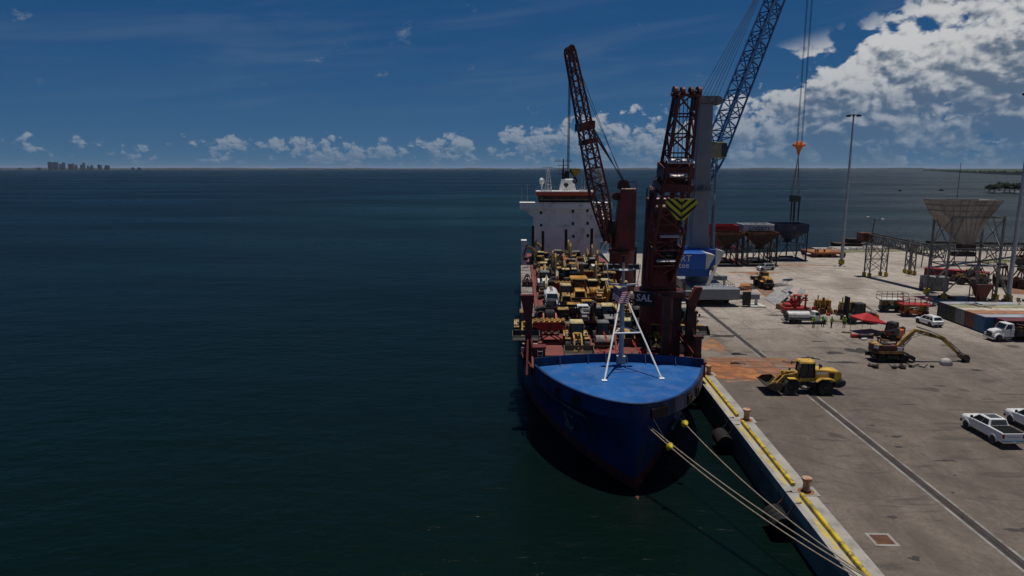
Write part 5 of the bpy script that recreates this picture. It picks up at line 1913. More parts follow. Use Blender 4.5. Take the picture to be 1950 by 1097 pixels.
# side galleries and stair tower on the right of the house, left gangway house
c = MB()
for k in range(4):
    zz = 9.5 + k * 2.5
    c.lohi((7.3, HS - 3.5, zz), (9.4, HS + 2, zz + 0.12))
    for yy in (HS - 3.4, HS - 1.5, HS + 0.4):
        c.beam((9.3, yy, zz), (9.3, yy, zz + 2.5), 0.1)
        c.beam((7.4, yy, zz), (7.4, yy, zz + 2.5), 0.1)
    c.beam((7.4, HS - 3.4, zz + 1.0), (9.3, HS - 3.4, zz + 1.0), 0.06)
    c.beam((7.4, HS - 3.2, zz + 0.1), (9.2, HS - 0.5, zz + 2.5), 0.3, 0.08)
c.build('stair_tower', 'ship_white', ship)
c = MB()
c.lohi((-10.0, HS - 3.5, MAIN), (-8.7, HS - 1.5, 12.4))
c.build('side_house', 'ship_white', ship, bevel=0.1)
for (u, v0) in ((1015, 430), (1034, 440), (1078, 437), (1127, 435)):
    p_ = SHIP_M.inverted() @ gy(u, v0, 147.0)
    c = MB()
    c.lohi((p_.x - 0.28, p_.y - 0.28, MAIN), (p_.x + 0.28, p_.y + 0.28, p_.z))
    c.build('lashing_post', 'black_paint', ship)


# deck cranes -------------------------------------------------------------------
def lattice(mb, p, q, right, up_, w0, h0, w1, h1, nb, rc, rb, shape=None):
    """lattice girder from p to q: four chords and zigzag bracing; w = width along right, h = depth along up_"""
    p, q = Vector(p), Vector(q)
    right, up_ = Vector(right).normalized(), Vector(up_).normalized()

    def cor(t_):
        ww = w0 + (w1 - w0) * t_
        hh_ = h0 + (h1 - h0) * t_
        if shape:
            ww, hh_ = shape(t_)
        c_ = p.lerp(q, t_)
        return [c_ + right * sx * ww / 2 + up_ * sy * hh_ / 2 for sx, sy in ((-1, -1), (1, -1), (1, 1), (-1, 1))]
    prev = cor(0)
    for i in range(1, nb + 1):
        cur = cor(i / nb)
        for k in range(4):
            mb.beam(prev[k], cur[k], rc)
            k2 = (k + 1) % 4
            mb.beam(cur[k], cur[k2], rb)
            if i % 2:
                mb.beam(prev[k], cur[k2], rb)
            else:
                mb.beam(prev[k2], cur[k], rb)
        prev = cur


def chevron(mb, w_, h_, yface):
    """hook block face: yellow plate with black chevron bars, built in xz plane"""
    pass


def hook_block(parent, loc, w_, rz, name='hook_block'):
    """wide hook block: tapered body with black and yellow chevrons and a hook below"""
    b = MB()
    poly = [(-w_ * 0.40, w_ * 0.20), (-w_ * 0.5, w_ * 0.10), (-w_ * 0.46, -w_ * 0.04), (-w_ * 0.12, -w_ * 0.46), (w_ * 0.12, -w_ * 0.46), (w_ * 0.46, -w_ * 0.04), (w_ * 0.5, w_ * 0.10), (w_ * 0.40, w_ * 0.20)]
    b.prism(poly, -0.3, 0.3)
    o = b.build(name, 'black_paint', parent, bevel=0.05, loc=loc, rz=rz)

    def clip(pts, a_, b_, c_):      # keep a*x + b*z <= c
        out_ = []
        for i in range(len(pts)):
            p_, q_ = pts[i], pts[(i + 1) % len(pts)]
            dp, dq = a_ * p_[0] + b_ * p_[1] - c_, a_ * q_[0] + b_ * q_[1] - c_
            if dp <= 0:
                out_.append(p_)
            if dp * dq < 0:
                t_ = dp / (dp - dq)
                out_.append((p_[0] + (q_[0] - p_[0]) * t_, p_[1] + (q_[1] - p_[1]) * t_))
        return out_
    for k in range(5):
        c0 = w_ * (0.42 - 0.22 * k)
        for sg in (-1, 1):
            pg = clip(poly, -sg, 0.0, -0.01 * w_)
            pg = clip(pg, -sg * 0.85, 1.0, c0 - w_ * 0.22) if pg else pg
            pg = clip(pg, sg * 0.85, -1.0, -(c0 - w_ * 0.335)) if len(pg) > 2 else pg
            if len(pg) > 2:
                c = MB()
                c.prism(pg, -0.33, -0.301)
                c.prism(pg, 0.301, 0.33)
                c.lohi((pg[0][0] * 0.5, -0.31, pg[0][1] * 0.5), (pg[0][0] * 0.5 + 0.02, 0.31, pg[0][1] * 0.5 + 0.02))
                c.build('hazard_stripe', 'hazard_yellow', o)
    h = MB()
    h.tube((0, 0, -w_ * 0.48), (0, 0, -w_ * 0.68), 0.16, 8)
    h.lathe([(0.22, -w_ * 0.62), (0.3, -w_ * 0.6), (0.3, -w_ * 0.54), (0.22, -w_ * 0.52)], 10)
    pts = [(0.0 + 0.34 * math.cos(a), 0, -w_ * 0.68 - 0.36 + 0.36 * math.sin(a)) for a in [R(100) - R(300) * i / 12 for i in range(13)]]
    h.path(pts, 0.15, 7)
    h.build('hook', 'ship_red', o)
    return o


def deck_crane(s_, x, tip_world, foot_dz, hook_world_z, hw_w, nb, boom_sl, house_rz, boom_w=1.0):
    base = Vector((x, s_, MAIN))
    c = MB()
    c.lathe([(2.2, MAIN), (2.15, 13.4), (2.35, 13.5), (2.35, 13.9)], 28, (x, s_, 0))
    ped = c.build('deck_crane', 'ship_red', ship, smooth=True)
    Rz = Matrix.Translation((x, s_, 0)) @ Matrix.Rotation(house_rz, 4, 'Z')
    h = MB()     # tower: box housing with chamfered front, built with local +y pointing to the boom
    h.taper(-2.0, 2.0, -2.1, 1.7, 13.9, -1.75, 1.75, -2.1, 0.6, 24.6)
    h.v = [Rz @ p for p in h.v]
    hs = h.build('crane_tower', 'ship_red', ped, bevel=0.12)
    h = MB()
    for sg in (-1, 1):
        h.lathe([(0, sg * 0.9), (0.85, sg * 0.9), (0.85, sg * 1.45), (0, sg * 1.45)], 16, (0, 0.1, 25.2), 'x')
        h.prism([(-1.2, 24.5), (1.0, 24.5), (0.5, 26.0), (-0.4, 26.0)], sg * 1.15 - 0.12, sg * 1.15 + 0.12, 'x')
    h.lathe([(0, -1.0), (0.7, -1.0), (0.7, 1.0), (0, 1.0)], 16, (0, 1.3, 23.2), 'x')
    for sx in (-1.7, 1.7):
        for yy in (-2.0, -0.7, 0.4):
            h.beam((sx, yy, 24.6), (sx, yy, 25.7), 0.06)
        h.beam((sx, -2, 25.7), (sx, 0.4, 25.7), 0.06)
    h.beam((-1.7, -2, 25.7), (1.7, -2, 25.7), 0.06)
    h.v = [Rz @ p for p in h.v]
    h.build('sheave_head', 'ship_red_dark', ped)
    h = MB()
    for nm, a_, b_ in (('tower_hatch', (0.5, -2.25, 20.2), (1.3, -2.05, 21.9)), ('tower_ledge', (-1.6, -2.35, 15.0), (1.6, -2.05, 15.2)), ('tower_door', (-0.9, 1.6, 14.3), (0.9, 1.95, 16.8))):
        h = MB()
        h.lohi(a_, b_)
        h.v = [Rz @ p for p in h.v]
        h.build(nm, 'ship_red', ped, bevel=0.05)
    h = MB()
    h.lohi((-3.0, -1.0, 13.4), (3.0, 1.9, 13.75))
    for sx in (-2.95, 2.95):
        for yy in (-1, 0, 1, 1.9):
            h.beam((sx, yy, 13.7), (sx, yy, 14.8), 0.06)
        h.beam((sx, -1, 14.8), (sx, 1.9, 14.8), 0.06)
    h.v = [Rz @ p for p in h.v]
    h.build('slew_platform', 'ship_red_dark', ped)
    h = MB()
    h.lohi((-2.0, 1.5, 16.9), (-0.2, 2.6, 19.0))
    h.v = [Rz @ p for p in h.v]
    h.build('operator_cab', 'glass_dark', ped)
    # boom in ship coordinates
    tip = SHIP_M.inverted() @ Vector(tip_world)
    foot = Rz @ Vector((0, 2.4, 15.2))
    d = tip - foot
    right = Vector((0, 0, 1)).cross(Vector((d.x, d.y, 0))).normalized()
    up_ = d.normalized().cross(right).normalized()
    if up_.z < 0:
        up_ = -up_
    bm_ = MB()
    dn = d.normalized()
    L = d.length

    def shp(t_):
        if t_ < 0.22:
            return (2.4 + 0.9 * t_ / 0.22) * boom_w, (0.7 + 1.7 * t_ / 0.22) * boom_w
        k_ = (t_ - 0.22) / 0.78
        return (3.3 - 1.4 * k_) * boom_w, (2.4 - 1.1 * k_) * boom_w
    lattice(bm_, foot, tip, right, up_, 4, 2.5, 2, 1.2, nb, boom_sl, boom_sl * 0.55, shp)
    # heavier plated box at the foot and mid-boom sheave frames
    for sg in (-1, 1):
        bm_.beam(foot + right * sg * 1.4, foot + d * 0.2 + right * sg * 1.6 * boom_w, 0.42, 0.6)
    for t_, ww in ((0.62, 1.25), (0.54, 0.8)):
        w2, h2 = shp(t_)
        c_ = foot + d * t_
        for sg in (-1, 1):
            bm_.beam(c_ - right * (w2 / 2 + 0.25) + up_ * sg * h2 / 2, c_ + right * (w2 / 2 + 0.25) + up_ * sg * h2 / 2, ww * 0.7, ww)
        for sg in (-1, 1):
            bm_.beam(c_ + right * sg * (w2 / 2 + 0.1) - up_ * (h2 / 2 + .2), c_ + right * sg * (w2 / 2 + 0.1) + up_ * (h2 / 2 + .2), 0.5, ww)
    bm_.build('boom', 'ship_red', ped)
    hd = MB()
    for off_, r_ in ((-1.25, 0.62), (-0.45, 0.55), (0.45, 0.55), (1.25, 0.62)):
        cc = tip + right * off_ + dn * 0.2
        hd.tube(cc - right * 0.16, cc + right * 0.16, r_, 14)
    hd.tube(tip - right * 1.6, tip + right * 1.6, 0.2, 8)
    for sg in (-1, 1):
        hd.beam(tip + right * sg * 1.0 - dn * 1.6, tip + right * sg * 1.0 + dn * 0.4, 0.22, 0.5)
    hd.build('boom_head', 'ship_red', ped)
    # ropes
    rp = MB()
    top = [Rz @ Vector((sx, 0.1, 25.9)) for sx in (-1.25, -1.05, 1.05, 1.25)]
    w2, h2 = shp(0.62)
    m1 = foot + d * 0.62 + up_ * (h2 / 2)
    for i, off_ in enumerate((-1.2, -0.8, 0.8, 1.2)):
        rp.tube(m1 + right * off_, top[i], 0.045, 5)
        rp.tube(m1 + right * off_ * 0.8 - dn * 0.5, top[i] + Vector((0.15, 0, -0.3)), 0.04, 5)
    rp.tube(tip + right * 1.25, top[3], 0.045, 5)
    rp.tube(tip - right * 1.25, top[0], 0.045, 5)
    hk = tip + Vector((0, 0, 0))
    hk.z = hook_world_z
    for off_ in (-0.62, -0.2, 0.2, 0.62):
        rp.tube(tip + right * off_ - dn * 0.3, hk + right * off_ * 1.0, 0.04, 5)
    rp.build('hoist_rope', 'wire', ped)
    return ped, tip, right, up_, dn, foot, d, hk


tip1 = gy(1307, 180, 73.0)
P1 = deck_crane(31.0, 6.4, tip1, 0, gy(1298, 380, 73.0).z, 2.4, 10, 0.28, R(172), 1.05)
hook_block(P1[0], P1[7] - Vector((0.45, 1.6, 0.5)), 3.3, 0.0)
tip2 = gy(1085, 97, 119.0)
P2 = deck_crane(70.5, 7.8, tip2, 0, gy(1098, 322, 119.0).z, 1.85, 20, 0.30, R(88))
hook_block(P2[0], P2[7] + Vector((1.2, 0, -0.3)), 1.95, R(25))
# maker's board on the aft crane boom, loose wire down the boom side, pipe tower beside the aft crane
q = MB()
c_ = P2[5] + P2[6] * 0.36 - Vector((0, 1.4, 0))
q.box((0, 0, 0), (1.1, 0.08, 2.6))
o = q.build('load_board', 'ship_white', P2[0], loc=c_ + Vector((0.6, 0, 0)))
o.rotation_euler = (0, R(-14), 0)
q = MB()
for k in range(9):
    q.box((0, -0.05, 0.9 - k * 0.2), (0.75 if k % 3 else 0.4, 0.02, 0.08))
q.build('board_marking', 'letter_dark', P2[0], loc=o.location).rotation_euler = (0, R(-14), 0)
c = MB()
lattice(c, (10.0, 73.0, MAIN), (10.0, 73.0, 14.0), (1, 0, 0), (0, 1, 0), 1.3, 1.3, 1.3, 1.3, 6, 0.22, 0.14)
c.build('access_tower', 'black_paint', ship)
q = MB()
mk('glint_plate', (0.62, 0.55, 0.53), 0.38, 0.25, 0.1)  # pale plates turned to the sun, standing in for glints on the boom
for t_, ww, hh_ in ((0.67, 2.9, 0.7), (0.60, 2.0, 0.7), (0.13, 2.2, 0.3), (0.27, 2.2, 0.3)):
    q = MB()
    cc = P1[5] + P1[6] * t_
    xx = P1[2]
    n_ = Vector((0.1, -0.71, 0.95)).normalized()
    vv = n_.cross(xx).normalized()
    cc = cc - Vector((0, 1.7, 0))
    q.add([cc - xx * ww / 2 - vv * hh_ / 2, cc + xx * ww / 2 - vv * hh_ / 2, cc + xx * ww / 2 + vv * hh_ / 2, cc - xx * ww / 2 + vv * hh_ / 2,
           cc - xx * ww / 2 - vv * hh_ / 2 - n_ * 0.1, cc + xx * ww / 2 - vv * hh_ / 2 - n_ * 0.1, cc + xx * ww / 2 + vv * hh_ / 2 - n_ * 0.1, cc - xx * ww / 2 + vv * hh_ / 2 - n_ * 0.1],
          [(0, 1, 2, 3), (7, 6, 5, 4), (0, 4, 5, 1), (1, 5, 6, 2), (2, 6, 7, 3), (3, 7, 4, 0)])
    q.build('boom_glint_plate', 'glint_plate', P1[0])
# ================================================================== QUAY FURNITURE
for i, (a, bb) in enumerate(zip(BOLL[:-1], BOLL[1:])):
    if a < 15:
        continue
    c = MB()
    c.lohi((QX + 0.80, a + 0.9, DOCK + 0.02), (QX + 1.12, bb - 0.75, DOCK + 0.34))
    c.build('bull_rail', 'safety_yellow', qw, bevel=0.05)
    c = MB()
    ks = [a + 1.0 + (bb - a - 1.9) * k / 9 for k in range(10)]
    xs_ = [QX + 0.30 + random.uniform(-0.1, 0.18) for k in ks]
    vs = []
    for x0, y0 in zip(xs_, ks):
        vs += [(x0, y0, DOCK + 0.024), (QX + 0.72, y0, DOCK + 0.024)]
    c.add(vs, [(2 * k, 2 * k + 1, 2 * k + 3, 2 * k + 2) for k in range(9)])
    c.build('worn_paint', 'worn_yellow', qw)
mk('bollard_paint', (0.50, 0.33, 0.22), 0.7, 0, 0.3, 1.5, (0.26, 0.085, 0.03), 0.75, 1.6)
bproto = None
BL = {0: 'rusty pale mooring bollard on the quay cap, beside the rusty square manhole cover end of the berth', 1: 'rusty pale mooring bollard on the quay cap, next toward the yellow wheel loader'}
for k, y in enumerate([BOLL[2], BOLL[3], BOLL[4]]):
    if bproto is None:
        r = thing('mooring_bollard', '', 'bollard', group='bollards along the quay cap')
        c = MB()
        c.lathe([(0.30, 0.06), (0.27, 0.3), (0.25, 0.7), (0.33, 0.95), (0.40, 1.02), (0.40, 1.16), (0.32, 1.22), (0.0, 1.24)], 18)
        c.build('post', 'bollard_paint', r, smooth=True)
        c = MB()
        c.lathe([(0.62, 0.0), (0.62, 0.05), (0.5, 0.09), (0.3, 0.1)], 18)
        c.build('flange', 'rust_bright', r)
        c = MB()
        c.lohi((-0.75, -0.75, -0.02), (0.85, 0.85, 0.03))
        c.build('pad', 'concrete_light', r)
        bproto = r
    else:
        r = copy_tree(bproto)
    r.location = (21.25, y, DOCK + 0.02)
    tag(r, 'rusty pale mooring bollard on its square pad at the edge of the quay', 'bollard', 'bollards along the quay cap')
fproto = None
for y in (BOLL[2] - 1.0, BOLL[3] - 0.4, BOLL[1], BOLL[4], BOLL[6]):
    if fproto is None:
        r = thing('quay_fender', 'black tyre-clad cylinder fender hanging at the waterline of the quay wall', 'fender', group='fenders along the quay wall')
        c = MB()
        c.lathe([(0.0, -1.2), (0.5, -1.2), (0.6, -1.1), (0.6, 1.1), (0.5, 1.2), (0, 1.2)], 20, (0, 0, 0), 'y')
        c.build('fender_core', 'fender_rubber', r)
        for j in range(4):
            c = MB()
            yy = -0.9 + j * 0.6
            c.lathe([(0.55, yy - 0.2), (0.72, yy - 0.27), (0.80, yy - 0.15), (0.80, yy + 0.15), (0.72, yy + 0.27), (0.55, yy + 0.2)], 20, (0, 0, 0), 'y')
            c.build('tyre', 'fender_rubber', r, smooth=True)
        for yy in (-0.9, 0.9):
            c = MB()
            c.path([(0.1, yy, 0.7), (0.55, yy * 1.02, 1.2), (0.82, yy * 1.05, 1.85), (1.3, yy * 1.05, 1.93)], 0.05)
            c.build('chain', 'dark_steel', r)
        fproto = r
    else:
        r = copy_tree(fproto)
    r.location = (QX - 0.78, y, 1.15)

# crane rail: concrete beams either side of a sunken groove with the rail head in it
def along(xo0, xo1, z0, z1, mat, name, ya=25.0, yb=150.0):
    c = MB()
    n_ = 14
    for i in range(n_):
        y0 = ya + (yb - ya) * i / n_ + 0.02
        y1 = ya + (yb - ya) * (i + 1) / n_ - 0.02
        xa, xb = 31.35 - (y0 - 40) * 0.0125, 31.35 - (y1 - 40) * 0.0125
        c.hexa([(xa + xo0, y0, z0), (xa + xo1, y0, z0), (xb + xo1, y1, z0), (xb + xo0, y1, z0), (xa + xo0, y0, z1), (xa + xo1, y0, z1), (xb + xo1, y1, z1), (xb + xo0, y1, z1)])
    return c.build(name, mat, None)


mk('groove_dark', (0.05, 0.042, 0.038), 0.9, 0, 0.4, 0.6)
tag(along(-0.66, -0.42, DOCK - 0.1, DOCK + 0.010, 'rail_concrete', 'crane_rail_beam'), kind='structure')
tag(along(0.30, 0.52, DOCK - 0.1, DOCK + 0.010, 'rail_concrete', 'crane_rail_beam'), kind='structure')
tag(along(-0.42, 0.30, DOCK - 0.1, DOCK + 0.005, 'groove_dark', 'crane_rail_groove'), kind='structure')
tag(along(-0.12, -0.02, DOCK - 0.05, DOCK + 0.03, 'dark_steel', 'crane_rail'), kind='structure')

# manhole with rusted cover
r = thing('manhole_cover', 'square rusted steel manhole cover set in a pale concrete frame', 'manhole', (23.75, 43.85, DOCK))
c = MB()
for dx_, dy_, wx, wy in ((-0.72, 0, 0.22, 1.66), (0.72, 0, 0.22, 1.66), (0, -0.72, 1.22, 0.22), (0, 0.72, 1.22, 0.22)):
    c.lohi((dx_ - wx / 2, dy_ - wy / 2, -0.05), (dx_ + wx / 2, dy_ + wy / 2, 0.02))
c.build('frame', 'concrete_light', r)
c = MB()
c.lohi((-0.6, -0.6, -0.05), (0.6, 0.6, 0.012))
c.build('cover', 'rusty_steel', r)

# old oil stains lying on the concrete
mk('oil_stain', (0.045, 0.036, 0.031), 0.6, 0, 0.5, 0.8)
random.seed(21)
for (u, v, sx, sy, sd_) in ((1740, 1063, 0.65, 0.35, 1), (1706, 831, 0.95, 0.35, 2), (1712, 851, 0.6, 0.25, 3), (1800, 877, 1.6, 0.25, 4), (1725, 770, 1.8, 0.18, 5), (1635, 668, 2.3, 2.0, 6), (1605, 690, 3.0, 0.5, 7),
                            (1590, 672, 1.6, 0.7, 8), (1945, 1010, 1.3, 0.5, 9), (1818, 905, 0.2, 0.15, 10), (1815, 938, 0.25, 0.15, 11), (1560, 650, 1.2, 0.4, 12), (1580, 730, 1.5, 0.3, 13), (1660, 810, 0.5, 0.15, 14), (1700, 985, 0.5, 0.3, 15),
                            (1480, 600, 2.2, 0.6, 16), (1375, 640, 3.0, 1.2, 17), (1790, 735, 0.7, 0.3, 18), (1880, 760, 0.9, 0.25, 19), (1860, 705, 1.0, 0.5, 20)):
    p_ = gz(u, v)
    c = MB()
    k = 22
    vs = [(0, 0, 0)]
    for i in range(k):
        a = 2 * math.pi * i / k
        q = 0.75 + 0.7 * mnoise.noise(Vector((math.cos(a) * 1.3, math.sin(a) * 1.3, sd_ * 3.3))) + 0.2 * mnoise.noise(Vector((math.cos(a) * 4, math.sin(a) * 4, sd_ * 1.3)))
        vs.append((math.cos(a) * sx * q, math.sin(a) * sy * q, 0))
    c.add(vs, [(0, i + 1, (i + 1) % k + 1) for i in range(k)])
    o = c.build('oil_stain', 'oil_stain', None, loc=(p_.x, p_.y, DOCK + 0.004 + 0.0004 * sd_))
    tag(o, kind='structure')

for (u, v, sx, sy, sd_) in ((1440, 705, 7.5, 5.0, 31), (1505, 690, 4.5, 2.5, 32), (1380, 720, 3.5, 2.2, 33), (1450, 520, 9.0, 3.0, 34), (1520, 505, 12.0, 2.0, 35), (1420, 560, 5.0, 4.0, 36), (1360, 660, 3.0, 5.0, 37)):
    p_ = gz(u, v)
    c = MB()
    k = 40
    vs = [(0, 0, 0)]
    for i in range(k):
        a = 2 * math.pi * i / k
        q = 0.6 + 0.8 * mnoise.noise(Vector((math.cos(a) * 1.6, math.sin(a) * 1.6, sd_ * 3.3))) + 0.35 * mnoise.noise(Vector((math.cos(a) * 6, math.sin(a) * 6, sd_ * 1.3)))
        vs.append((math.cos(a) * sx * q, math.sin(a) * sy * q, 0))
    c.add(vs, [(0, i + 1, (i + 1) % k + 1) for i in range(k)])
    tag(c.build('rust_stain', 'rust_stain', None, loc=(max(p_.x, 24.5), p_.y, DOCK + 0.001 + 0.0002 * (sd_ - 30))), kind='structure')

# rusted steel plates by the ship
def plate_thing(pts, mat, label, group=None, z=DOCK, th=0.03, name='steel_plate', cat='steel plate'):
    c = MB()
    c.prism(pts, 0, th, 'z')
    cx_ = sum(p[0] for p in pts) / len(pts)
    cy_ = sum(p[1] for p in pts) / len(pts)
    c.v = [Vector((p.x - cx_, p.y - cy_, p.z)) for p in c.v]
    return tag(c.build(name, mat, None, loc=(cx_, cy_, z)), label, cat, group)


random.seed(5)
PLS = [(21.95, 79.9, 25.4, 82.3, 'rust_bright'), (25.45, 80.0, 29.2, 82.4, 'rust_bright'), (21.95, 82.4, 27.6, 84.9, 'rust_bright'), (27.65, 82.5, 31.9, 84.8, 'rust_plate'),
       (22.1, 85.0, 26.3, 87.4, 'rust_bright'), (26.35, 84.9, 30.6, 87.3, 'rust_plate'), (30.65, 84.95, 33.9, 87.4, 'rust_plate'), (22.6, 87.5, 27.9, 89.5, 'rust_plate'), (28.0, 87.4, 33.6, 89.4, 'rust_plate')]
for i, (x0, y0, x1, y1, mt) in enumerate(PLS):
    j = random.uniform(-0.06, 0.06)
    plate_thing([(x0, y0 + j), (x1, y0 - j), (x1 + j, y1), (x0 - j, y1 + j)], mt, 'flat rusted steel plate laid on the quay beside the ship near the yellow loader', 'rusted plates beside the ship', DOCK + 0.006 + 0.003 * i, 0.02)
plate_thing([(41.6, 140.6), (44.6, 140.4), (47.5, 150.0), (45.2, 150.4)], 'rust_bright', 'rusted orange steel plate with a black rope coil, under the blue harbour crane', None)
plate_thing([(45.3, 133.2), (49.9, 137.2), (49.0, 150.2), (46.8, 148.0)], 'rust_plate', 'long orange-brown steel plate lying beside the corrugated sheets', None, DOCK + 0.035)


def coil(u, v, size, label, mat='machine_dark', sd_=0):
    p_ = gz(u, v)
    c = MB()
    random.seed(sd_)
    pts = []
    x = y = 0.0
    for i in range(40):
        a = i * 0.55
        rr = size * (0.35 + 0.25 * math.sin(i * 1.7 + sd_))
        pts.append((math.cos(a) * rr * 1.2 + i * size * 0.02, math.sin(a) * rr * 0.6, 0.06 + 0.04 * (i % 3)))
    for i in range(8):
        pts.append((size * (0.9 + i * 0.16), size * (0.2 - 0.1 * i + 0.08 * math.sin(i * 2.0)), 0.05))
    c.path(pts, 0.06, 5)
    return tag(c.build('rope_coil', mat, None, loc=(p_.x, p_.y, DOCK + 0.02)), label, 'rope')


coil(1400, 551, 0.9, 'tangled black rope coil lying on the orange plate by the harbour crane', sd_=1)
coil(1395, 693, 0.8, 'black wire sling lying on the rusted plates beside the ship', sd_=2)
coil(1398, 675, 0.8, 'black wire sling lying on bare concrete just beyond the rusted plates', sd_=3)
coil(1533, 683, 0.9, 'olive green sling heaped behind the yellow wheel loader cab', 'machine_green', sd_=4)
coil(1500, 690, 1.1, 'brown sling trailing over the end of the rusted plates', 'timber', sd_=5)

# ================================================================== VEHICLES ON THE DOCK
o = wheel_loader('machine_fresh', lift=0.0, tilt=0.55, stripe=True)
o.scale = (1.08, 1.08, 1.08)
o.location = (30.45, 75.6, DOCK)
o.rotation_euler = (0, 0, R(180))
tag(o, 'yellow articulated wheel loader parked on the quay by the rusted plates')

o = excavator('machine_yellow', 'machine_maroon', wheeled=True, pose='reach')
for ch in list(o.children):
    if ch.name.startswith('cab'):
        for g in list(ch.children):
            bpy.data.objects.remove(g)
        bpy.data.objects.remove(ch)
o.location = (46.6, 88.9, DOCK)
o.rotation_euler = (0, 0, R(-1))
tag(o, 'yellow and maroon wheeled excavator with its arm stretched out to the ground')
for ch in list(o.children):
    if ch.name.startswith('counterweight') or ch.name.startswith('engine_house'):
        q = MB()
        if ch.name.startswith('counterweight'):
            q.box((0, 0, 0), (0.62, 0.03, 0.5))
            pl = q.build('number_board', 'letter_white', ch, loc=(-2.2, -1.02, 2.1), rz=R(-52))
        else:
            q.box((0, 0, 0), (0.62, 0.03, 0.5))
            pl = q.build('number_board', 'letter_white', ch, loc=(0.7, -1.245, 1.85))
# yellow top band of the counterweight
q = MB()
q.prism([(-1.5, -1.3), (-1.75, -1.3), (-2.24, -1.1), (-2.52, -0.6), (-2.62, 0), (-2.52, 0.6), (-2.24, 1.1), (-1.75, 1.3), (-1.5, 1.3)], 2.25, 2.42, 'z')
q.build('counterweight_band', 'machine_yellow', o, bevel=0.05)

o = skid_steer('machine_orange', 'machine_grey')
o.scale = (1.15, 1.15, 1.15)
o.location = (50.9, 97.0, DOCK + 0.95)
o.rotation_euler = (0, 0, R(125))
tag(o, 'small orange and grey skid steer standing on a low rusty frame')
r = thing('trestle_stand', 'low rusty red steel trestle carrying the orange skid steer', 'trestle', (50.9, 97.0, DOCK))
c = MB()
c.lohi((-1.5, -1.1, 0.78), (1.5, 1.1, 0.95))
c.build('deck', 'rusty_steel', r)
for sx in (-1.35, 1.35):
    for sy in (-0.95, 0.95):
        c = MB()
        c.beam((sx, sy, 0), (sx, sy, 0.8), 0.16)
        c.build('leg', 'rusty_steel', r)

o = suv('car_white')
o.location = (63.7, 110.4, DOCK)
o.rotation_euler = (0, 0, R(97))
tag(o, 'white compact SUV parked between the orange scissor lift and the containers')
o = suv('car_silver')
o.location = (57.1, 170.6, DOCK)
o.rotation_euler = (0, 0, R(196))
tag(o, 'silver SUV parked in front of the hopper stands')
o = pickup('car_white', True)
o.scale = (1.0, 1.04, 1.1)
o.location = (42.95, 62.7, DOCK)
o.rotation_euler = (0, 0, R(92.5))
tag(o, 'white crew-cab pickup with black bed cover and glass sunroof')
o = pickup('car_white', False)
o.scale = (1.0, 1.04, 1.1)
o.location = (48.2, 64.3, DOCK)
o.rotation_euler = (0, 0, R(93))
tag(o, 'white pickup without a sunroof, parked beside the other white pickup')

o = flatbed_truck('machine_white', 'machine_dark', 6.2)
o.location = (69.75, 100.5, DOCK)
o.rotation_euler = (0, 0, R(184))
tag(o, 'white bonneted flatbed truck with a dark load in front of the maroon container')
random.seed(3)
r = thing('scrap_load', 'dark jumble of scrap loaded on the white flatbed truck', 'scrap', (72.8, 100.7, DOCK + 1.1), R(184))
for i in range(16):
    c = MB()
    c.box((random.uniform(-1.6, 2.2), random.uniform(-0.8, 0.8), random.uniform(0.2, 0.9)), (random.uniform(0.4, 1.2), random.uniform(0.3, 0.7), random.uniform(0.2, 0.6)), random.uniform(0, 3))
    c.build('scrap_piece', random.choice(['machine_dark', 'machine_dark', 'dark_steel', 'machine_grey', 'machine_ochre']), r)

o = tank_truck()
o.scale = (0.76,) * 3
o.location = (44.2, 110.9, DOCK)
tag(o, 'white tank truck with a red swirl emblem beside the workers in green vests')
o = forklift()
o.location = (52.8, 111.3, DOCK)
o.rotation_euler = (0, 0, R(182))
tag(o, 'dark green forklift with tall black mast and orange counterweight')
o = scissor_lift('machine_orange', 'machine_red', 'machine_red')
o.scale = (1.25, 1.25, 1.05)
o.location = (65.0, 117.3, DOCK)
o.rotation_euler = (0, 0, R(-4))
tag(o, 'orange scissor lift with red platform rails, nearer the white SUV')
o = scissor_lift('machine_green', 'machine_grey', 'off_white')
o.scale = (1.15, 1.15, 1.15)
o.location = (62.9, 120.8, DOCK)
o.rotation_euler = (0, 0, R(-4))
tag(o, 'dark green scissor lift with grey rails standing behind the orange one')
o = wheel_loader('machine_gold', lift=0.3, tilt=0.3)
o.location = (48.4, 145.2, DOCK)
o.rotation_euler = (0, 0, R(90))
tag(o, 'orange-yellow wheel loader seen from behind in front of the hopper stands')

# red pop-up canopy tilted over on its legs
r = thing('canopy_tent', 'red pop-up canopy tent leaning over beside the forklift', 'tent', (51.6, 105.4, DOCK), R(20))
C4 = [(-2.4, -1.2, 2.25), (2.5, -1.3, 1.35), (2.1, 1.4, 1.7), (-2.2, 1.5, 2.35)]
c = MB()
ap = (-0.2, 0.1, 3.0)
vs = [ap] + C4 + [(p[0] * 0.97, p[1] * 0.97, p[2] - 0.25) for p in C4]
c.add(vs, [(0, 1, 2), (0, 2, 3), (0, 3, 4), (0, 4, 1), (1, 5, 6, 2), (2, 6, 7, 3), (3, 7, 8, 4), (4, 8, 5, 1)])
o = c.build('canopy', 'tent_red', r)
md = o.modifiers.new('thick', 'SOLIDIFY')
md.thickness = 0.03
for p in C4:
    c = MB()
    c.tube((p[0] * 0.9, p[1] * 0.9, 0), (p[0] * 0.96, p[1] * 0.96, p[2]), 0.035)
    c.build('leg', 'galvanised', r)
random.seed(9)
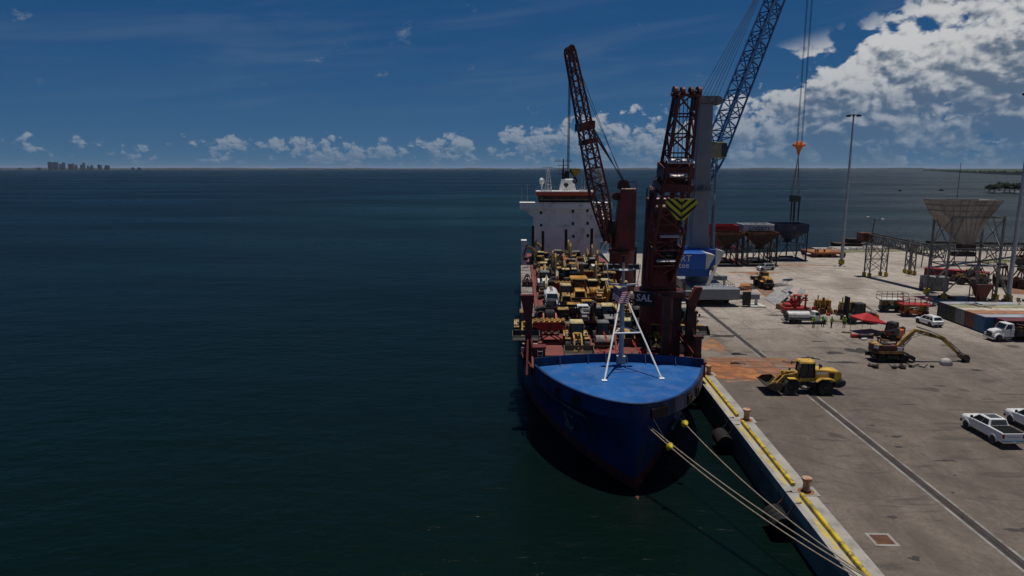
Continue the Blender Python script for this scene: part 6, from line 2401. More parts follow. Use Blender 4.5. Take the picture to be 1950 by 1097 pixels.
for i, (u, v, d, mt, lb) in enumerate(((1628, 643, (1.2, 0.6, 0.45), 'machine_red', 'red equipment case on the ground by the fallen canopy'), (1642, 645, (1.0, 0.7, 0.6), 'machine_dark', 'black equipment case on the ground under the red canopy'),
                                       (1655, 644, (1.1, 0.6, 0.5), 'machine_dark', 'second black equipment case under the red canopy, nearest the skid steer'), (1646, 648, (0.9, 0.4, 0.25), 'machine_white', 'low white box in front of the black cases by the canopy'), (1612, 634, (1.4, 0.5, 0.18), 'timber', 'flat wooden pallet near the high corner of the red canopy'))):
    p_ = gz(u, v)
    c = MB()
    c.box((0, 0, d[2] / 2), d)
    c.box((0, 0, d[2] + 0.03), (d[0] * 0.92, d[1] * 0.92, 0.08))
    c.box((0, -d[1] / 2, d[2] * 0.6), (0.2, 0.05, 0.1))
    tag(c.build('equipment_case', mt, None, bevel=0.03, loc=(p_.x, p_.y, DOCK), rz=random.uniform(-0.4, 0.4)), lb, 'case')

# red wellhead-like machine, yellow engine skids, corrugated sheets
r = thing('pump_unit', 'red pump unit with upright valves behind the tank truck', 'pump', (45.4, 119.0, DOCK))
c = MB()
c.lohi((-2.2, -1.2, 0.25), (2.0, 1.2, 1.15))
c.build('skid', 'machine_red', r, bevel=0.05)
random.seed(12)
for i in range(9):
    c = MB()
    x, y = random.uniform(-0.6, 1.7), random.uniform(-0.8, 0.8)
    h = random.uniform(1.9, 3.4)
    c.tube((x, y, 1.1), (x, y, h), 0.16, 10)
    c.lathe([(0.34, h - 0.5), (0.34, h - 0.35)], 12, (x, y, 0))
    c.lathe([(0.0, h), (0.28, h), (0.34, h + 0.18), (0.2, h + 0.32), (0, h + 0.34)], 12, (x, y, 0))
    c.tube((x - 0.45, y, h - 0.75), (x + 0.45, y, h - 0.75), 0.12, 8)
    c.build('valve', 'machine_red', r)
c = MB()
c.lohi((-1.9, -0.9, 1.15), (-0.9, 0.9, 1.7))
c.build('control_cabinet', 'machine_red', r, bevel=0.04)
for k, (x, y, mt, lb) in enumerate(((50.2, 119.6, 'machine_gold', 'orange-yellow diesel engine skid beside the red pump unit'), (53.6, 117.6, 'machine_ochre', 'brownish yellow engine skid behind the forklift mast'))):
    r = thing('engine_skid', lb, 'engine', (x, y, DOCK), R(-8))
    c = MB()
    for sy in (-0.7, 0.7):
        c.lohi((-1.7, sy - 0.12, 0), (1.7, sy + 0.12, 0.35))
    c.lohi((-1.7, -0.8, 0.2), (-1.5, 0.8, 0.35))
    c.lohi((1.5, -0.8, 0.2), (1.7, 0.8, 0.35))
    c.build('skid_beam', 'dark_steel', r)
    c = MB()
    c.prism([(-0.6, 1.0), (-0.35, 1.9), (0.35, 1.9), (0.6, 1.0)], -1.2, 0.9, 'x')
    c.lohi((-1.1, -0.25, 1.85), (0.7, 0.25, 2.2))
    for i in range(5):
        c.box((-0.95 + i * 0.42, 0, 2.1), (0.3, 0.9, 0.35))
    c.build('engine_block', mt, r, bevel=0.04)
    c = MB()
    c.lohi((-1.15, -0.62, 0.35), (0.85, 0.62, 1.0))
    for i in range(5):
        c.tube((-1.0 + i * 0.42, -0.7, 0.5), (-1.0 + i * 0.42, -0.7, 1.5), 0.06)
    c.build('crankcase', 'machine_dark', r)
    c = MB()
    c.lohi((0.95, -0.85, 0.35), (1.35, 0.85, 2.3))
    for i in range(9):
        c.box((1.37, 0, 0.55 + i * 0.19), (0.05, 1.5, 0.06))
    c.build('radiator', mt, r)
    c = MB()
    c.tube((-0.6, 0.2, 2.1), (-0.6, 0.2, 3.0), 0.1, 8)
    c.tube((0.2, -0.3, 2.2), (0.2, -0.3, 2.7), 0.2, 10)
    c.build('exhaust', 'machine_dark', r)


def corrugated(name, label, corners, mat, nw=14, amp=0.05, th=0.03):
    A, B, C_, D = [Vector(p) for p in corners]
    nrm = (B - A).cross(D - A).normalized()
    c = MB()
    vs = []
    k = nw * 4
    for i in range(k + 1):
        t_ = i / k
        off_ = nrm * amp * (1 if (i % 4) in (1, 2) else -1)
        vs += [A.lerp(B, t_) + off_, D.lerp(C_, t_) + off_]
    fs = [(2 * i, 2 * i + 2, 2 * i + 3, 2 * i + 1) for i in range(k)]
    c.add(vs, fs)
    o = c.build(name, mat, None)
    md = o.modifiers.new('thick', 'SOLIDIFY')
    md.thickness = th
    return tag(o, label, 'metal sheet')


pA, pB, pC, pD = gz(1456, 569), gz(1479, 584), gz(1503, 568), gz(1482, 555)
up3 = Vector((0, 0, 0.9))
corrugated('corrugated_sheet', 'large pale corrugated metal sheet leaning beside the orange plate', (pA + Vector((0, 0, .1)), pB + Vector((0, 0, .1)), pC + up3, pD + up3), 'sheet_grey', 9, 0.06)
pA, pB, pC, pD = gz(1487, 562), gz(1497, 567), gz(1511, 557), gz(1503, 553)
corrugated('corrugated_sheet', 'small pale corrugated sheet propped up above the larger one', (pA + up3 * 1.1, pB + up3 * 1.1, pC + up3 * 1.5, pD + up3 * 1.5), 'sheet_grey', 4, 0.06)
pA, pB, pC, pD = gz(1507, 578), gz(1522, 583), gz(1533, 566), gz(1523, 562)
corrugated('corrugated_sheet', 'white sheet metal panel leaning against the red pump unit', (pA + up3 * .2, pB + up3 * .2, pC + up3 * 1.6, pD + up3 * 1.6), 'cont_grey', 4, 0.03)
p_ = gz(1489, 588)
r = thing('block_pallet', 'pallet of striped tan blocks in front of the corrugated sheets', 'pallet', p_, R(30))
for i in range(4):
    for j in range(2):
        c = MB()
        c.box((-0.75 + i * 0.5, -0.3 + j * 0.6, 0.5), (0.46, 0.55, 0.9))
        c.build('block', 'machine_ochre' if (i + j) % 2 else 'timber', r, bevel=0.03)
c = MB()
c.box((0, 0, 0.025), (2.2, 1.4, 0.06))
c.build('pallet_base', 'timber', r)
p_ = gz(1500, 578)
r = thing('timber_stack', 'loose dark timbers lying between the corrugated sheets and pump unit', 'timber', p_, R(15))
for i in range(7):
    c = MB()
    c.beam((-1.6 + 0.1 * i, -0.7 + 0.22 * i, 0.1 + 0.13 * (i % 3)), (1.8 - 0.15 * i, -0.5 + 0.2 * i, 0.14 + 0.13 * (i % 3)), 0.18, 0.16)
    c.build('timber', random.choice(['timber', 'dark_steel', 'rusty_steel']), r)

# big bag and scrap around the excavator
p_ = gz(1801, 695)
c = MB()
n_ = 12
secs = []
for z, k in ((0, 0.62), (0.25, 0.70), (0.6, 0.66), (0.9, 0.52), (1.05, 0.36), (1.12, 0.15)):
    ring_ = []
    for i in range(n_ * 2):
        a = 2 * math.pi * i / (n_ * 2)
        sq = 1.0 / max(abs(math.cos(a)), abs(math.sin(a))) ** 0.75
        q = k * sq * (1 + 0.10 * mnoise.noise(Vector((math.cos(a) * 2, math.sin(a) * 2, z * 3))))
        ring_.append((math.cos(a) * q * 1.2, math.sin(a) * q, z + 0.05 * mnoise.noise(Vector((a * 2, z * 5, 3)))))
    secs.append(ring_)
loft(c, secs)
c.v = [p * 0.78 for p in c.v]
tag(c.build('bulk_bag', 'bag_white', None, smooth=True, loc=p_), 'grubby white bulk bag on the ground under the excavator arm', 'bag')


def scrap(u, v, n_, spread, mats, label, sd_, name='scrap_pile', h=0.35):
    p_ = gz(u, v)
    random.seed(sd_)
    r = thing(name, label, 'scrap', p_)
    for i in range(n_):
        c = MB()
        x, y = random.gauss(0, spread[0]), random.gauss(0, spread[1])
        k = random.random()
        if k < 0.35:
            rr = random.uniform(0.28, 0.45)
            c.lathe([(rr * 0.5, -0.1), (rr * 0.9, -0.13), (rr, 0), (rr * 0.9, 0.13), (rr * 0.5, 0.1), (rr * 0.5, -0.1)], 14)
            c.v = [Matrix.Translation((x, y, 0.14 + random.uniform(0, h * 0.4))) @ Euler((random.uniform(-.3, .3), random.uniform(-.3, .3), 0)).to_matrix().to_4x4() @ p for p in c.v]
        elif k < 0.7:
            a = random.uniform(0, 3.14)
            L = random.uniform(0.5, 1.3)
            c.beam((x - math.cos(a) * L / 2, y - math.sin(a) * L / 2, 0.08), (x + math.cos(a) * L / 2, y + math.sin(a) * L / 2, random.uniform(0.1, h)), random.uniform(0.06, 0.16))
        else:
            d = [random.uniform(0.25, 0.8), random.uniform(0.2, 0.5), random.uniform(0.12, h)]
            c.box((x, y, d[2] / 2), d, random.uniform(0, 3))
        c.build('scrap_piece', random.choice(mats), r)
    return r


scrap(1660, 699, 9, (0.6, 0.25), ['machine_dark', 'tyre', 'dark_steel'], 'small heap of black tyres and scrap before the excavator tail', 31)
scrap(1712, 700, 9, (0.7, 0.25), ['machine_dark', 'tyre', 'dark_steel'], 'heap of black rubber beside the excavator front wheel', 32)
scrap(1748, 699, 9, (0.8, 0.25), ['machine_dark', 'tyre', 'dark_steel', 'machine_grey'], 'scattered black hoses and scrap under the excavator boom', 33)

# ================================================================== CONTAINERS
def container(loc, L, mat, roof, label, rz=0.0, open_door=False):
    """shipping container; local x along its length from 0 to L, end doors at x=0"""
    W_, H_ = 2.44, 2.59
    r = thing('shipping_container', label, 'container', loc, rz)
    c = MB()
    for y in (0.0, W_):
        for z in (0.0, H_ - 0.16):
            c.lohi((0, y - 0.07 if y else 0, z), (L, y + 0.0 if y else 0.07, z + 0.16))
    for x in (0, L - 0.14):
        for y in (0, W_ - 0.12):
            c.lohi((x, y, 0.001), (x + 0.14, y + 0.12, H_ - 0.001))
    c.lohi((0.003, 0.1, H_ - 0.14), (0.12, W_ - 0.1, H_ - 0.002))
    c.build('frame', mat, r)

    def corr(p0, p1, up_, nout, k):
        c = MB()
        vs = []
        p0, p1 = Vector(p0), Vector(p1)
        for i in range(k * 4 + 1):
            q = p0.lerp(p1, i / (k * 4)) - Vector(nout) * (0.0 if (i % 4) in (1, 2) else 0.05)
            vs += [q, q + Vector(up_)]
        c.add(vs, [(2 * i, 2 * i + 2, 2 * i + 3, 2 * i + 1) for i in range(k * 4)])
        return c
    kk = int(L / 0.28)
    corr((0.14, 0.02, 0.1), (L - 0.14, 0.02, 0.1), (0, 0, H_ - 0.2), (0, -1, 0), kk).build('side_panel', mat, r)
    corr((L - 0.14, W_ - 0.02, 0.1), (0.14, W_ - 0.02, 0.1), (0, 0, H_ - 0.2), (0, 1, 0), kk).build('side_panel', mat, r)
    corr((L - 0.03, 0.12, 0.1), (L - 0.03, W_ - 0.12, 0.1), (0, 0, H_ - 0.2), (1, 0, 0), 8).build('end_panel', mat, r)
    c = MB()
    c.lohi((0.1, 0.06, H_ - 0.05), (L - 0.1, W_ - 0.06, H_ - 0.015))
    c.build('roof', roof, r)
    for k in range(2):
        c = MB()
        y0 = 0.12 + k * (W_ - 0.24) / 2
        y1 = y0 + (W_ - 0.24) / 2 - 0.02
        for j in range(4):
            c.lohi((0.03 + 0.02 * (j % 2), y0, 0.16 + j * 0.57), (0.07, y1, 0.16 + j * 0.57 + 0.55))
        d = c.build('door', mat, r)
        q = MB()
        for yy in (y0 + 0.25, y1 - 0.25):
            q.tube((0.0, yy, 0.15), (0.0, yy, H_ - 0.15), 0.025, 6)
        q.build('lock_rod', 'galvanised', d)
    return r


CX = 68.6
specs = [(114.55, 'cont_navy', 'cont_roof_grey', 'dark navy shipping container with pale roof, last in the row by the hopper'),
         (112.05, 'cont_green', 'cont_roof_green', 'dark green shipping container with mossy roof, between navy and grey ones'),
         (109.55, 'cont_grey', 'cont_roof_tan', 'grey shipping container with tan roof in the row'),
         (107.05, 'cont_brown', 'cont_roof_rust', 'rust brown shipping container with orange-brown roof in the row'),
         (104.55, 'cont_blue', 'cont_roof_grey', 'bright blue corrugated shipping container behind the maroon one')]
for y, mt, rf, lb in specs:
    container((CX + random.uniform(-0.1, 0.1), y, DOCK), 12.19, mt, rf, lb)
container((70.0, 101.95, DOCK), 12.19, 'cont_maroon', 'cont_maroon', 'dark maroon shipping container behind the white flatbed truck')
container((88.6, 157.5, DOCK), 12.19, 'cont_maroon', 'hopper_red', 'dark red container with faded pink roof behind the tall hopper', R(-36))
# clutter lying on the container roofs
random.seed(17)
r = thing('roof_scrap', 'tangle of thin dark bars lying on the container roofs', 'scrap', (73.0, 113.0, DOCK + 2.6))
for i in range(8):
    a = random.uniform(0, 3.1)
    x, y, L = random.uniform(-1.5, 1.5), random.uniform(-1.8, 2.0), random.uniform(0.6, 1.8)
    c = MB()
    c.beam((x - math.cos(a) * L, y - math.sin(a) * L, 0.04), (x + math.cos(a) * L, y + math.sin(a) * L, random.uniform(0.04, 0.3)), 0.07)
    c.build('bar', 'dark_steel', r)


def tarp_heap(loc, sx, sy, h, label, sd_, mat='tarp_white'):
    c = MB()
    n_ = 16
    vs, fs = [], []
    for i in range(n_ + 1):
        for j in range(n_ + 1):
            x, y = (i / n_ - 0.5) * 2, (j / n_ - 0.5) * 2
            e = max(0.0, 1 - (abs(x) ** 3 + abs(y) ** 3))
            z = h * e ** 0.7 * (0.55 + 0.9 * abs(mnoise.noise(Vector((x * 2.2, y * 2.2, sd_)))) + 0.35 * mnoise.noise(Vector((x * 5, y * 5, sd_))))
            vs.append((x * sx, y * sy, max(z, 0.0)))
    for i in range(n_):
        for j in range(n_):
            a = i * (n_ + 1) + j
            fs.append((a, a + n_ + 1, a + n_ + 2, a + 1))
    c.add(vs, fs)
    return tag(c.build('tarp_heap', mat, None, smooth=False, loc=loc), label, 'tarp')


tarp_heap((88.0, 118.5, DOCK), 4.5, 2.6, 1.5, 'crumpled white tarpaulin heap beyond the container row', 3)
tarp_heap((93.5, 112.0, DOCK), 4.5, 3.0, 1.6, 'large white tarpaulin heap beside the blue container', 5)
tarp_heap((99.0, 127.5, DOCK), 4.0, 1.8, 1.2, 'long white tarpaulin heap beside the foot of the tall light mast', 8)
tarp_heap((67.0, 121.5, DOCK), 1.4, 1.0, 0.9, 'small white tarp bundle between the scissor lifts and navy container', 9)
scrap(1775, 583, 12, (1.3, 0.5), ['machine_dark', 'dark_steel', 'machine_grey'], 'dark scrap heaped against the end of the navy container', 41, h=0.8)
scrap(1905, 575, 22, (3.0, 1.2), ['machine_dark', 'dark_steel', 'machine_grey', 'timber', 'galvanised'], 'grey scrap and pipes strewn around the light mast foot', 42, h=0.6)
scrap(1940, 585, 16, (2.6, 1.2), ['machine_dark', 'dark_steel', 'tarp_white', 'timber'], 'mixed pale and dark debris beyond the blue container', 43, h=0.6)
scrap(1560, 598, 26, (1.6, 0.7), ['machine_ochre', 'machine_gold', 'machine_dark', 'machine_red', 'rusty_steel'], 'jumble of yellow and dark machine parts between tank truck and forklift', 44, h=1.4)
scrap(1528, 592, 18, (1.4, 0.6), ['machine_red', 'machine_white', 'machine_dark', 'machine_red'], 'red and white machine parts heaped behind the tank truck', 45, h=1.3)
# ================================================================== HOPPERS, CONVEYOR, MASTS, HARBOUR CRANE
def gyp(u, v, Y):
    return gy(u, v, Y)


def bin_hopper(name, label, x0, x1, y0, y1, ztop, zrim, zfun, mat, frame_mat, frame=True, rim_mat=None, inset=0.0, base_rails=True, rim_in=None):
    """square bin: straight rim box, funnel below, leg frame with braces. World coordinates, root at base"""
    cx_, cy_ = (x0 + x1) / 2, (y0 + y1) / 2
    r = thing(name, label, 'hopper', (cx_, cy_, DOCK))
    hx, hy = (x1 - x0) / 2, (y1 - y0) / 2
    zt, zr, zf = ztop - DOCK, zrim - DOCK, zfun - DOCK
    th = 0.12
    # hollow rim walls
    c = MB()
    rin = 0.0
    for sx in (-1, 1):
        c.lohi((sx * hx, -hy, zr), (sx * (hx - th), hy, zt))
        c.lohi((-hx + th, sx * hy, zr), (hx - th, sx * (hy - th), zt))
    nr = 6
    for i in range(nr + 1):
        xx = -hx + 2 * hx * i / nr
        c.box((xx * 0.999, -hy - 0.04, (zr + zt) / 2), (0.1, 0.08, zt - zr - 0.02))
    c.box((0, -hy - 0.05, zt - 0.06), (2 * hx + 0.1, 0.1, 0.12))
    c.box((-hx - 0.05, 0, zt - 0.06), (0.1, 2 * hy, 0.12))
    c.box((hx + 0.05, 0, zt - 0.06), (0.1, 2 * hy, 0.12))
    c.build('bin_rim', rim_mat or mat, r)
    f = MB()
    k = 0.13
    f.hexa([(-hx * k, -hy * k, zf), (hx * k, -hy * k, zf), (hx * k, hy * k, zf), (-hx * k, hy * k, zf), (-hx, -hy, zr), (hx, -hy, zr), (hx, hy, zr), (-hx, hy, zr)])
    f.build('funnel', mat, r)
    lx, ly = hx - 0.15, hy - 0.15
    for sx in (-1, 1):
        for sy in (-1, 1):
            c = MB()
            c.beam((sx * lx, sy * ly, 0), (sx * lx, sy * ly, zr + 0.05), 0.28)
            c.build('leg', frame_mat, r)
    c = MB()
    zm = zf * 0.75 + 0.5
    for sx in (-1, 1):
        c.beam((sx * lx, -ly, zm), (sx * lx, ly, zm), 0.2)
        c.beam((-lx, sx * ly, zm), (lx, sx * ly, zm), 0.2)
        c.beam((-lx, sx * ly, zr - 0.4), (lx, sx * ly, zr - 0.4), 0.16)
        for sy in (-1, 1):
            c.beam((sx * lx, sy * ly, zm), (sx * lx * 0.45, sy * ly, zr - 0.3), 0.15)
            c.beam((sx * lx, sy * ly, zm), (sx * lx, sy * ly * 0.4, zr - 0.3), 0.15)
            c.beam((sx * lx, sy * ly, 0.2), (sx * lx * 0.35, sy * ly, zm), 0.15)
            c.beam((sx * lx, sy * ly, 0.2), (sx * lx, sy * ly * 0.3, zm), 0.15)
    if base_rails:
        for sy in (-1, 1):
            c.beam((-lx - 0.6, sy * ly, 0.15), (lx + 0.6, sy * ly, 0.15), 0.3)
            c.beam((sy * lx, -ly, 0.15), (sy * lx, ly, 0.15), 0.3)
    c.build('brace', frame_mat, r)
    g = MB()
    g.box((0, 0, zf - 0.2), (hx * 0.5, hy * 0.5, 0.5))
    g.beam((0, 0, zf - 0.4), (0, 0, 1.0), 0.3)
    g.box((0, 0, 0.8), (hx * 0.9, 0.5, 0.5))
    g.build('discharge_gate', mat, r)
    return r


def zz_(u, v, Y):
    return gy(u, v, Y).z


def xx_(u, v, Y):
    return gy(u, v, Y).x


# rusty stands in front, coloured bins behind them
Y1, Y2 = 176.5, 184.0
bin_hopper('bin_hopper', 'bright red square hopper bin on red legs, beside the harbour crane', xx_(1350, 430, Y2), xx_(1408, 430, Y2), Y2, Y2 + 6.5, zz_(1380, 430, Y2), zz_(1380, 446, Y2), zz_(1380, 468, Y2), 'hopper_red', 'hopper_red')
bin_hopper('bin_hopper', 'rust brown hopper in a dark frame standing before the red bin', xx_(1363, 445, Y1), xx_(1419, 445, Y1), Y1, Y1 + 5.5, zz_(1390, 443.5, Y1), zz_(1390, 448, Y1), zz_(1390, 474, Y1), 'rust_shaded', 'dark_steel', rim_mat='rusty_steel')
hw_ = bin_hopper('bin_hopper', 'white hopper bin lettered in black, between the red and navy bins', xx_(1417, 430, Y2), xx_(1475, 430, Y2), Y2 + 0.3, Y2 + 6.8, zz_(1445, 428, Y2), zz_(1445, 444, Y2), zz_(1445, 466, Y2), 'hopper_white', 'galvanised')
bin_hopper('bin_hopper', 'rust brown hopper in a dark frame standing before the white lettered bin', xx_(1427, 445, Y1), xx_(1485, 445, Y1), Y1 + 0.6, Y1 + 6.1, zz_(1455, 443.5, Y1), zz_(1455, 448, Y1), zz_(1455, 474, Y1), 'rust_shaded', 'dark_steel', rim_mat='rusty_steel')
YB = 189.5
hb_ = bin_hopper('bin_hopper', 'dark navy hopper bin on tall navy legs at the end of the row', xx_(1476, 430, YB), xx_(1535, 430, YB), YB - 2, YB + 5.5, zz_(1505, 427, YB - 2), zz_(1505, 441, YB - 2), zz_(1505, 461, YB - 2), 'hopper_blue', 'hopper_blue')
# lettering on the white bin and a ring emblem on the navy one
text('LOGISTEC', 1.45, 'letter_dark', hw_, (0.75, -3.25 - 0.1, zz_(1445, 436, Y2) - DOCK), (math.pi / 2, 0, 0), depth=0.01, bold=0.015)
for k in range(1):
    c = MB()
    for i in range(16):
        a0, a1 = 2 * math.pi * i / 16, 2 * math.pi * (i + 1) / 16
        c.beam((math.cos(a0) * 0.38, -3.87, math.sin(a0) * 0.38), (math.cos(a1) * 0.38, -3.87, math.sin(a1) * 0.38), 0.05, 0.09)
    c.build('emblem', 'letter_faded', hb_, loc=(0.3, 0, zz_(1508, 434, YB - 2) - DOCK))

# rusted flat steel platform on feet
r = thing('steel_platform', 'rusty flat steel barge deck resting on short feet near the shore', 'steel platform', (83.0, 199.5, DOCK), R(2))
c = MB()
c.lohi((-4.6, -4, 1.0), (4.6, 4, 1.45))
c.lohi((-4.75, -4.1, 1.45), (4.75, 4.1, 1.53))
c.build('deck', 'rust_bright', r)
for sx in (-4.0, -1.2, 1.2, 4.0):
    for sy in (-3.5, 3.5):
        c = MB()
        c.taper(sx - 0.5, sx + 0.5, sy - 0.4, sy + 0.4, 0, sx - 0.8, sx + 0.8, sy - 0.4, sy + 0.4, 1.02)
        c.build('foot', 'rusty_steel', r)
c = MB()
for x in (-3.5, -2.9, -1.0):
    c.tube((x, -3.0, 1.5), (x, -3.0, 2.1), 0.22, 10)
    c.lathe([(0.32, 2.1), (0.32, 2.25)], 10, (x, -3.0, 0))
c.build('deck_bollard', 'rusty_steel', r)

# light masts ---------------------------------------------------------------------
def light_mast(u, v, vt, label, foot_r=0.75):
    p_ = gz(u, v)
    zt = gy(u + (vt - v) * -0.0, vt, p_.y).z
    r = thing('light_mast', label, 'light mast', p_)
    H_ = zt - DOCK
    c = MB()
    c.lathe([(foot_r, 0), (foot_r, 1.15), (foot_r * 0.96, 1.2), (0, 1.2)], 20)
    c.build('foundation', 'safety_yellow', r)
    c = MB()
    c.lathe([(0.52, 1.15), (0.52, 1.35), (0.42, 1.4), (0.38, 10), (0.3, H_ * 0.55), (0.2, H_ - 0.5), (0.16, H_)], 14)
    for zz in (H_ * 0.3, H_ * 0.62):
        c.lathe([(0.40, zz), (0.40, zz + 0.12)], 14)
    c.build('pole', 'pole_steel', r, smooth=True)
    c = MB()
    n_ = 10
    for i in range(n_):
        a0, a1 = 2 * math.pi * i / n_, 2 * math.pi * (i + 1) / n_
        c.beam((math.cos(a0) * 1.1, math.sin(a0) * 1.1, H_ - 0.3), (math.cos(a1) * 1.1, math.sin(a1) * 1.1, H_ - 0.3), 0.1)
    for i in range(4):
        a0 = math.pi / 2 * i
        c.beam((0, 0, H_ - 0.1), (math.cos(a0) * 1.1, math.sin(a0) * 1.1, H_ - 0.3), 0.09)
    c.tube((0, 0, H_), (0, 0, H_ + 0.8), 0.05)
    c.build('lamp_ring', 'galvanised', r)
    for i in range(8):
        a0 = 2 * math.pi * (i + 0.5) / 8
        c = MB()
        c.box((math.cos(a0) * 1.45, math.sin(a0) * 1.45, H_ - 0.45), (0.62, 0.5, 0.42), a0)
        c.build('floodlight', 'machine_dark', r, bevel=0.05)
    return r


light_mast(1602, 503, 217, 'tall grey light mast with yellow foot beside the navy hopper')
light_mast(1919, 573, 174, 'thick grey light mast with yellow foot beside the tall cream hopper')

# the tall cream receiving hopper ---------------------------------------------------
r = thing('receiving_hopper', 'tall cream receiving hopper on braced steel legs with yellow feet', 'hopper', (83.4, 135.0, DOCK))
ox, oy = 83.4, 135.0
LX0, LX1, LY0, LY1 = 78.6 - ox, 88.3 - ox, 132.2 - oy, 138.2 - oy
nearY = 131.0
rimz = zz_(1850, 382, nearY) - DOCK
skz = zz_(1850, 412, nearY + 1.0) - DOCK
rx0, rx1 = xx_(1799, 382, nearY) - ox, xx_(1912, 382, nearY) - ox
sx0, sx1 = xx_(1806, 412, 132.0) - ox, xx_(1888, 412, 132.0) - ox
c = MB()
ry0, ry1 = nearY - oy, nearY - oy + 7.2
B4 = [(sx0, LY0, skz), (sx1, LY0, skz), (sx1, LY1, skz), (sx0, LY1, skz)]
T4 = [(rx0, ry0, rimz), (rx1, ry0, rimz), (rx1, ry1, rimz), (rx0, ry1, rimz)]
vs = B4 + T4 + [(p[0] * 0.975 + 0.0, p[1] * 0.96 + 0.02, p[2] - 0.01) for p in T4] + [(p[0] * 0.9, p[1] * 0.9, p[2] + 0.4) for p in B4]
fs = []
for i in range(4):
    j = (i + 1) % 4
    fs += [(i, j, 4 + j, 4 + i), (4 + i, 4 + j, 8 + j, 8 + i), (8 + i, 8 + j, 12 + j, 12 + i)]
fs.append((15, 14, 13, 12))
c.add(vs, fs)
c.build('upper_bin', 'hopper_cream', r)
c = MB()
fz = zz_(1825, 466, 135.0) - DOCK
c.hexa([(-1.1, -0.9, fz), (0.9, -0.9, fz), (0.9, 0.9, fz), (-1.1, 0.9, fz)] + B4)
c.build('lower_funnel', 'hopper_cream', r)
c = MB()
for t_ in (0.0, 0.35, 0.7):
    a = Vector(B4[0]).lerp(Vector(T4[0]), 1 - t_)
    b_ = Vector(B4[1]).lerp(Vector(T4[1]), 1 - t_)
    c.beam(a + Vector((0, -0.06, 0)), b_ + Vector((0, -0.06, 0)), 0.14, 0.14)
    a = Vector(B4[3]).lerp(Vector(T4[3]), 1 - t_)
    b_ = Vector(B4[0]).lerp(Vector(T4[0]), 1 - t_)
    c.beam(a + Vector((-0.06, 0, 0)), b_ + Vector((-0.06, 0, 0)), 0.12, 0.14)
for i in range(8):
    t_ = i / 7
    a = Vector(B4[0]).lerp(Vector(B4[1]), t_)
    b_ = Vector(T4[0]).lerp(Vector(T4[1]), t_)
    c.beam(a + Vector((0, -0.05, 0)), b_ + Vector((0, -0.05, 0)), 0.09, 0.12)
    if 0 < i < 7:
        c.beam(a + Vector((0, -0.05, 0)), Vector((-1.1 + 2.0 * t_, -0.92, fz)), 0.08, 0.1)
c.build('bin_rib', 'hopper_cream', r)
for lx in (LX0, LX1):
    for ly in (LY0, LY1):
        c = MB()
        c.beam((lx, ly, 1.1), (lx * 0.985, ly, skz + 0.05), 0.34, 0.34)
        c.build('leg', 'galvanised', r)
        c = MB()
        c.lathe([(0.55, 0), (0.55, 1.2), (0.42, 1.22), (0, 1.22)], 14, (lx, ly, 0))
        c.build('leg_foot', 'safety_yellow', r)
        c = MB()
        c.lohi((lx - 1.2, ly - 1.2, 0.0), (lx + 1.2, ly + 1.2, 0.05))
        c.build('footing', 'concrete_light', r)
c = MB()
zl = [1.3, 6.6, 9.9, skz - 0.3]
for za, zb in zip(zl[:-1], zl[1:]):
    for ly in (LY0, LY1):
        c.beam((LX0, ly, zb), (LX1, ly, zb), 0.2)
        if zb < 8:
            c.beam((LX0, ly, za), ((LX0 + LX1) / 2, ly, zb), 0.16)
            c.beam((LX1, ly, za), ((LX0 + LX1) / 2, ly, zb), 0.16)
        else:
            c.beam((LX0, ly, za), (LX0 * 0.55, ly, zb), 0.14)
            c.beam((LX1, ly, za), (LX1 * 0.55, ly, zb), 0.14)
    for lx in (LX0, LX1):
        c.beam((lx, LY0, zb), (lx, LY1, zb), 0.2)
        c.beam((lx, LY0, za), (lx, LY1, zb), 0.14)
        c.beam((lx, LY1, za), (lx, LY0, zb), 0.14)
c.build('leg_brace', 'galvanised', r)
c = MB()
c.lohi((-1.0, LY0 - 1.2, 6.7), (LX1 + 0.2, LY0 + 1.0, 6.82))
for i in range(7):
    xq = -1.0 + (LX1 + 1.2) * i / 6
    c.beam((xq, LY0 - 1.15, 6.8), (xq, LY0 - 1.15, 7.9), 0.06)
for zz in (7.35, 7.9):
    c.beam((-1.0, LY0 - 1.15, zz), (LX1 + 0.2, LY0 - 1.15, zz), 0.06)
c.build('walkway', 'galvanised', r)
c = MB()
for sy in (-0.4, 0.4):
    c.beam((LX1 - 1.8, LY0 - 1.6 + sy, 6.7), (LX1 + 1.9, LY0 - 1.6 + sy, 0.05), 0.12, 0.25)
for i in range(18):
    t_ = (i + 0.5) / 18
    c.box((LX1 - 1.8 + 3.7 * t_, LY0 - 1.6, 6.7 - 6.65 * t_), (0.28, 0.8, 0.04))
c.build('stair', 'galvanised', r)
c = MB()
c.box((0, 0, fz - 0.5), (2.6, 2.0, 1.2))
c.box((-0.5, 0.2, fz - 1.8), (4.0, 2.2, 0.8))
c.build('feeder', 'dark_steel', r)
c = MB()
c.tube((-1.0, ry1 - 0.3, rimz), (-1.0, ry1 - 0.3, rimz + 7.0), 0.05)
c.build('whip_antenna', 'dark_steel', r)

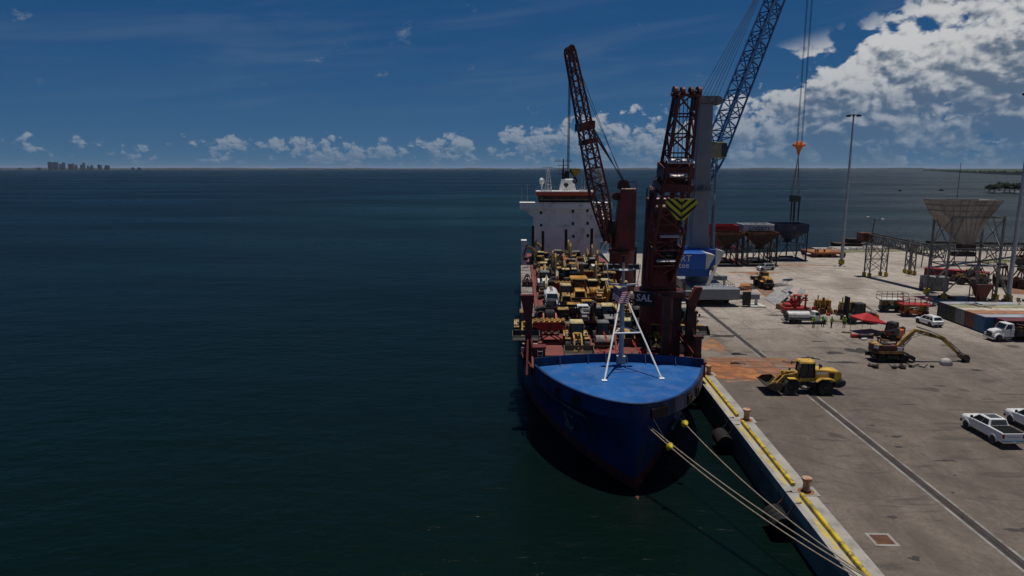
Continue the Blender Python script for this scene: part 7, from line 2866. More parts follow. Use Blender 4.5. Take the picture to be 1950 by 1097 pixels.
# items parked under it
r = thing('storage_bin', 'grey steel storage box standing behind the cream hopper legs', 'box', (84.5, 143.0, DOCK), R(-6))
c = MB()
c.lohi((-4.0, -1.3, 0), (0.6, 1.3, 2.9))
c.build('shell', 'machine_grey', r, bevel=0.05)
c = MB()
for i in range(8):
    c.box((-3.8 + i * 0.6, -1.32, 1.35), (0.12, 0.08, 2.4))
c.build('rib', 'machine_grey', r)
r = thing('rusty_chute', 'rust red funnel chute standing under the cream hopper', 'chute', (84.0, 129.8, DOCK))
c = MB()
c.hexa([(-0.5, -0.5, 0.4), (0.5, -0.5, 0.4), (0.5, 0.5, 0.4), (-0.5, 0.5, 0.4), (-1.6, -1.2, 3.6), (1.4, -1.2, 3.6), (1.4, 1.2, 3.6), (-1.6, 1.2, 3.6)])
c.build('funnel', 'machine_maroon', r)
for sx in (-1.5, 1.3):
    for sy in (-1.1, 1.1):
        c = MB()
        c.beam((sx, sy, 0), (sx, sy, 3.6), 0.14)
        c.build('leg', 'machine_maroon', r)
scrap(1800, 568, 9, (1.2, 0.5), ['rust_bright', 'machine_red', 'rusty_steel'], 'red-brown machine parts lying at the near foot of the cream hopper', 51, h=0.8)
o = wheel_loader('machine_yellow', lift=0.3, tilt=0.3)
o.location = (94.5, 150.5, DOCK)
o.rotation_euler = (0, 0, R(165))
tag(o, 'yellow wheel loader mostly hidden behind the cream hopper and red container')

# grab buckets ---------------------------------------------------------------
gproto = None
GL = ['rusty dark clamshell grab bucket standing on rusted plates near the light mast', 'rusty dark clamshell grab bucket standing on rusted plates near the light mast', 'rusty dark clamshell grab bucket standing on rusted plates near the light mast', 'rusty dark clamshell grab bucket standing on rusted plates near the light mast']
for i, (u, v, sc) in enumerate(((1858, 543, 0.85), (1906, 545, 1.05), (1942, 549, 1.0), (1947, 508, 1.1))):
    if gproto is None:
        r = thing('grab_bucket', GL[0], 'grab bucket', group='grab buckets by the light mast')
        for sg in (-1, 1):
            c = MB()
            pl = [(0.08 * sg, 0.0), (sg * 1.1, 0.25), (sg * 1.9, 1.0), (sg * 1.9, 1.6), (sg * 1.3, 2.2), (0.15 * sg, 2.0)]
            c.prism(pl, -1.3, 1.3, 'y')
            c.build('shell', 'dark_steel', r, bevel=0.1)
            c = MB()
            for sy in (-0.9, 0.9):
                c.beam((sg * 1.6, sy, 1.7), (sg * 0.45, sy * 0.6, 4.0), 0.22)
            c.build('arm', 'rusty_steel', r)
            c = MB()
            c.lathe([(0.55, sg * 1.35), (0.55, sg * 1.55), (0.2, sg * 1.6)], 14, (0, 0, 2.1), 'y')
            c.build('sheave', 'rusty_steel', r)
        c = MB()
        c.box((0, 0, 4.1), (1.4, 1.5, 0.7))
        c.lathe([(0, -0.5), (0.45, -0.5), (0.45, 0.5), (0, 0.5)], 14, (0, 0, 4.4), 'y')
        c.build('head', 'machine_dark', r, bevel=0.1)
        c = MB()
        c.tube((0, 0, 2.2), (0, 0, 4.0), 0.14, 8)
        c.build('strut', 'galvanised', r)
        gproto = r
    else:
        r = copy_tree(gproto)
    r.location = gz(u, v)
    r.rotation_euler = (0, 0, R(20 + 47 * i))
    r.scale = (sc,) * 3
plate_thing([(96, 139), (116, 137), (120, 150), (100, 152)], 'rust_plate', 'broad rusty plate under the grab buckets by the light mast')

# conveyor -----------------------------------------------------------------------
r = thing('conveyor', 'inclined lattice belt conveyor on braced towers with yellow feet', 'conveyor', (79.5, 161.5, DOCK))
O = Vector((79.5, 161.5, DOCK))
cA = gy(1655, 452, 162.0) - O
cB = gy(1790, 482, 140.0) - O
c = MB()
d = (cB - cA)
rt_ = Vector((0, 0, 1)).cross(d).normalized()
up_ = d.cross(rt_).normalized()
if up_.z < 0:
    up_ = -up_
lattice(c, cA, cB, rt_, up_, 1.9, 1.9, 1.9, 1.9, 14, 0.2, 0.13)
c.build('truss', 'galvanised', r)
c = MB()
w2 = rt_ * 0.75
c.add([cA - w2 + up_ * 0.8, cB - w2 + up_ * 0.8, cB + w2 + up_ * 0.8, cA + w2 + up_ * 0.8, cA - w2 + up_ * 0.9, cB - w2 + up_ * 0.9, cB + w2 + up_ * 0.9, cA + w2 + up_ * 0.9],
      [(3, 2, 1, 0), (4, 5, 6, 7), (0, 1, 5, 4), (1, 2, 6, 5), (2, 3, 7, 6), (3, 0, 4, 7)])
c.build('belt', 'tyre', r)
c = MB()
for i in range(26):
    t_ = (i + 0.5) / 26
    q = cA.lerp(cB, t_) + up_ * 0.95
    c.beam(q - rt_ * 0.95, q + rt_ * 0.95, 0.12, 0.3)
c.build('idler', 'machine_dark', r)
TW = [[gz(1645, 526) - O, gz(1655, 528) - O, gz(1687, 526.5) - O, gz(1676, 524.5) - O]]
q1, q2 = gz(1730, 522) - O, gz(1741, 524) - O
TW.append([q1, q2, q2 + Vector((0.3, 2.4, 0)), q1 + Vector((0.3, 2.4, 0))])
for k, ptsb in enumerate(TW):
    mid_ = sum(ptsb, Vector((0, 0, 0))) / 4
    t_ = min(max((mid_ - cA).dot(cB - cA) / (cB - cA).length_squared, 0.02), 1)
    zt = (cA.lerp(cB, t_)).z - 0.85
    legs = MB()
    for b_ in ptsb:
        legs.beam((b_.x, b_.y, 0.9), (b_.x, b_.y, zt), 0.24)
    for i in range(4):
        p_, q_ = ptsb[i], ptsb[(i + 1) % 4]
        for za, zb in ((1.2, zt * 0.5), (zt * 0.5, zt)):
            legs.beam((p_.x, p_.y, za), (q_.x, q_.y, zb), 0.1)
            legs.beam((q_.x, q_.y, za), (p_.x, p_.y, zb), 0.1)
            legs.beam((p_.x, p_.y, zb), (q_.x, q_.y, zb), 0.12)
    legs.build('support_tower', 'galvanised', r)
    for b_ in ptsb:
        f = MB()
        f.lathe([(0.42, 0), (0.42, 0.95), (0, 1.0)], 12, (b_.x, b_.y, 0))
        f.build('tower_foot', 'safety_yellow', r)
c = MB()
c.box(cA + Vector((-1.0, 0, 0.1)), (2.6, 2.6, 2.0))
c.build('head_box', 'rusty_steel', r)
c = MB()
p_ = cA + Vector((0.8, 0.5, 0.8))
c.tube(p_, p_ + Vector((0.4, 0, 3.4)), 0.1)
for sx in (-1, 1):
    c.beam(p_ + Vector((0.4, 0, 3.2)), p_ + Vector((0.4 + sx * 1.6, 0, 3.6 - sx * 0.25)), 0.08)
c.build('lamp_post', 'dark_steel', r)
for sx in (-1, 1):
    c = MB()
    c.box(p_ + Vector((0.4 + sx * 1.7, -0.1, 3.62 - sx * 0.25)), (0.6, 0.4, 0.35))
    c.build('lamp', 'off_white', r, bevel=0.08)
r = thing('conveyor', 'long level lattice conveyor running along the shore behind the cream hopper', 'conveyor', (150.0, 190.0, DOCK))
O = Vector((150.0, 190.0, DOCK))
c = MB()
a, b_ = gy(1768, 470, 176.0) - O, gy(1960, 472, 204.0) - O
b_ = a + (b_ - a) * 1.6
d = b_ - a
rt_ = Vector((0, 0, 1)).cross(d).normalized()
lattice(c, a, b_, rt_, (0, 0, 1), 1.8, 1.6, 1.8, 1.6, 44, 0.16, 0.1)
for i in range(9):
    q = a.lerp(b_, i / 8)
    for sg in (-1, 1):
        c.beam(q + rt_ * sg * 0.9, Vector((q.x, q.y, 0)) + rt_ * sg * 1.3, 0.2)
c.build('truss', 'galvanised', r)
c = MB()
lo = [a - rt_ * 0.8, b_ - rt_ * 0.8, b_ + rt_ * 0.8, a + rt_ * 0.8]
c.hexa([Vector(q) + Vector((0, 0, 0.85)) for q in lo] + [Vector(q) + Vector((0, 0, 1.5)) for q in lo])
c.build('belt_cover', 'tyre', r)

# ------------------------------------------------------------------ mobile harbour crane
HX, HY = 32.6, 140.0
r = thing('harbour_crane', 'blue-boomed mobile harbour crane with grey tower standing on the quay', 'crane', (HX, HY, DOCK))
O = Vector((HX, HY, DOCK))
HC = r
c = MB()
c.lohi((-3.2, -14.5, 0.9), (4.0, 9, 2.7))
c.lohi((-3.2, -16.2, 1.3), (4.6, -13.2, 3.4))
c.build('chassis', 'crane_grey', r, bevel=0.15)
for i in range(7):
    for sx in (-2.6, 3.4):
        wheel(r, (sx, -12.0 + i * 3.0, 0.8), 0.8, 0.7, 'crane_grey', False).rotation_euler = (0, 0, R(90))
for (x0, y0, x1) in ((4.0, -15.2, 8.4), (-3.2, -12.2, -6.0), (4.0, 6.5, 8.4), (-3.2, 6.5, -6.2)):
    c = MB()
    c.lohi((x0, y0 - 0.45, 1.3), (x1, y0 + 0.45, 2.3))
    c.build('outrigger', 'crane_grey', r, bevel=0.08)
    c = MB()
    xe = x1 - 0.5 * (1 if x1 > 0 else -1)
    c.lathe([(0.28, 0.2), (0.28, 1.4)], 12, (xe, y0, 0))
    c.lohi((xe - 1.3, y0 - 1.6, 0.02), (xe + 1.3, y0 + 1.6, 0.24))
    c.build('outrigger_pad', 'off_white', r)
c = MB()
c.lathe([(2.3, 2.7), (2.3, 4.4), (2.5, 4.5), (2.5, 4.9)], 24, (0, -2, 0))
c.build('slew_ring', 'crane_grey', r, smooth=True)
# rear counterweight houses with white faceted ends, blue machine house
zA0, zA1 = zz_(1330, 512, 130.0) - DOCK, zz_(1330, 481, 130.0) - DOCK
c = MB()
c.lohi((-9.5, -11.0, zA0), (-0.6, -6.5, zA1))
c.build('machine_house', 'crane_house_blue', r, bevel=0.06)
c = MB()
c.hexa([(-0.58, -11.0, zA0), (0.1, -10.4, zA0 + 0.2), (0.1, -7.0, zA0 + 0.2), (-0.58, -6.5, zA0), (-0.58, -11.0, zA1), (1.3, -10.2, zA1 - 0.5), (1.3, -7.0, zA1 - 0.5), (-0.58, -6.5, zA1)])
c.build('house_end', 'off_white', r)
zB0, zB1 = zz_(1370, 506, 135.0) - DOCK, zz_(1370, 474, 135.0) - DOCK
c = MB()
c.lohi((-4.5, -5.6, zB0), (2.6, -0.5, zB1))
c.build('machine_house', 'crane_house_blue', r, bevel=0.06)
c = MB()
c.hexa([(2.62, -5.6, zB0), (3.4, -5.0, zB0 + 0.2), (3.4, -1.2, zB0 + 0.2), (2.62, -0.5, zB0), (2.62, -5.6, zB1), (4.6, -4.9, zB1 - 0.6), (4.6, -1.2, zB1 - 0.6), (2.62, -0.5, zB1)])
c.build('house_end', 'off_white', r)
c = MB()
c.lohi((-5.5, -9.5, 4.6), (0.6, -1.0, zA0 + 0.1))
c.build('machine_base', 'crane_house_blue', r)
text('PORT', 1.75, 'letter_white', r, (-5.5, -11.02, zA1 - 1.05), (math.pi / 2, 0, 0), depth=0.01)
text('Manatee', 1.55, 'letter_white', r, (-6.3, -11.02, zA0 + 0.8), (math.pi / 2, 0, 0), depth=0.01)
c = MB()
for i in range(14):
    yq = -14.5 + i * 1.2
    c.beam((3.95, yq, 2.7), (3.95, yq, 3.9), 0.06)
for i in range(6):
    c.beam((-1.0 + i, -14.4, 2.7), (-1.0 + i, -14.4, 3.9), 0.06)
for zz in (3.3, 3.9):
    c.beam((3.95, -14.5, zz), (3.95, 1.2, zz), 0.06)
    c.beam((-2, -14.4, zz), (3.95, -14.4, zz), 0.06)
c.beam((-0.5, -12.5, 3.0), (1.6, -10.0, 6.8), 0.7, 0.1)
c.build('deck_railing', 'galvanised', r)
c = MB()
c.lohi((5.2, -16.2, 0.3), (6.6, -15.8, 2.8))
c.build('control_cabinet', 'machine_dark', r)
# tower
zt = gy(1335, 200, HY).z - DOCK
c = MB()
c.taper(-1.9, 1.7, -3.6, -0.2, 4.8, -1.3, 1.3, -3.3, -0.7, zt)
c.build('tower', 'crane_grey', r, bevel=0.1)
c = MB()
c.lohi((-2.2, -3.5, zt), (1.9, -0.6, zt + 1.4))
for sg in (-1, 1):
    c.lathe([(0, -0.25), (0.85, -0.25), (0.85, 0.25), (0, 0.25)], 14, (2.3, -2.0 + sg * 0.7, zt + 0.6), 'y')
c.beam((1.5, -2, zt + 0.3), (2.6, -2, zt + 0.6), 1.0, 0.5)
c.build('tower_head', 'machine_grey', r)
c = MB()
zc = zz_(1357, 290, HY) - DOCK
c.lohi((1.4, -3.2, zc - 1.2), (4.2, -0.6, zc + 1.9))
cbx = c.build('operator_cab', 'cont_roof_green', r, bevel=0.1)
c = MB()
c.lohi((3.4, -3.3, zc - 0.9), (4.35, -0.5, zc + 1.6))
c.build('cab_window', 'glass_dark', cbx)
c = MB()
zp = zz_(1330, 352, HY) - DOCK
c.lathe([(1.9, zp - 1.0), (1.9, zp - 0.2)], 16, (0, -2, 0))
for i in range(12):
    a = 2 * math.pi * i / 12
    c.beam((2.6 * math.cos(a), -2 + 2.6 * math.sin(a), zp - 1.0), (2.6 * math.cos(a), -2 + 2.6 * math.sin(a), zp + 0.1), 0.06)
    a2 = a + 2 * math.pi / 12
    c.beam((2.6 * math.cos(a), -2 + 2.6 * math.sin(a), zp + 0.1), (2.6 * math.cos(a2), -2 + 2.6 * math.sin(a2), zp + 0.1), 0.06)
c.lathe([(0.5, zp - 1.05), (2.6, zp - 1.05), (2.6, zp - 0.95), (0.5, zp - 0.95)], 16, (0, -2, 0))
c.build('tower_platform', 'machine_grey', r)
tipw = gy(1556, -205, 158.0)
tip = tipw - O
foot = gy(1336, 352, HY - 0.5) - O
d = tip - foot
rt_ = Vector((0, 0, 1)).cross(Vector((d.x, d.y, 0))).normalized()
up_ = d.normalized().cross(rt_).normalized()


def bshape(t_):
    if t_ < 0.09:
        return 2.6 + 1.0 * t_ / 0.09, 0.5 + 2.4 * t_ / 0.09
    k_ = (t_ - 0.09) / 0.91
    return 3.4 - 0.8 * k_, 2.9 - 0.7 * k_


c = MB()
lattice(c, foot, tip, rt_, up_, 3, 3, 2, 2, 30, 0.30, 0.17, bshape)
c.build('boom', 'crane_blue', r)
c = MB()
pb = foot + d * 0.105 + up_ * -0.9
c.tube(Vector((2.2, -4.2, 5.0)), Vector((2.2, -4.2, 5.0)).lerp(pb, 0.55), 0.42, 10)
c.tube(Vector((2.2, -4.2, 5.0)).lerp(pb, 0.55), pb, 0.27, 10)
c.build('luffing_cylinder', 'crane_grey', r)
c = MB()
for k in range(6):
    s_ = Vector((2.3 - 0.8 * k * 0.9, -2.0 + 0.3 * (k % 2), zt + 1.2))
    c.tube(s_, tip + rt_ * (0.25 * (k - 2.5)) + Vector((-0.4 * (5 - k), 0, 0.6 * (5 - k))), 0.05, 5)
hkp = gy(1531, 278, 158.0) - O
for sx in (-0.55, -0.35, 0.45, 0.65):
    c.tube(Vector((tip.x + sx, tip.y, tip.z)), Vector((tip.x + sx * 1.0, tip.y, hkp.z + 0.6)), 0.05, 5)
hkp = Vector((tip.x, tip.y, hkp.z))
c.build('hoist_rope', 'wire', r)
c = MB()
c.lathe([(0.0, 1.0), (0.5, 1.0), (0.85, 0.55), (1.0, 0.1), (0.85, -0.25), (0.45, -0.9), (0.3, -1.6), (0.2, -2.1), (0.0, -2.15)], 14)
for sx in (-1, 1):
    c.lathe([(0.35, sx * 0.9), (0.35, sx * 1.3)], 10, (0, 0, 0.2), 'x')
hk = c.build('hook_block', 'machine_orange', r, smooth=True, loc=hkp)
# load: sling legs, spreader beam, hanging rods
spz = gy(1524, 378, 158.0).z
L = thing('lifting_spreader', 'dark green spreader beam with black rods hanging from the harbour crane hook', 'spreader', O + hkp + Vector((0, 0, -2.1)))
dz_ = spz - (O + hkp).z + 2.1
c = MB()
for x, y in ((-0.9, -0.5), (0.7, -0.5), (-0.9, 0.5), (0.7, 0.5)):
    c.tube((0, 0, 0), (x, y, dz_ + 0.5), 0.07, 6)
c.build('sling', 'timber', L)
c = MB()
c.lohi((-1.1, -0.75, dz_ - 0.75), (0.95, 0.75, dz_ + 0.75))
c.build('beam', 'machine_green', L, bevel=0.06)
for x, y in ((-0.9, -0.5), (-0.2, -0.5), (0.05, 0.5), (0.75, -0.5)):
    c = MB()
    c.tube((x, y, dz_ - 0.7), (x, y, dz_ - 5.0), 0.17, 8)
    c.tube((x, y, dz_ - 5.0), (x, y, dz_ - 5.9), 0.06, 6)
    c.build('rod', 'black_paint', L)

# ================================================================== MOORING LINES
mk('rope_line', (0.27, 0.22, 0.165), 0.9, 0, 0.3, 3.0)


def rope(a, b, sag, r_, label, name='mooring_line', group=None):
    a, b = Vector(a), Vector(b)
    pts = []
    for i in range(25):
        t_ = i / 24
        p_ = a.lerp(b, t_)
        p_.z -= 4 * sag * t_ * (1 - t_)
        pts.append(p_)
    c = MB()
    c.path(pts, r_, 6)
    tag(c.build(name, 'rope_line', None, smooth=True), label, 'rope', group)
    return pts


fl = SHIP_M @ Vector((0.9, S0 + 0.35, 5.9))
fl2 = SHIP_M @ Vector((4.3, S0 + 3.2, 5.7))
b1 = Vector((21.25, BOLL[0], 3.75))
b1 = Vector((21.25, 35.3, 3.7))
p1 = rope(fl, b1, 0.9, 0.048, 'pale mooring line from the bow fairlead, the lower sagging one of the pair', group='paired bow mooring lines')
p2 = rope(fl + Vector((0.15, 0.1, 0.05)), b1 + Vector((0.05, 0.4, 0.1)), 0.65, 0.048, 'pale mooring line from the bow fairlead, the tauter upper one of the pair', group='paired bow mooring lines')
p3 = rope(fl2, Vector((21.25, 36.2, 3.6)), 1.0, 0.045, 'single pale mooring line from the right bow to the quay')
r0 = copy_tree(bproto)
r0.location = (21.25, 35.3, DOCK + 0.02)
for (pp, i, lb) in ((p1, 3, 'yellow rat guard on the paired mooring lines below the bow'), (p3, 1, 'yellow rat guard on the single mooring line by the right bow')):
    c = MB()
    d = (pp[i + 1] - pp[i]).normalized()
    c.tube(pp[i], pp[i] + d * 0.05, 0.36, 14)
    c.tube(pp[i], pp[i] + d * 0.35, 0.36, 14, 0.12)
    tag(c.build('rat_guard', 'hazard_yellow', None), lb, 'rat guard')
    c = MB()
    top_ = SHIP_M @ (Vector((1.2, S0 + 0.45, 6.9)) if pp is p1 else Vector((4.4, S0 + 3.2, 6.9)))
    c.tube(pp[i], top_, 0.02, 5)
    tag(c.build('guard_lanyard', 'wire', None), 'thin dark lanyard holding the %s rat guard to the bow' % ('paired-line' if pp is p1 else 'single-line'), 'line')
# ================================================================== CARGO ON THE SHIP
def deck_xy(u, Y, z=DECK):
    lo, hi = 330.0, 1000.0
    for _ in range(40):
        v = (lo + hi) / 2
        if gy(u, v, Y).z > z:
            lo = v
        else:
            hi = v
    return gy(u, v, Y)


def stow(o, u, Y, heading, z=DECK, label=None, group=None, sc=1.0):
    p_ = deck_xy(u, Y, z)
    o.location = (p_.x, p_.y, z)
    o.rotation_euler = (0, 0, SHIP_RZ + R(heading))
    if sc != 1.0:
        o.scale = (sc,) * 3
    if label:
        o['label'] = label
    if group:
        o['group'] = group
    return o


# grey pontoons on the right side too
for a, b_ in ((28.5, 38.5), (44.0, 54.0), (54.6, 64.0), (77, 88), (88.6, 98)):
    c = MB()
    c.lohi((8.05, a, MAIN), (10.0, b_, MAIN + 1.05))
    c.build('pontoon_cover', 'hatch_grey', ship, bevel=0.05)
ONS = " on the ship's deck"
stow(wheel_loader('machine_yellow', lift=0.15, tilt=0.1, bw=3.2, bmat='machine_dark'), 1001, 81.5, -90, MAIN + 1.06, 'yellow wheel loader with dark bucket behind the red boom rest at the rail')
stow(wheel_loader('machine_yellow', 'machine_cream', lift=0.0, tilt=0.15, bw=3.3), 1097, 77.0, -90, DECK, "yellow wheel loader with cream roof and wide grey bucket behind the bow breakwater")
stow(roller('machine_dark', 'hatch_grey', 'machine_grey'), 1147, 79.5, -90, DECK, 'dark road roller with a pale grey drum behind the bow breakwater', sc=0.95)
stow(dozer('machine_yellow', False, 'machine_cream'), 1194, 80.5, -90, DECK, 'small yellow bulldozer directly behind the foremast', sc=0.85)
stow(wheel_loader('machine_gold', lift=0.05, tilt=0.2, bw=2.7), 1247, 79.5, -90, DECK, 'golden wheel loader with rusty bucket right of the foremast', sc=0.78)
stow(wheel_loader('machine_dark', 'machine_grey', lift=0.35, tilt=0.15, bw=3.3, bmat='machine_dark'), 1238, 91.0, -90, DECK, 'black wheel loader with a big black bucket before the near deck crane', sc=1.1)
stow(wheel_loader('machine_yellow', 'machine_green', lift=0.3, tilt=0.2, bw=3.2, bmat='machine_dark'), 1308, 83.0, -90, MAIN + 1.06, "yellow wheel loader with black bucket at the ship's right rail behind the red columns")
# red lifting frame with a studded top and crossed legs
r = thing('gravel_spreader', 'red hopper spreader with crossed legs and a studded tan top', 'spreader')
c = MB()
c.prism([(-1.9, 2.2), (-1.9, 2.7), (1.9, 2.7), (1.9, 2.2), (1.2, 1.7), (-1.2, 1.7)], -0.9, 0.9)
c.build('hopper_body', 'machine_red', r)
c = MB()
for i in range(6):
    for j in range(4):
        c.box((-1.6 + i * 0.64 + 0.15 * (j % 2), -0.68 + j * 0.45, 2.80), (0.36, 0.3, 0.16))
c.lohi((-1.88, -0.88, 2.69), (1.88, 0.88, 2.74))
c.build('studded_top', 'machine_ochre', r)
for sy in (-0.92, 0.92):
    c = MB()
    c.beam((-1.8, sy, 0.1), (1.8, sy, 2.3), 0.14)
    c.beam((1.8, sy, 0.1), (-1.8, sy, 2.3), 0.14)
    c.build('cross_leg', 'machine_red', r)
c = MB()
c.beam((-2.0, -0.92, 0.1), (2.0, -0.92, 0.1), 0.16)
c.beam((-2.0, 0.92, 0.1), (2.0, 0.92, 0.1), 0.16)
c.build('base_rail', 'machine_red', r)
stow(r, 1045, 80.0, 0)
r_spread = r
# second row
stow(skid_steer('machine_dark', 'machine_red'), 1047, 86.0, -90, DECK, 'black skid steer with red lift arms behind the red spreader', sc=1.25)
stow(excavator('machine_dark', 'machine_grey', pose='folded', roof='machine_grey'), 1124, 87.5, -90, DECK, 'dark grey tracked excavator between two wheel loaders'+ONS)
stow(dozer('machine_grey', False, 'machine_cream'), 1157, 87.0, -90, DECK, 'grey bulldozer with cream cab roof close to the foremast')
stow(wheel_loader('machine_yellow', lift=0.1, tilt=0.2), 1188, 93.5, -90, DECK, 'yellow wheel loader half hidden behind the foremast')
# third row: trucks lying across the deck
stow(flatbed_truck('machine_dark', 'machine_dark', 5.0), 1060, 93.5, 180, DECK, 'black flatbed truck parked across the deck behind the skid steer')
stow(pickup('car_white', False), 1110, 94.0, 0, DECK, 'white pickup parked across the ship\'s deck among the machines')
stow(pickup('machine_gold', False, 'machine_gold'), 1118, 97.5, 0, DECK, 'orange-yellow pickup parked across the deck behind the white pickup')
o = tank_truck()
stow(o, 1050, 101.5, -90, DECK, "dark-framed tank truck with white barrel tank standing on the ship's deck", sc=0.95)
stow(dozer('machine_gold', True), 1102, 104.5, -90, DECK, 'large golden bulldozer with open canopy behind the pickups'+ONS, sc=1.25)
stow(excavator('machine_gold', 'machine_yellow', pose='tucked'), 1150, 102.5, -90, DECK, 'golden excavator facing the bow beside the canopied bulldozer')
c = MB()
secs = []
for z, k in ((0.0, 0.6), (0.4, 0.55), (0.75, 0.3), (0.9, 0.08)):
    secs.append([(math.cos(a) * k * 1.6 * (1 + 0.12 * math.sin(a * 5)), math.sin(a) * k, z) for a in [2 * math.pi * i / 14 for i in range(14)]])
loft(c, secs)
p_ = SHIP_M @ Vector((-5.2, 21.6, MAIN))
tag(c.build('rope_heap', 'machine_cream', None, loc=p_), 'pale heap of yellow rope beside the red deck locker', 'rope')
p_ = SHIP_M @ Vector((3.9, 22.6, MAIN + 0.5))
tag(c.build('canvas_bundle', 'bag_white', None, loc=p_), 'cream canvas bundle behind the breakwater by the red columns', 'bundle')
# crossed red lashing chains' turnbuckles in front of the first row
random.seed(4)
for (u0, v0, u1, v1) in ((1137, 664, 1160, 679), (1160, 664, 1136, 679), (1180, 650, 1170, 679), (1204, 648, 1213, 665), (1216, 664, 1223, 679), (1232, 657, 1221, 679), (1149, 632, 1158, 652)):
    a, b_ = gy(u0, v0, 76.0), gy(u1, v1, 74.0)
    c = MB()
    c.tube(a, b_, 0.07, 6)
    c.tube(a.lerp(b_, 0.4), a.lerp(b_, 0.6), 0.13, 6)
    tag(c.build('lashing_strut', 'machine_red', None), 'bright red lashing strut tying down the first row of machines', 'lashing', 'red lashing struts behind the breakwater')

stow(dozer('machine_dark', False, 'machine_dark'), 1218, 85.0, -90, DECK, 'black bulldozer behind the golden loader, right of the foremast')
stow(roller('machine_yellow', 'bucket_steel', 'machine_yellow'), 1072, 87.0, -90, DECK, 'yellow road roller behind the cream-roofed front loader', sc=0.95)
stow(wheel_loader('machine_dark', 'machine_cream', lift=0.1, tilt=0.2, bmat='machine_dark'), 1180, 100.5, -90, DECK, 'black wheel loader with cream roof beyond the foremast')
stow(excavator('machine_ochre', 'machine_dark', pose='folded'), 1208, 98.0, -90, DECK, 'ochre excavator with black body close to the near deck crane')
stow(dozer('machine_ochre', False, 'machine_cream'), 1077, 102.5, -90, DECK, 'ochre bulldozer with cream roof beside the white barrel tank truck')
# the packed rows further aft: one of each kind, then copies
PK = {
    'ex_t': (excavator('machine_yellow', 'machine_dark', pose='tucked', roof='machine_dark'), 'yellow tracked excavator with its arm tucked down, among the packed deck machines'),
    'ex_h': (excavator('machine_yellow', 'machine_dark', pose='high'), 'yellow tracked excavator with its arm raised high, among the packed deck machines'),
    'ex_f': (excavator('machine_ochre', 'machine_ochre', pose='folded', roof='machine_cream'), 'ochre tracked excavator with folded arm, among the packed deck machines'),
    'ex_d': (excavator('machine_cream', 'machine_dark', pose='tucked', roof='machine_dark'), 'cream-armed excavator with black body, among the packed deck machines'),
    'ld_y': (wheel_loader('machine_ochre', 'machine_cream', lift=0.05, tilt=0.3), 'ochre wheel loader with cream roof among the packed deck machines aft of the pickups'),
    'ld_g': (wheel_loader('machine_gold', 'machine_dark', lift=0.2, tilt=0.3), 'golden wheel loader with black roof among the packed deck machines'),
    'dz_y': (dozer('machine_white', False, 'machine_grey'), 'off-white bulldozer with closed cab among the packed deck machines'),
    'dz_o': (dozer('machine_ochre', True, 'machine_ochre'), 'ochre bulldozer with open canopy among the packed deck machines'),
    'rl': (roller('machine_gold', 'bucket_steel', 'machine_cream'), 'golden road roller with cream roof among the packed deck machines'),
    'dk': (dozer('machine_dark', False, 'machine_grey'), 'black bulldozer with grey roof among the packed deck machines'),
}
PK['sp'] = (copy_tree(r_spread), 'red hopper spreader with studded tan top among the packed after-deck machines')
PK['ex_o'] = (excavator('machine_orange', 'machine_dark', pose='tucked', roof='machine_orange'), 'orange-armed tracked excavator with black body among the packed deck machines')
USED = set()


def pack(kind, u, Y, heading, sc=1.0):
    o, lb = PK[kind]
    if kind in USED:
        o = copy_tree(o)
    USED.add(kind)
    stow(o, u, Y, heading, DECK, lb, 'machines packed on the after deck', sc)


ROWS = [
    (109.5, [(1041, 'ex_d', -90), (1066, 'sp', 0), (1127, 'rl', 90), (1152, 'ld_y', -90), (1180, 'ex_f', -90)]),
    (116.0, [(1038, 'dz_y', -90), (1060, 'ex_d', -90), (1085, 'dk', 180), (1108, 'ex_o', 90), (1130, 'ex_h', -90), (1160, 'dz_o', -90)]),
    (122.5, [(1036, 'ex_t', -90), (1055, 'ex_h', -90), (1077, 'rl', -90), (1100, 'ex_f', 90), (1122, 'sp', 0), (1148, 'ex_t', -90)]),
    (128.8, [(1035, 'ld_y', 90), (1052, 'ex_h', -90), (1072, 'ex_t', -90), (1094, 'dz_o', -90), (1112, 'dk', -90), (1134, 'ex_h', -90)]),
    (135.0, [(1034, 'ex_f', -90), (1050, 'ld_g', -90), (1070, 'ex_o', -90), (1090, 'dk', -90), (1108, 'ex_d', -90), (1130, 'dz_y', -90)]),
    (141.0, [(1033, 'ex_h', 180), (1049, 'ex_t', 0), (1066, 'dk', -90), (1085, 'ex_h', -90), (1103, 'sp', 0), (1124, 'ex_h', -90)]),
    (147.0, [(1030, 'ld_y', -90), (1044, 'ex_h', 150), (1062, 'dk', -90), (1080, 'ex_h', -90), (1098, 'dk', -90), (1116, 'ex_t', -90)]),
]
for Y, row in ROWS:
    for u, kd, hd in row:
        pack(kd, u, Y + random.uniform(-0.6, 0.6), hd + random.uniform(-4, 4), random.uniform(0.88, 1.0))
# clamshell on a pontoon at the left rail
o = copy_tree(gproto)
p_ = SHIP_M @ Vector((-8.9, 69.0, MAIN + 1.05))
o.location = p_
o.scale = (0.5, 0.8, 0.45)
o.rotation_euler = (0, 0, R(3))
o['label'] = 'rusty dark grab bucket sitting on a grey pontoon cover at the ship rail'
if 'group' in o:
    del o['group']

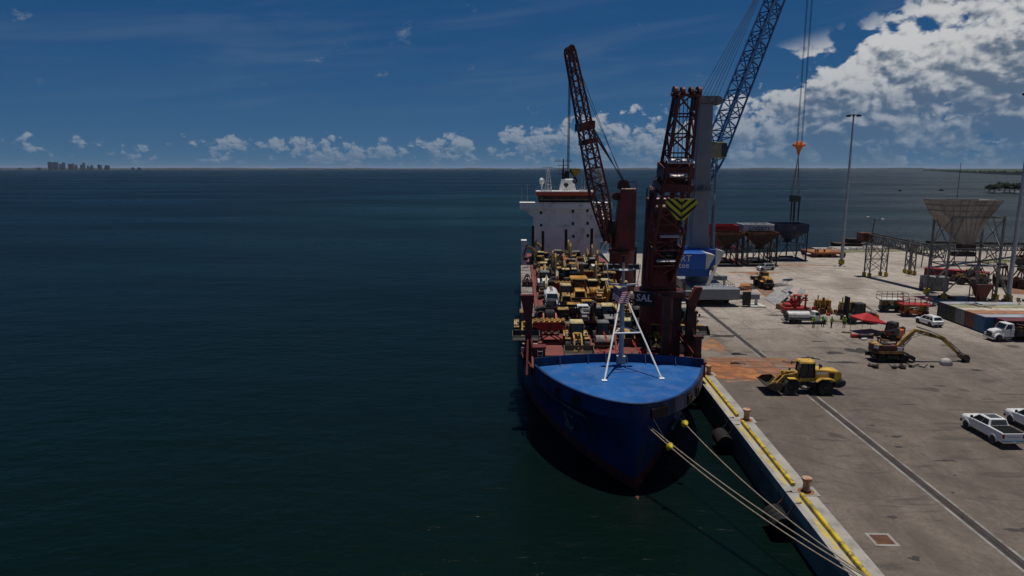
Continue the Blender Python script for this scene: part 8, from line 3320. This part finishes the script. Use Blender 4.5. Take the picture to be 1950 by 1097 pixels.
# navy banner with white letters on the near crane's platform
r = thing('company_banner', 'navy blue banner with white letters hung on the near deck crane platform', 'banner', SHIP_M @ Vector((4.3, 28.75, 13.45)), SHIP_RZ)
c = MB()
c.hexa([(-1.1, -0.04, -1.25), (1.1, -0.04, -1.45), (1.1, 0.04, -1.45), (-1.1, 0.04, -1.25), (-1.15, -0.04, 0.45), (1.05, -0.04, 0.25), (1.05, 0.04, 0.25), (-1.15, 0.04, 0.45)])
c.build('cloth', 'sal_navy', r)
text('SAL', 1.15, 'letter_white', r, (0, -0.05, -0.4), (math.pi / 2, R(4), 0), depth=0.005, bold=0.02)
c = MB()
c.beam((-1.2, 0, 0.42), (1.3, 0, 0.2), 0.08)
c.beam((0.6, 0, 0.25), (0.6, 1.0, 0.1), 0.08)
c.build('top_bar', 'galvanised', r)

# flag on the foremast halyard
ha, hb2 = gy(1169, 545, 68.6), gy(1165, 570, 68.6)
fa, fb = gy(1201, 557, 68.2), gy(1196, 581, 68.2)
FX, FY = 24, 13
r = thing('flag', 'American flag flying from the foremast halyard', 'flag', ha)
stripes = {'flag_red': MB(), 'flag_white': MB(), 'flag_blue': MB()}


def fpt(i, j):
    u, v = i / FX, j / FY
    p_ = ha.lerp(fa, u).lerp(hb2.lerp(fb, u), v)
    p_ = p_ + Vector((0, 0.16 * math.sin(u * 9 + v * 2.0) * (0.3 + u), -0.16 * u * (1 - u) * 2 + 0.07 * math.sin(u * 8 + 1)))
    return p_ - ha


for i in range(FX):
    for j in range(FY):
        k = 'flag_blue' if (i < FX * 0.42 and j < 7) else ('flag_red' if j % 2 == 0 else 'flag_white')
        stripes[k].add([fpt(i, j), fpt(i, j + 1), fpt(i + 1, j + 1), fpt(i + 1, j)], [(0, 1, 2, 3)])
stripes['flag_red'].build('red_stripes', 'flag_red', r)
stripes['flag_white'].build('white_stripes', 'flag_white', r)
stripes['flag_blue'].build('canton', 'flag_blue', r)
c = MB()
for j in range(7):
    for i in range(8):
        q = fpt(0.6 + i * 1.2, 0.5 + j * 0.93) + Vector((0, -0.012, 0))
        c.box(q, (0.035, 0.01, 0.035))
tag(c.build('stars', 'flag_white', r), kind='stuff')
c = MB()
c.tube(SHIP_M @ Vector((MX - 1.5, MS, 16.2)) - ha, Vector((0, 0, 0)), 0.02, 5)
c.tube((0, 0, 0), hb2 - ha, 0.025, 5)
c.tube(hb2 - ha, SHIP_M @ Vector((MX - 0.6, MS - 0.5, FD + 1.2)) - ha, 0.02, 5)
c.build('halyard', 'wire', r)

# ================================================================== PEOPLE
def person(loc, rz, top, label, pose=0, hat='machine_white', legs='trousers', group=None):
    r = thing('person', label, 'person', loc, rz, group)
    J = {'pel': (0, 0, 0.95), 'wai': (0, 0.01, 1.12), 'che': (0, 0.0, 1.38), 'nek': (0, -0.01, 1.53), 'hd0': (0, -0.02, 1.62), 'hd1': (0, -0.03, 1.76)}
    E_ = [('pel', 'wai'), ('wai', 'che'), ('che', 'nek'), ('nek', 'hd0'), ('hd0', 'hd1')]
    RAD = {'pel': 0.15, 'wai': 0.14, 'che': 0.16, 'nek': 0.06, 'hd0': 0.085, 'hd1': 0.08}
    for sg, n_ in ((-1, 'l'), (1, 'r')):
        st = 0.06 * sg * (1 if pose == 1 else 0.3)
        J[n_ + 'hip'] = (sg * 0.10, 0, 0.90)
        J[n_ + 'kne'] = (sg * 0.12, st - 0.03, 0.50)
        J[n_ + 'ank'] = (sg * 0.13, st * 1.5, 0.09)
        J[n_ + 'toe'] = (sg * 0.14, st * 1.5 - 0.17, 0.045)
        J[n_ + 'sho'] = (sg * 0.20, 0, 1.44)
        if pose == 2:
            J[n_ + 'elb'] = (sg * 0.30, -0.08, 1.20)
            J[n_ + 'wri'] = (sg * 0.16, -0.28, 1.22)
            J[n_ + 'han'] = (sg * 0.12, -0.36, 1.24)
        else:
            J[n_ + 'elb'] = (sg * 0.28, 0.04, 1.17)
            J[n_ + 'wri'] = (sg * 0.29, -0.06, 0.93)
            J[n_ + 'han'] = (sg * 0.28, -0.09, 0.82)
        E_ += [('pel', n_ + 'hip'), (n_ + 'hip', n_ + 'kne'), (n_ + 'kne', n_ + 'ank'), (n_ + 'ank', n_ + 'toe'), ('che', n_ + 'sho'), (n_ + 'sho', n_ + 'elb'), (n_ + 'elb', n_ + 'wri'), (n_ + 'wri', n_ + 'han')]
        RAD.update({n_ + 'hip': 0.105, n_ + 'kne': 0.075, n_ + 'ank': 0.055, n_ + 'toe': 0.05, n_ + 'sho': 0.085, n_ + 'elb': 0.055, n_ + 'wri': 0.042, n_ + 'han': 0.045})
    ks = list(J)
    me = bpy.data.meshes.new('body')
    me.from_pydata([J[k] for k in ks], [(ks.index(a), ks.index(b_)) for a, b_ in E_], [])
    tmp = bpy.data.objects.new('tmp', me)
    COL.objects.link(tmp)
    sk = tmp.modifiers.new('skin', 'SKIN')
    for k, sv in zip(ks, me.skin_vertices[0].data):
        sv.radius = (RAD[k], RAD[k])
        sv.use_root = (k == 'pel')
    tmp.modifiers.new('sub', 'SUBSURF').levels = 1
    dg = bpy.context.evaluated_depsgraph_get()
    m2 = bpy.data.meshes.new_from_object(tmp.evaluated_get(dg))
    bpy.data.objects.remove(tmp)
    m2.materials.clear()
    for mt in (legs, top, 'skin', 'machine_dark'):
        m2.materials.append(M(mt))
    for pg in m2.polygons:
        z = pg.center.z
        hand = abs(pg.center.x) > 0.2 and 0.75 < z < 0.98 and pose != 2
        pg.material_index = 3 if z < 0.14 else (2 if (z > 1.53 or hand or (pose == 2 and pg.center.y < -0.2 and z > 1)) else (0 if z < 0.97 else 1))
        pg.use_smooth = True
    bo = bpy.data.objects.new('body', m2)
    COL.objects.link(bo)
    bo.parent = r
    h = MB()
    h.lathe([(0.17, 0.0), (0.165, 0.015), (0.125, 0.02), (0.12, 0.08), (0.08, 0.13), (0.0, 0.145)], 14, (0, -0.03, 1.745))
    h.build('hard_hat', hat, r, smooth=True)
    v = MB()
    for z in (1.12, 1.24):
        v.lathe([(0.178, z), (0.178, z + 0.04)], 12)
    v.build('reflective_band', 'machine_grey', r)
    return r


WL = ['worker in green vest standing nearest the front of the tank truck', 'worker in green vest second along beside the tank truck', 'worker in green vest and shorts in front of the forklift mast', 'worker in green vest standing beside the red canopy']
for i, (u, v, rz, po) in enumerate(((1549, 624, 190, 0), (1566, 622.5, 150, 2), (1583, 624.5, 200, 1), (1607, 624, 170, 0))):
    person(gz(u, v), R(rz), 'hivis', WL[i], po, legs='skin' if False else 'trousers', group=None).scale = (1.06,) * 3
for i, (x, s_, lb) in enumerate(((9.0, 60.0, 'crew member in orange at the ship rail beyond the near deck crane'), (9.5, 56.5, 'second crew member in orange by the ship rail, closer to the crane'))):
    person(SHIP_M @ Vector((x, s_, MAIN + 1.05)), R(160 + 50 * i), 'hivis_orange', lb, i * 2, 'machine_orange', 'hivis_orange' if i else 'trousers')
person(SHIP_M @ Vector((3.7, 57.0, DECK)), R(170), 'hivis', "crew member in green vest standing among the deck machines", 0)

# ================================================================== SHORE AND HORIZON
# grass strip, rubble jetty, rusty hulk
c = MB()
c.add([(86, 206, DOCK + 0.03), (128, 214.5, DOCK + 0.03), (128, 220, DOCK + 0.03), (101, 213.2, DOCK + 0.03), (86, 210.5, DOCK + 0.03)], [(0, 1, 2, 3, 4)])
tag(c.build('grass', 'grass', None), 'dry green grass strip along the shore', 'grass', kind='stuff')
p_ = gz(1932, 498)
c = MB()
c.add([(p_.x - 14, p_.y - 3, DOCK + 0.03), (p_.x + 30, p_.y - 3, DOCK + 0.03), (p_.x + 34, p_.y + 5, DOCK + 0.03), (p_.x - 4, p_.y + 4, DOCK + 0.03)], [(0, 1, 2, 3)])
tag(c.build('grass', 'grass', None), 'green verge behind the grab buckets', 'grass', kind='stuff')
random.seed(77)
c = MB()
rock = bmesh.new()
bmesh.ops.create_icosphere(rock, subdivisions=1, radius=1.0)
rv = [v.co.copy() for v in rock.verts]
rf = [[v.index for v in f.verts] for f in rock.faces]
rock.free()
for i in range(420):
    t_ = random.random()
    x = 88 + 40 * t_ + random.uniform(-1, 1)
    y = 214 + 9.5 * t_ + random.gauss(4, 2.2)
    sc = random.uniform(0.4, 1.1)
    z = 0.4 + 1.7 * max(0, 1 - abs((y - 218 - 9.5 * t_) / 5)) + random.uniform(-0.3, 0.5)
    mt = Matrix.Translation((x, y, z)) @ Euler((random.random() * 3, random.random() * 3, random.random() * 3)).to_matrix().to_4x4() @ Matrix.Diagonal((sc * 1.2, sc, sc * 0.7, 1))
    c.add([mt @ v for v in rv], rf)
tag(c.build('rubble', 'rubble', None), 'rubble mound of the low jetty beyond the shore', 'rubble', kind='stuff')
r = thing('concrete_jetty', 'low weathered concrete jetty beyond the grass strip', 'jetty', (108, 222, 0))
for i in range(6):
    c = MB()
    c.lohi((-18 + i * 6.1, -3 + i * 1.4, -3), (-12.1 + i * 6.1, 4 + i * 1.4, 2.5 + 0.15 * (i % 2)))
    c.build('jetty_block', 'concrete_light', r)
p_ = gz(1607, 472, 0.0)
r = thing('derelict_barge', 'small rusty derelict barge lying off the jetty end', 'barge', (p_.x + 2, p_.y, 0), R(8))
c = MB()
c.prism([(-5.5, -0.5), (-6.2, 1.9), (5.0, 1.5), (5.0, -0.5)], -2.0, 2.0)
c.build('hull', 'rusty_steel', r)
c = MB()
c.lohi((-1.5, -1.5, 1.6), (3.5, 1.5, 3.4))
c.build('deckhouse', 'dark_steel', r, bevel=0.1)

# far mangrove spit
random.seed(8)


def canopy_mass(name, near, far_, nx, ny, h, amp, fr, label, sd_):
    vs, fs = [], []
    for j in range(ny + 1):
        for i in range(nx + 1):
            t_, k = i / nx, (j / ny) ** 2.0
            f_ = t_ * (len(near) - 1)
            a = min(int(f_), len(near) - 2)
            p_ = Vector(near[a]).lerp(Vector(near[a + 1]), f_ - a)
            q_ = Vector(far_[a]).lerp(Vector(far_[a + 1]), f_ - a)
            w_ = p_.lerp(q_, k)
            edge = 0.0 if (j == 0) else 1.0
            z = edge * (h + amp * mnoise.noise(Vector((w_.x * fr, w_.y * fr, sd_))) * 1.4 + amp * 0.7 * mnoise.noise(Vector((w_.x * fr * 3.1, w_.y * fr * 3.1, sd_ + 4)))) + (-0.5 if not edge else 0)
            vs.append((w_.x, w_.y, z))
    for j in range(ny):
        for i in range(nx):
            a = j * (nx + 1) + i
            fs.append((a, a + 1, a + nx + 2, a + nx + 1))
    c = MB()
    c.add(vs, fs)
    return tag(c.build(name, 'mangrove', None), label, 'woodland', kind='stuff')


canopy_mass('mangrove_woodland', [(4700, 8600), (3300, 5700), (2550, 4150), (2150, 3300), (1990, 2860), (2900, 2500)], [(9500, 14500), (9500, 13000), (9000, 11000), (8000, 8600), (7000, 6500), (6500, 5000)], 260, 40, 13.0, 6.0, 0.012, 'far mangrove woodland on the low spit', 1)
# low far shores on the horizon
def far_shore(u0, u1, Y, hgt, sd_, label):
    a, b_ = gy(u0, 322, Y), gy(u1, 322, Y)
    n_ = int(abs(u1 - u0) / 1.6)
    vs, fs = [], []
    for i in range(n_ + 1):
        t_ = i / n_
        x = a.x + (b_.x - a.x) * t_
        e = min(1.0, t_ * 14 + 0.25, (1 - t_) * 14 + 0.25)
        z = e * hgt * (0.75 + 0.5 * mnoise.noise(Vector((x * 0.0011, sd_, 0))) + 0.45 * mnoise.noise(Vector((x * 0.007, sd_, 3))))
        for yy, zz in ((Y - 60, -2), (Y, max(z, 2)), (Y + 900, max(z * 0.9, 2)), (Y + 960, -2)):
            vs.append((x, yy, zz))
    for i in range(n_):
        for k in range(3):
            q = i * 4 + k
            fs.append((q, q + 4, q + 5, q + 1))
    c = MB()
    c.add(vs, fs)
    return tag(c.build('far_shore', 'far_coast', None), kind='structure')


far_shore(-60, 620, 12600, 38, 2, '')
far_shore(560, 1130, 15500, 34, 5, '')
far_shore(1100, 1520, 15000, 36, 9, '')
far_shore(1480, 1790, 11000, 32, 12, '')
# city skyline
SKY = [(90, 97, 308), (97.5, 103, 308.5), (103.5, 107, 312), (117, 121, 309), (124.5, 128, 312), (128, 130.5, 311), (133, 138, 312), (138, 141, 313.5), (148, 151.5, 309.5), (152, 156, 313.5), (161, 163.5, 315), (163.5, 167, 314),
       (170, 175, 318), (181, 186.5, 313.5), (190, 196, 318), (199, 205, 314.5), (246, 250, 319), (254, 259, 319), (34, 39, 319.5), (65, 70, 319)]
for i, (u0, u1, v) in enumerate(SKY):
    a, b_ = gy(u0, v, 12300.0), gy(u1, v, 12300.0)
    hgt = a.z
    w_ = b_.x - a.x
    r = thing('tower_block', 'distant city tower block on the far shore skyline', 'building', ((a.x + b_.x) / 2, 12300 + (i % 3) * 60, 0), group='distant city towers')
    c = MB()
    c.lohi((-w_ / 2, 0, 0), (w_ / 2, max(w_, 30), hgt * 0.94))
    c.lohi((-w_ * 0.3, 5, hgt * 0.94), (w_ * 0.25, 20, hgt))
    c.build('wall', 'far_building', r)
    c = MB()
    nb = max(2, int(hgt / 14))
    for k in range(nb):
        c.lohi((-w_ / 2 + 2, -1.0, 4 + k * hgt * 0.9 / nb), (w_ / 2 - 2, 0.0, 4 + (k + 0.6) * hgt * 0.9 / nb))
    c.build('window_band', 'far_glass', r)

# near mangrove islet: separate trees
def mangrove_tree(loc, rx, h, label, sd_):
    random.seed(sd_)
    r = thing('mangrove_tree', label, 'tree', loc, 0, 'trees on the mangrove islet')
    c = MB()
    c.tube((0, 0, -0.6), (0.3, 0, h * 0.5), 0.4, 7, 0.22)
    for i in range(6):
        a = 2 * math.pi * i / 6
        c.tube((0.1, 0, h * 0.25), (math.cos(a) * 2.4, math.sin(a) * 2.4, -0.6), 0.16, 5)
        c.tube((0.2, 0, h * 0.4), (math.cos(a + .5) * rx * 0.55, math.sin(a + .5) * rx * 0.5, h * 0.75), 0.14, 5)
    c.build('trunk', 'bark', r)
    c = MB()
    for i in range(1500):
        a, u, k = random.uniform(0, 6.283), random.uniform(-0.75, 1), random.random() ** 0.35
        lump = 0.75 + 0.5 * mnoise.noise(Vector((math.cos(a) * 1.4, math.sin(a) * 1.4, u * 1.6 + sd_)))
        q = math.sqrt(max(0, 1 - u * u)) * k * lump
        p_ = Vector((math.cos(a) * q * rx, math.sin(a) * q * rx, h * 0.56 + u * k * h * 0.44 * lump))
        s_ = random.uniform(0.25, 0.55)
        rt3 = Euler((random.uniform(-1, 1), random.uniform(-1, 1), random.uniform(0, 6))).to_matrix()
        c.add([p_ + rt3 @ Vector(w_) for w_ in ((-s_, -s_ * 0.6, 0), (s_, -s_ * 0.6, 0), (s_, s_ * 0.6, 0), (-s_, s_ * 0.6, 0))], [(0, 1, 2, 3)])
    c.build('crown', 'leaf', r)


for i, (u, v, rx, h) in enumerate(((1884, 365, 6, 9.5), (1893, 367, 7, 11), (1903, 363, 7.5, 12), (1913, 366, 8, 12.5), (1922, 366, 7, 10.5), (1932, 367, 8, 12.5), (1943, 367, 8.5, 13), (1953, 367, 8, 13), (1964, 366, 8, 12))):
    p_ = gz(u, v, 0.0)
    mangrove_tree((p_.x, p_.y, 0), rx, h, 'dark green mangrove tree on the islet in the shallow bay', 60 + i)
c = MB()
n_ = 30
p_ = gz(1940, 365.5, 0.0)
vs = [(0, 0, 0.5)] + [(math.cos(2 * math.pi * i / n_) * 60 * (1 + 0.15 * math.sin(i * 2.1)), math.sin(2 * math.pi * i / n_) * 22, -0.4) for i in range(n_)]
c.add(vs, [(0, i + 1, (i + 1) % n_ + 1) for i in range(n_)])
tag(c.build('mud_islet', 'rubble', None, loc=(p_.x, p_.y, 0)), kind='structure')
# two small boats far out
for i, (u, v, lb) in enumerate(((1793, 363, 'small dark motor boat far out in the bay beyond the cream hopper'), (1714, 364, 'tiny skiff far out in the bay, smaller than the motor boat'))):
    p_ = gz(u, v, 0.0)
    r = thing('motor_boat', lb, 'boat', (p_.x, p_.y, 0), R(10))
    k = 1.0 - 0.5 * i
    c = MB()
    c.hexa([(-3.5 * k, -1.0, -0.3), (2.6 * k, -1.0, -0.3), (2.6 * k, 1.0, -0.3), (-3.5 * k, 1.0, -0.3), (-3.6 * k, -1.2, 0.9), (4.0 * k, -0.3, 1.2), (4.0 * k, 0.3, 1.2), (-3.6 * k, 1.2, 0.9)])
    c.build('hull', 'machine_dark', r)
    c = MB()
    c.taper(-1.2 * k, 1.0 * k, -0.8, 0.8, 0.9, -1.0 * k, 0.5 * k, -0.7, 0.7, 2.3)
    c.build('cabin', 'machine_grey', r)

# ================================================================== AIR
hz = bpy.data.materials.new('haze')
hz.use_nodes = True
t = NT(hz.node_tree)
ho = t.new('ShaderNodeOutputMaterial')
pv = t.new('ShaderNodeVolumePrincipled')
pv.inputs['Color'].default_value = (0.66, 0.80, 1.0, 1)
pv.inputs['Density'].default_value = 0.000014
pv.inputs['Anisotropy'].default_value = 0.3
t.l.new(pv.outputs[0], ho.inputs['Volume'])
c = MB()
c.lohi((-W - 500, -3500, -13), (W + 500, W + 500, 190))
tag(c.build('haze', hz), kind='stuff')
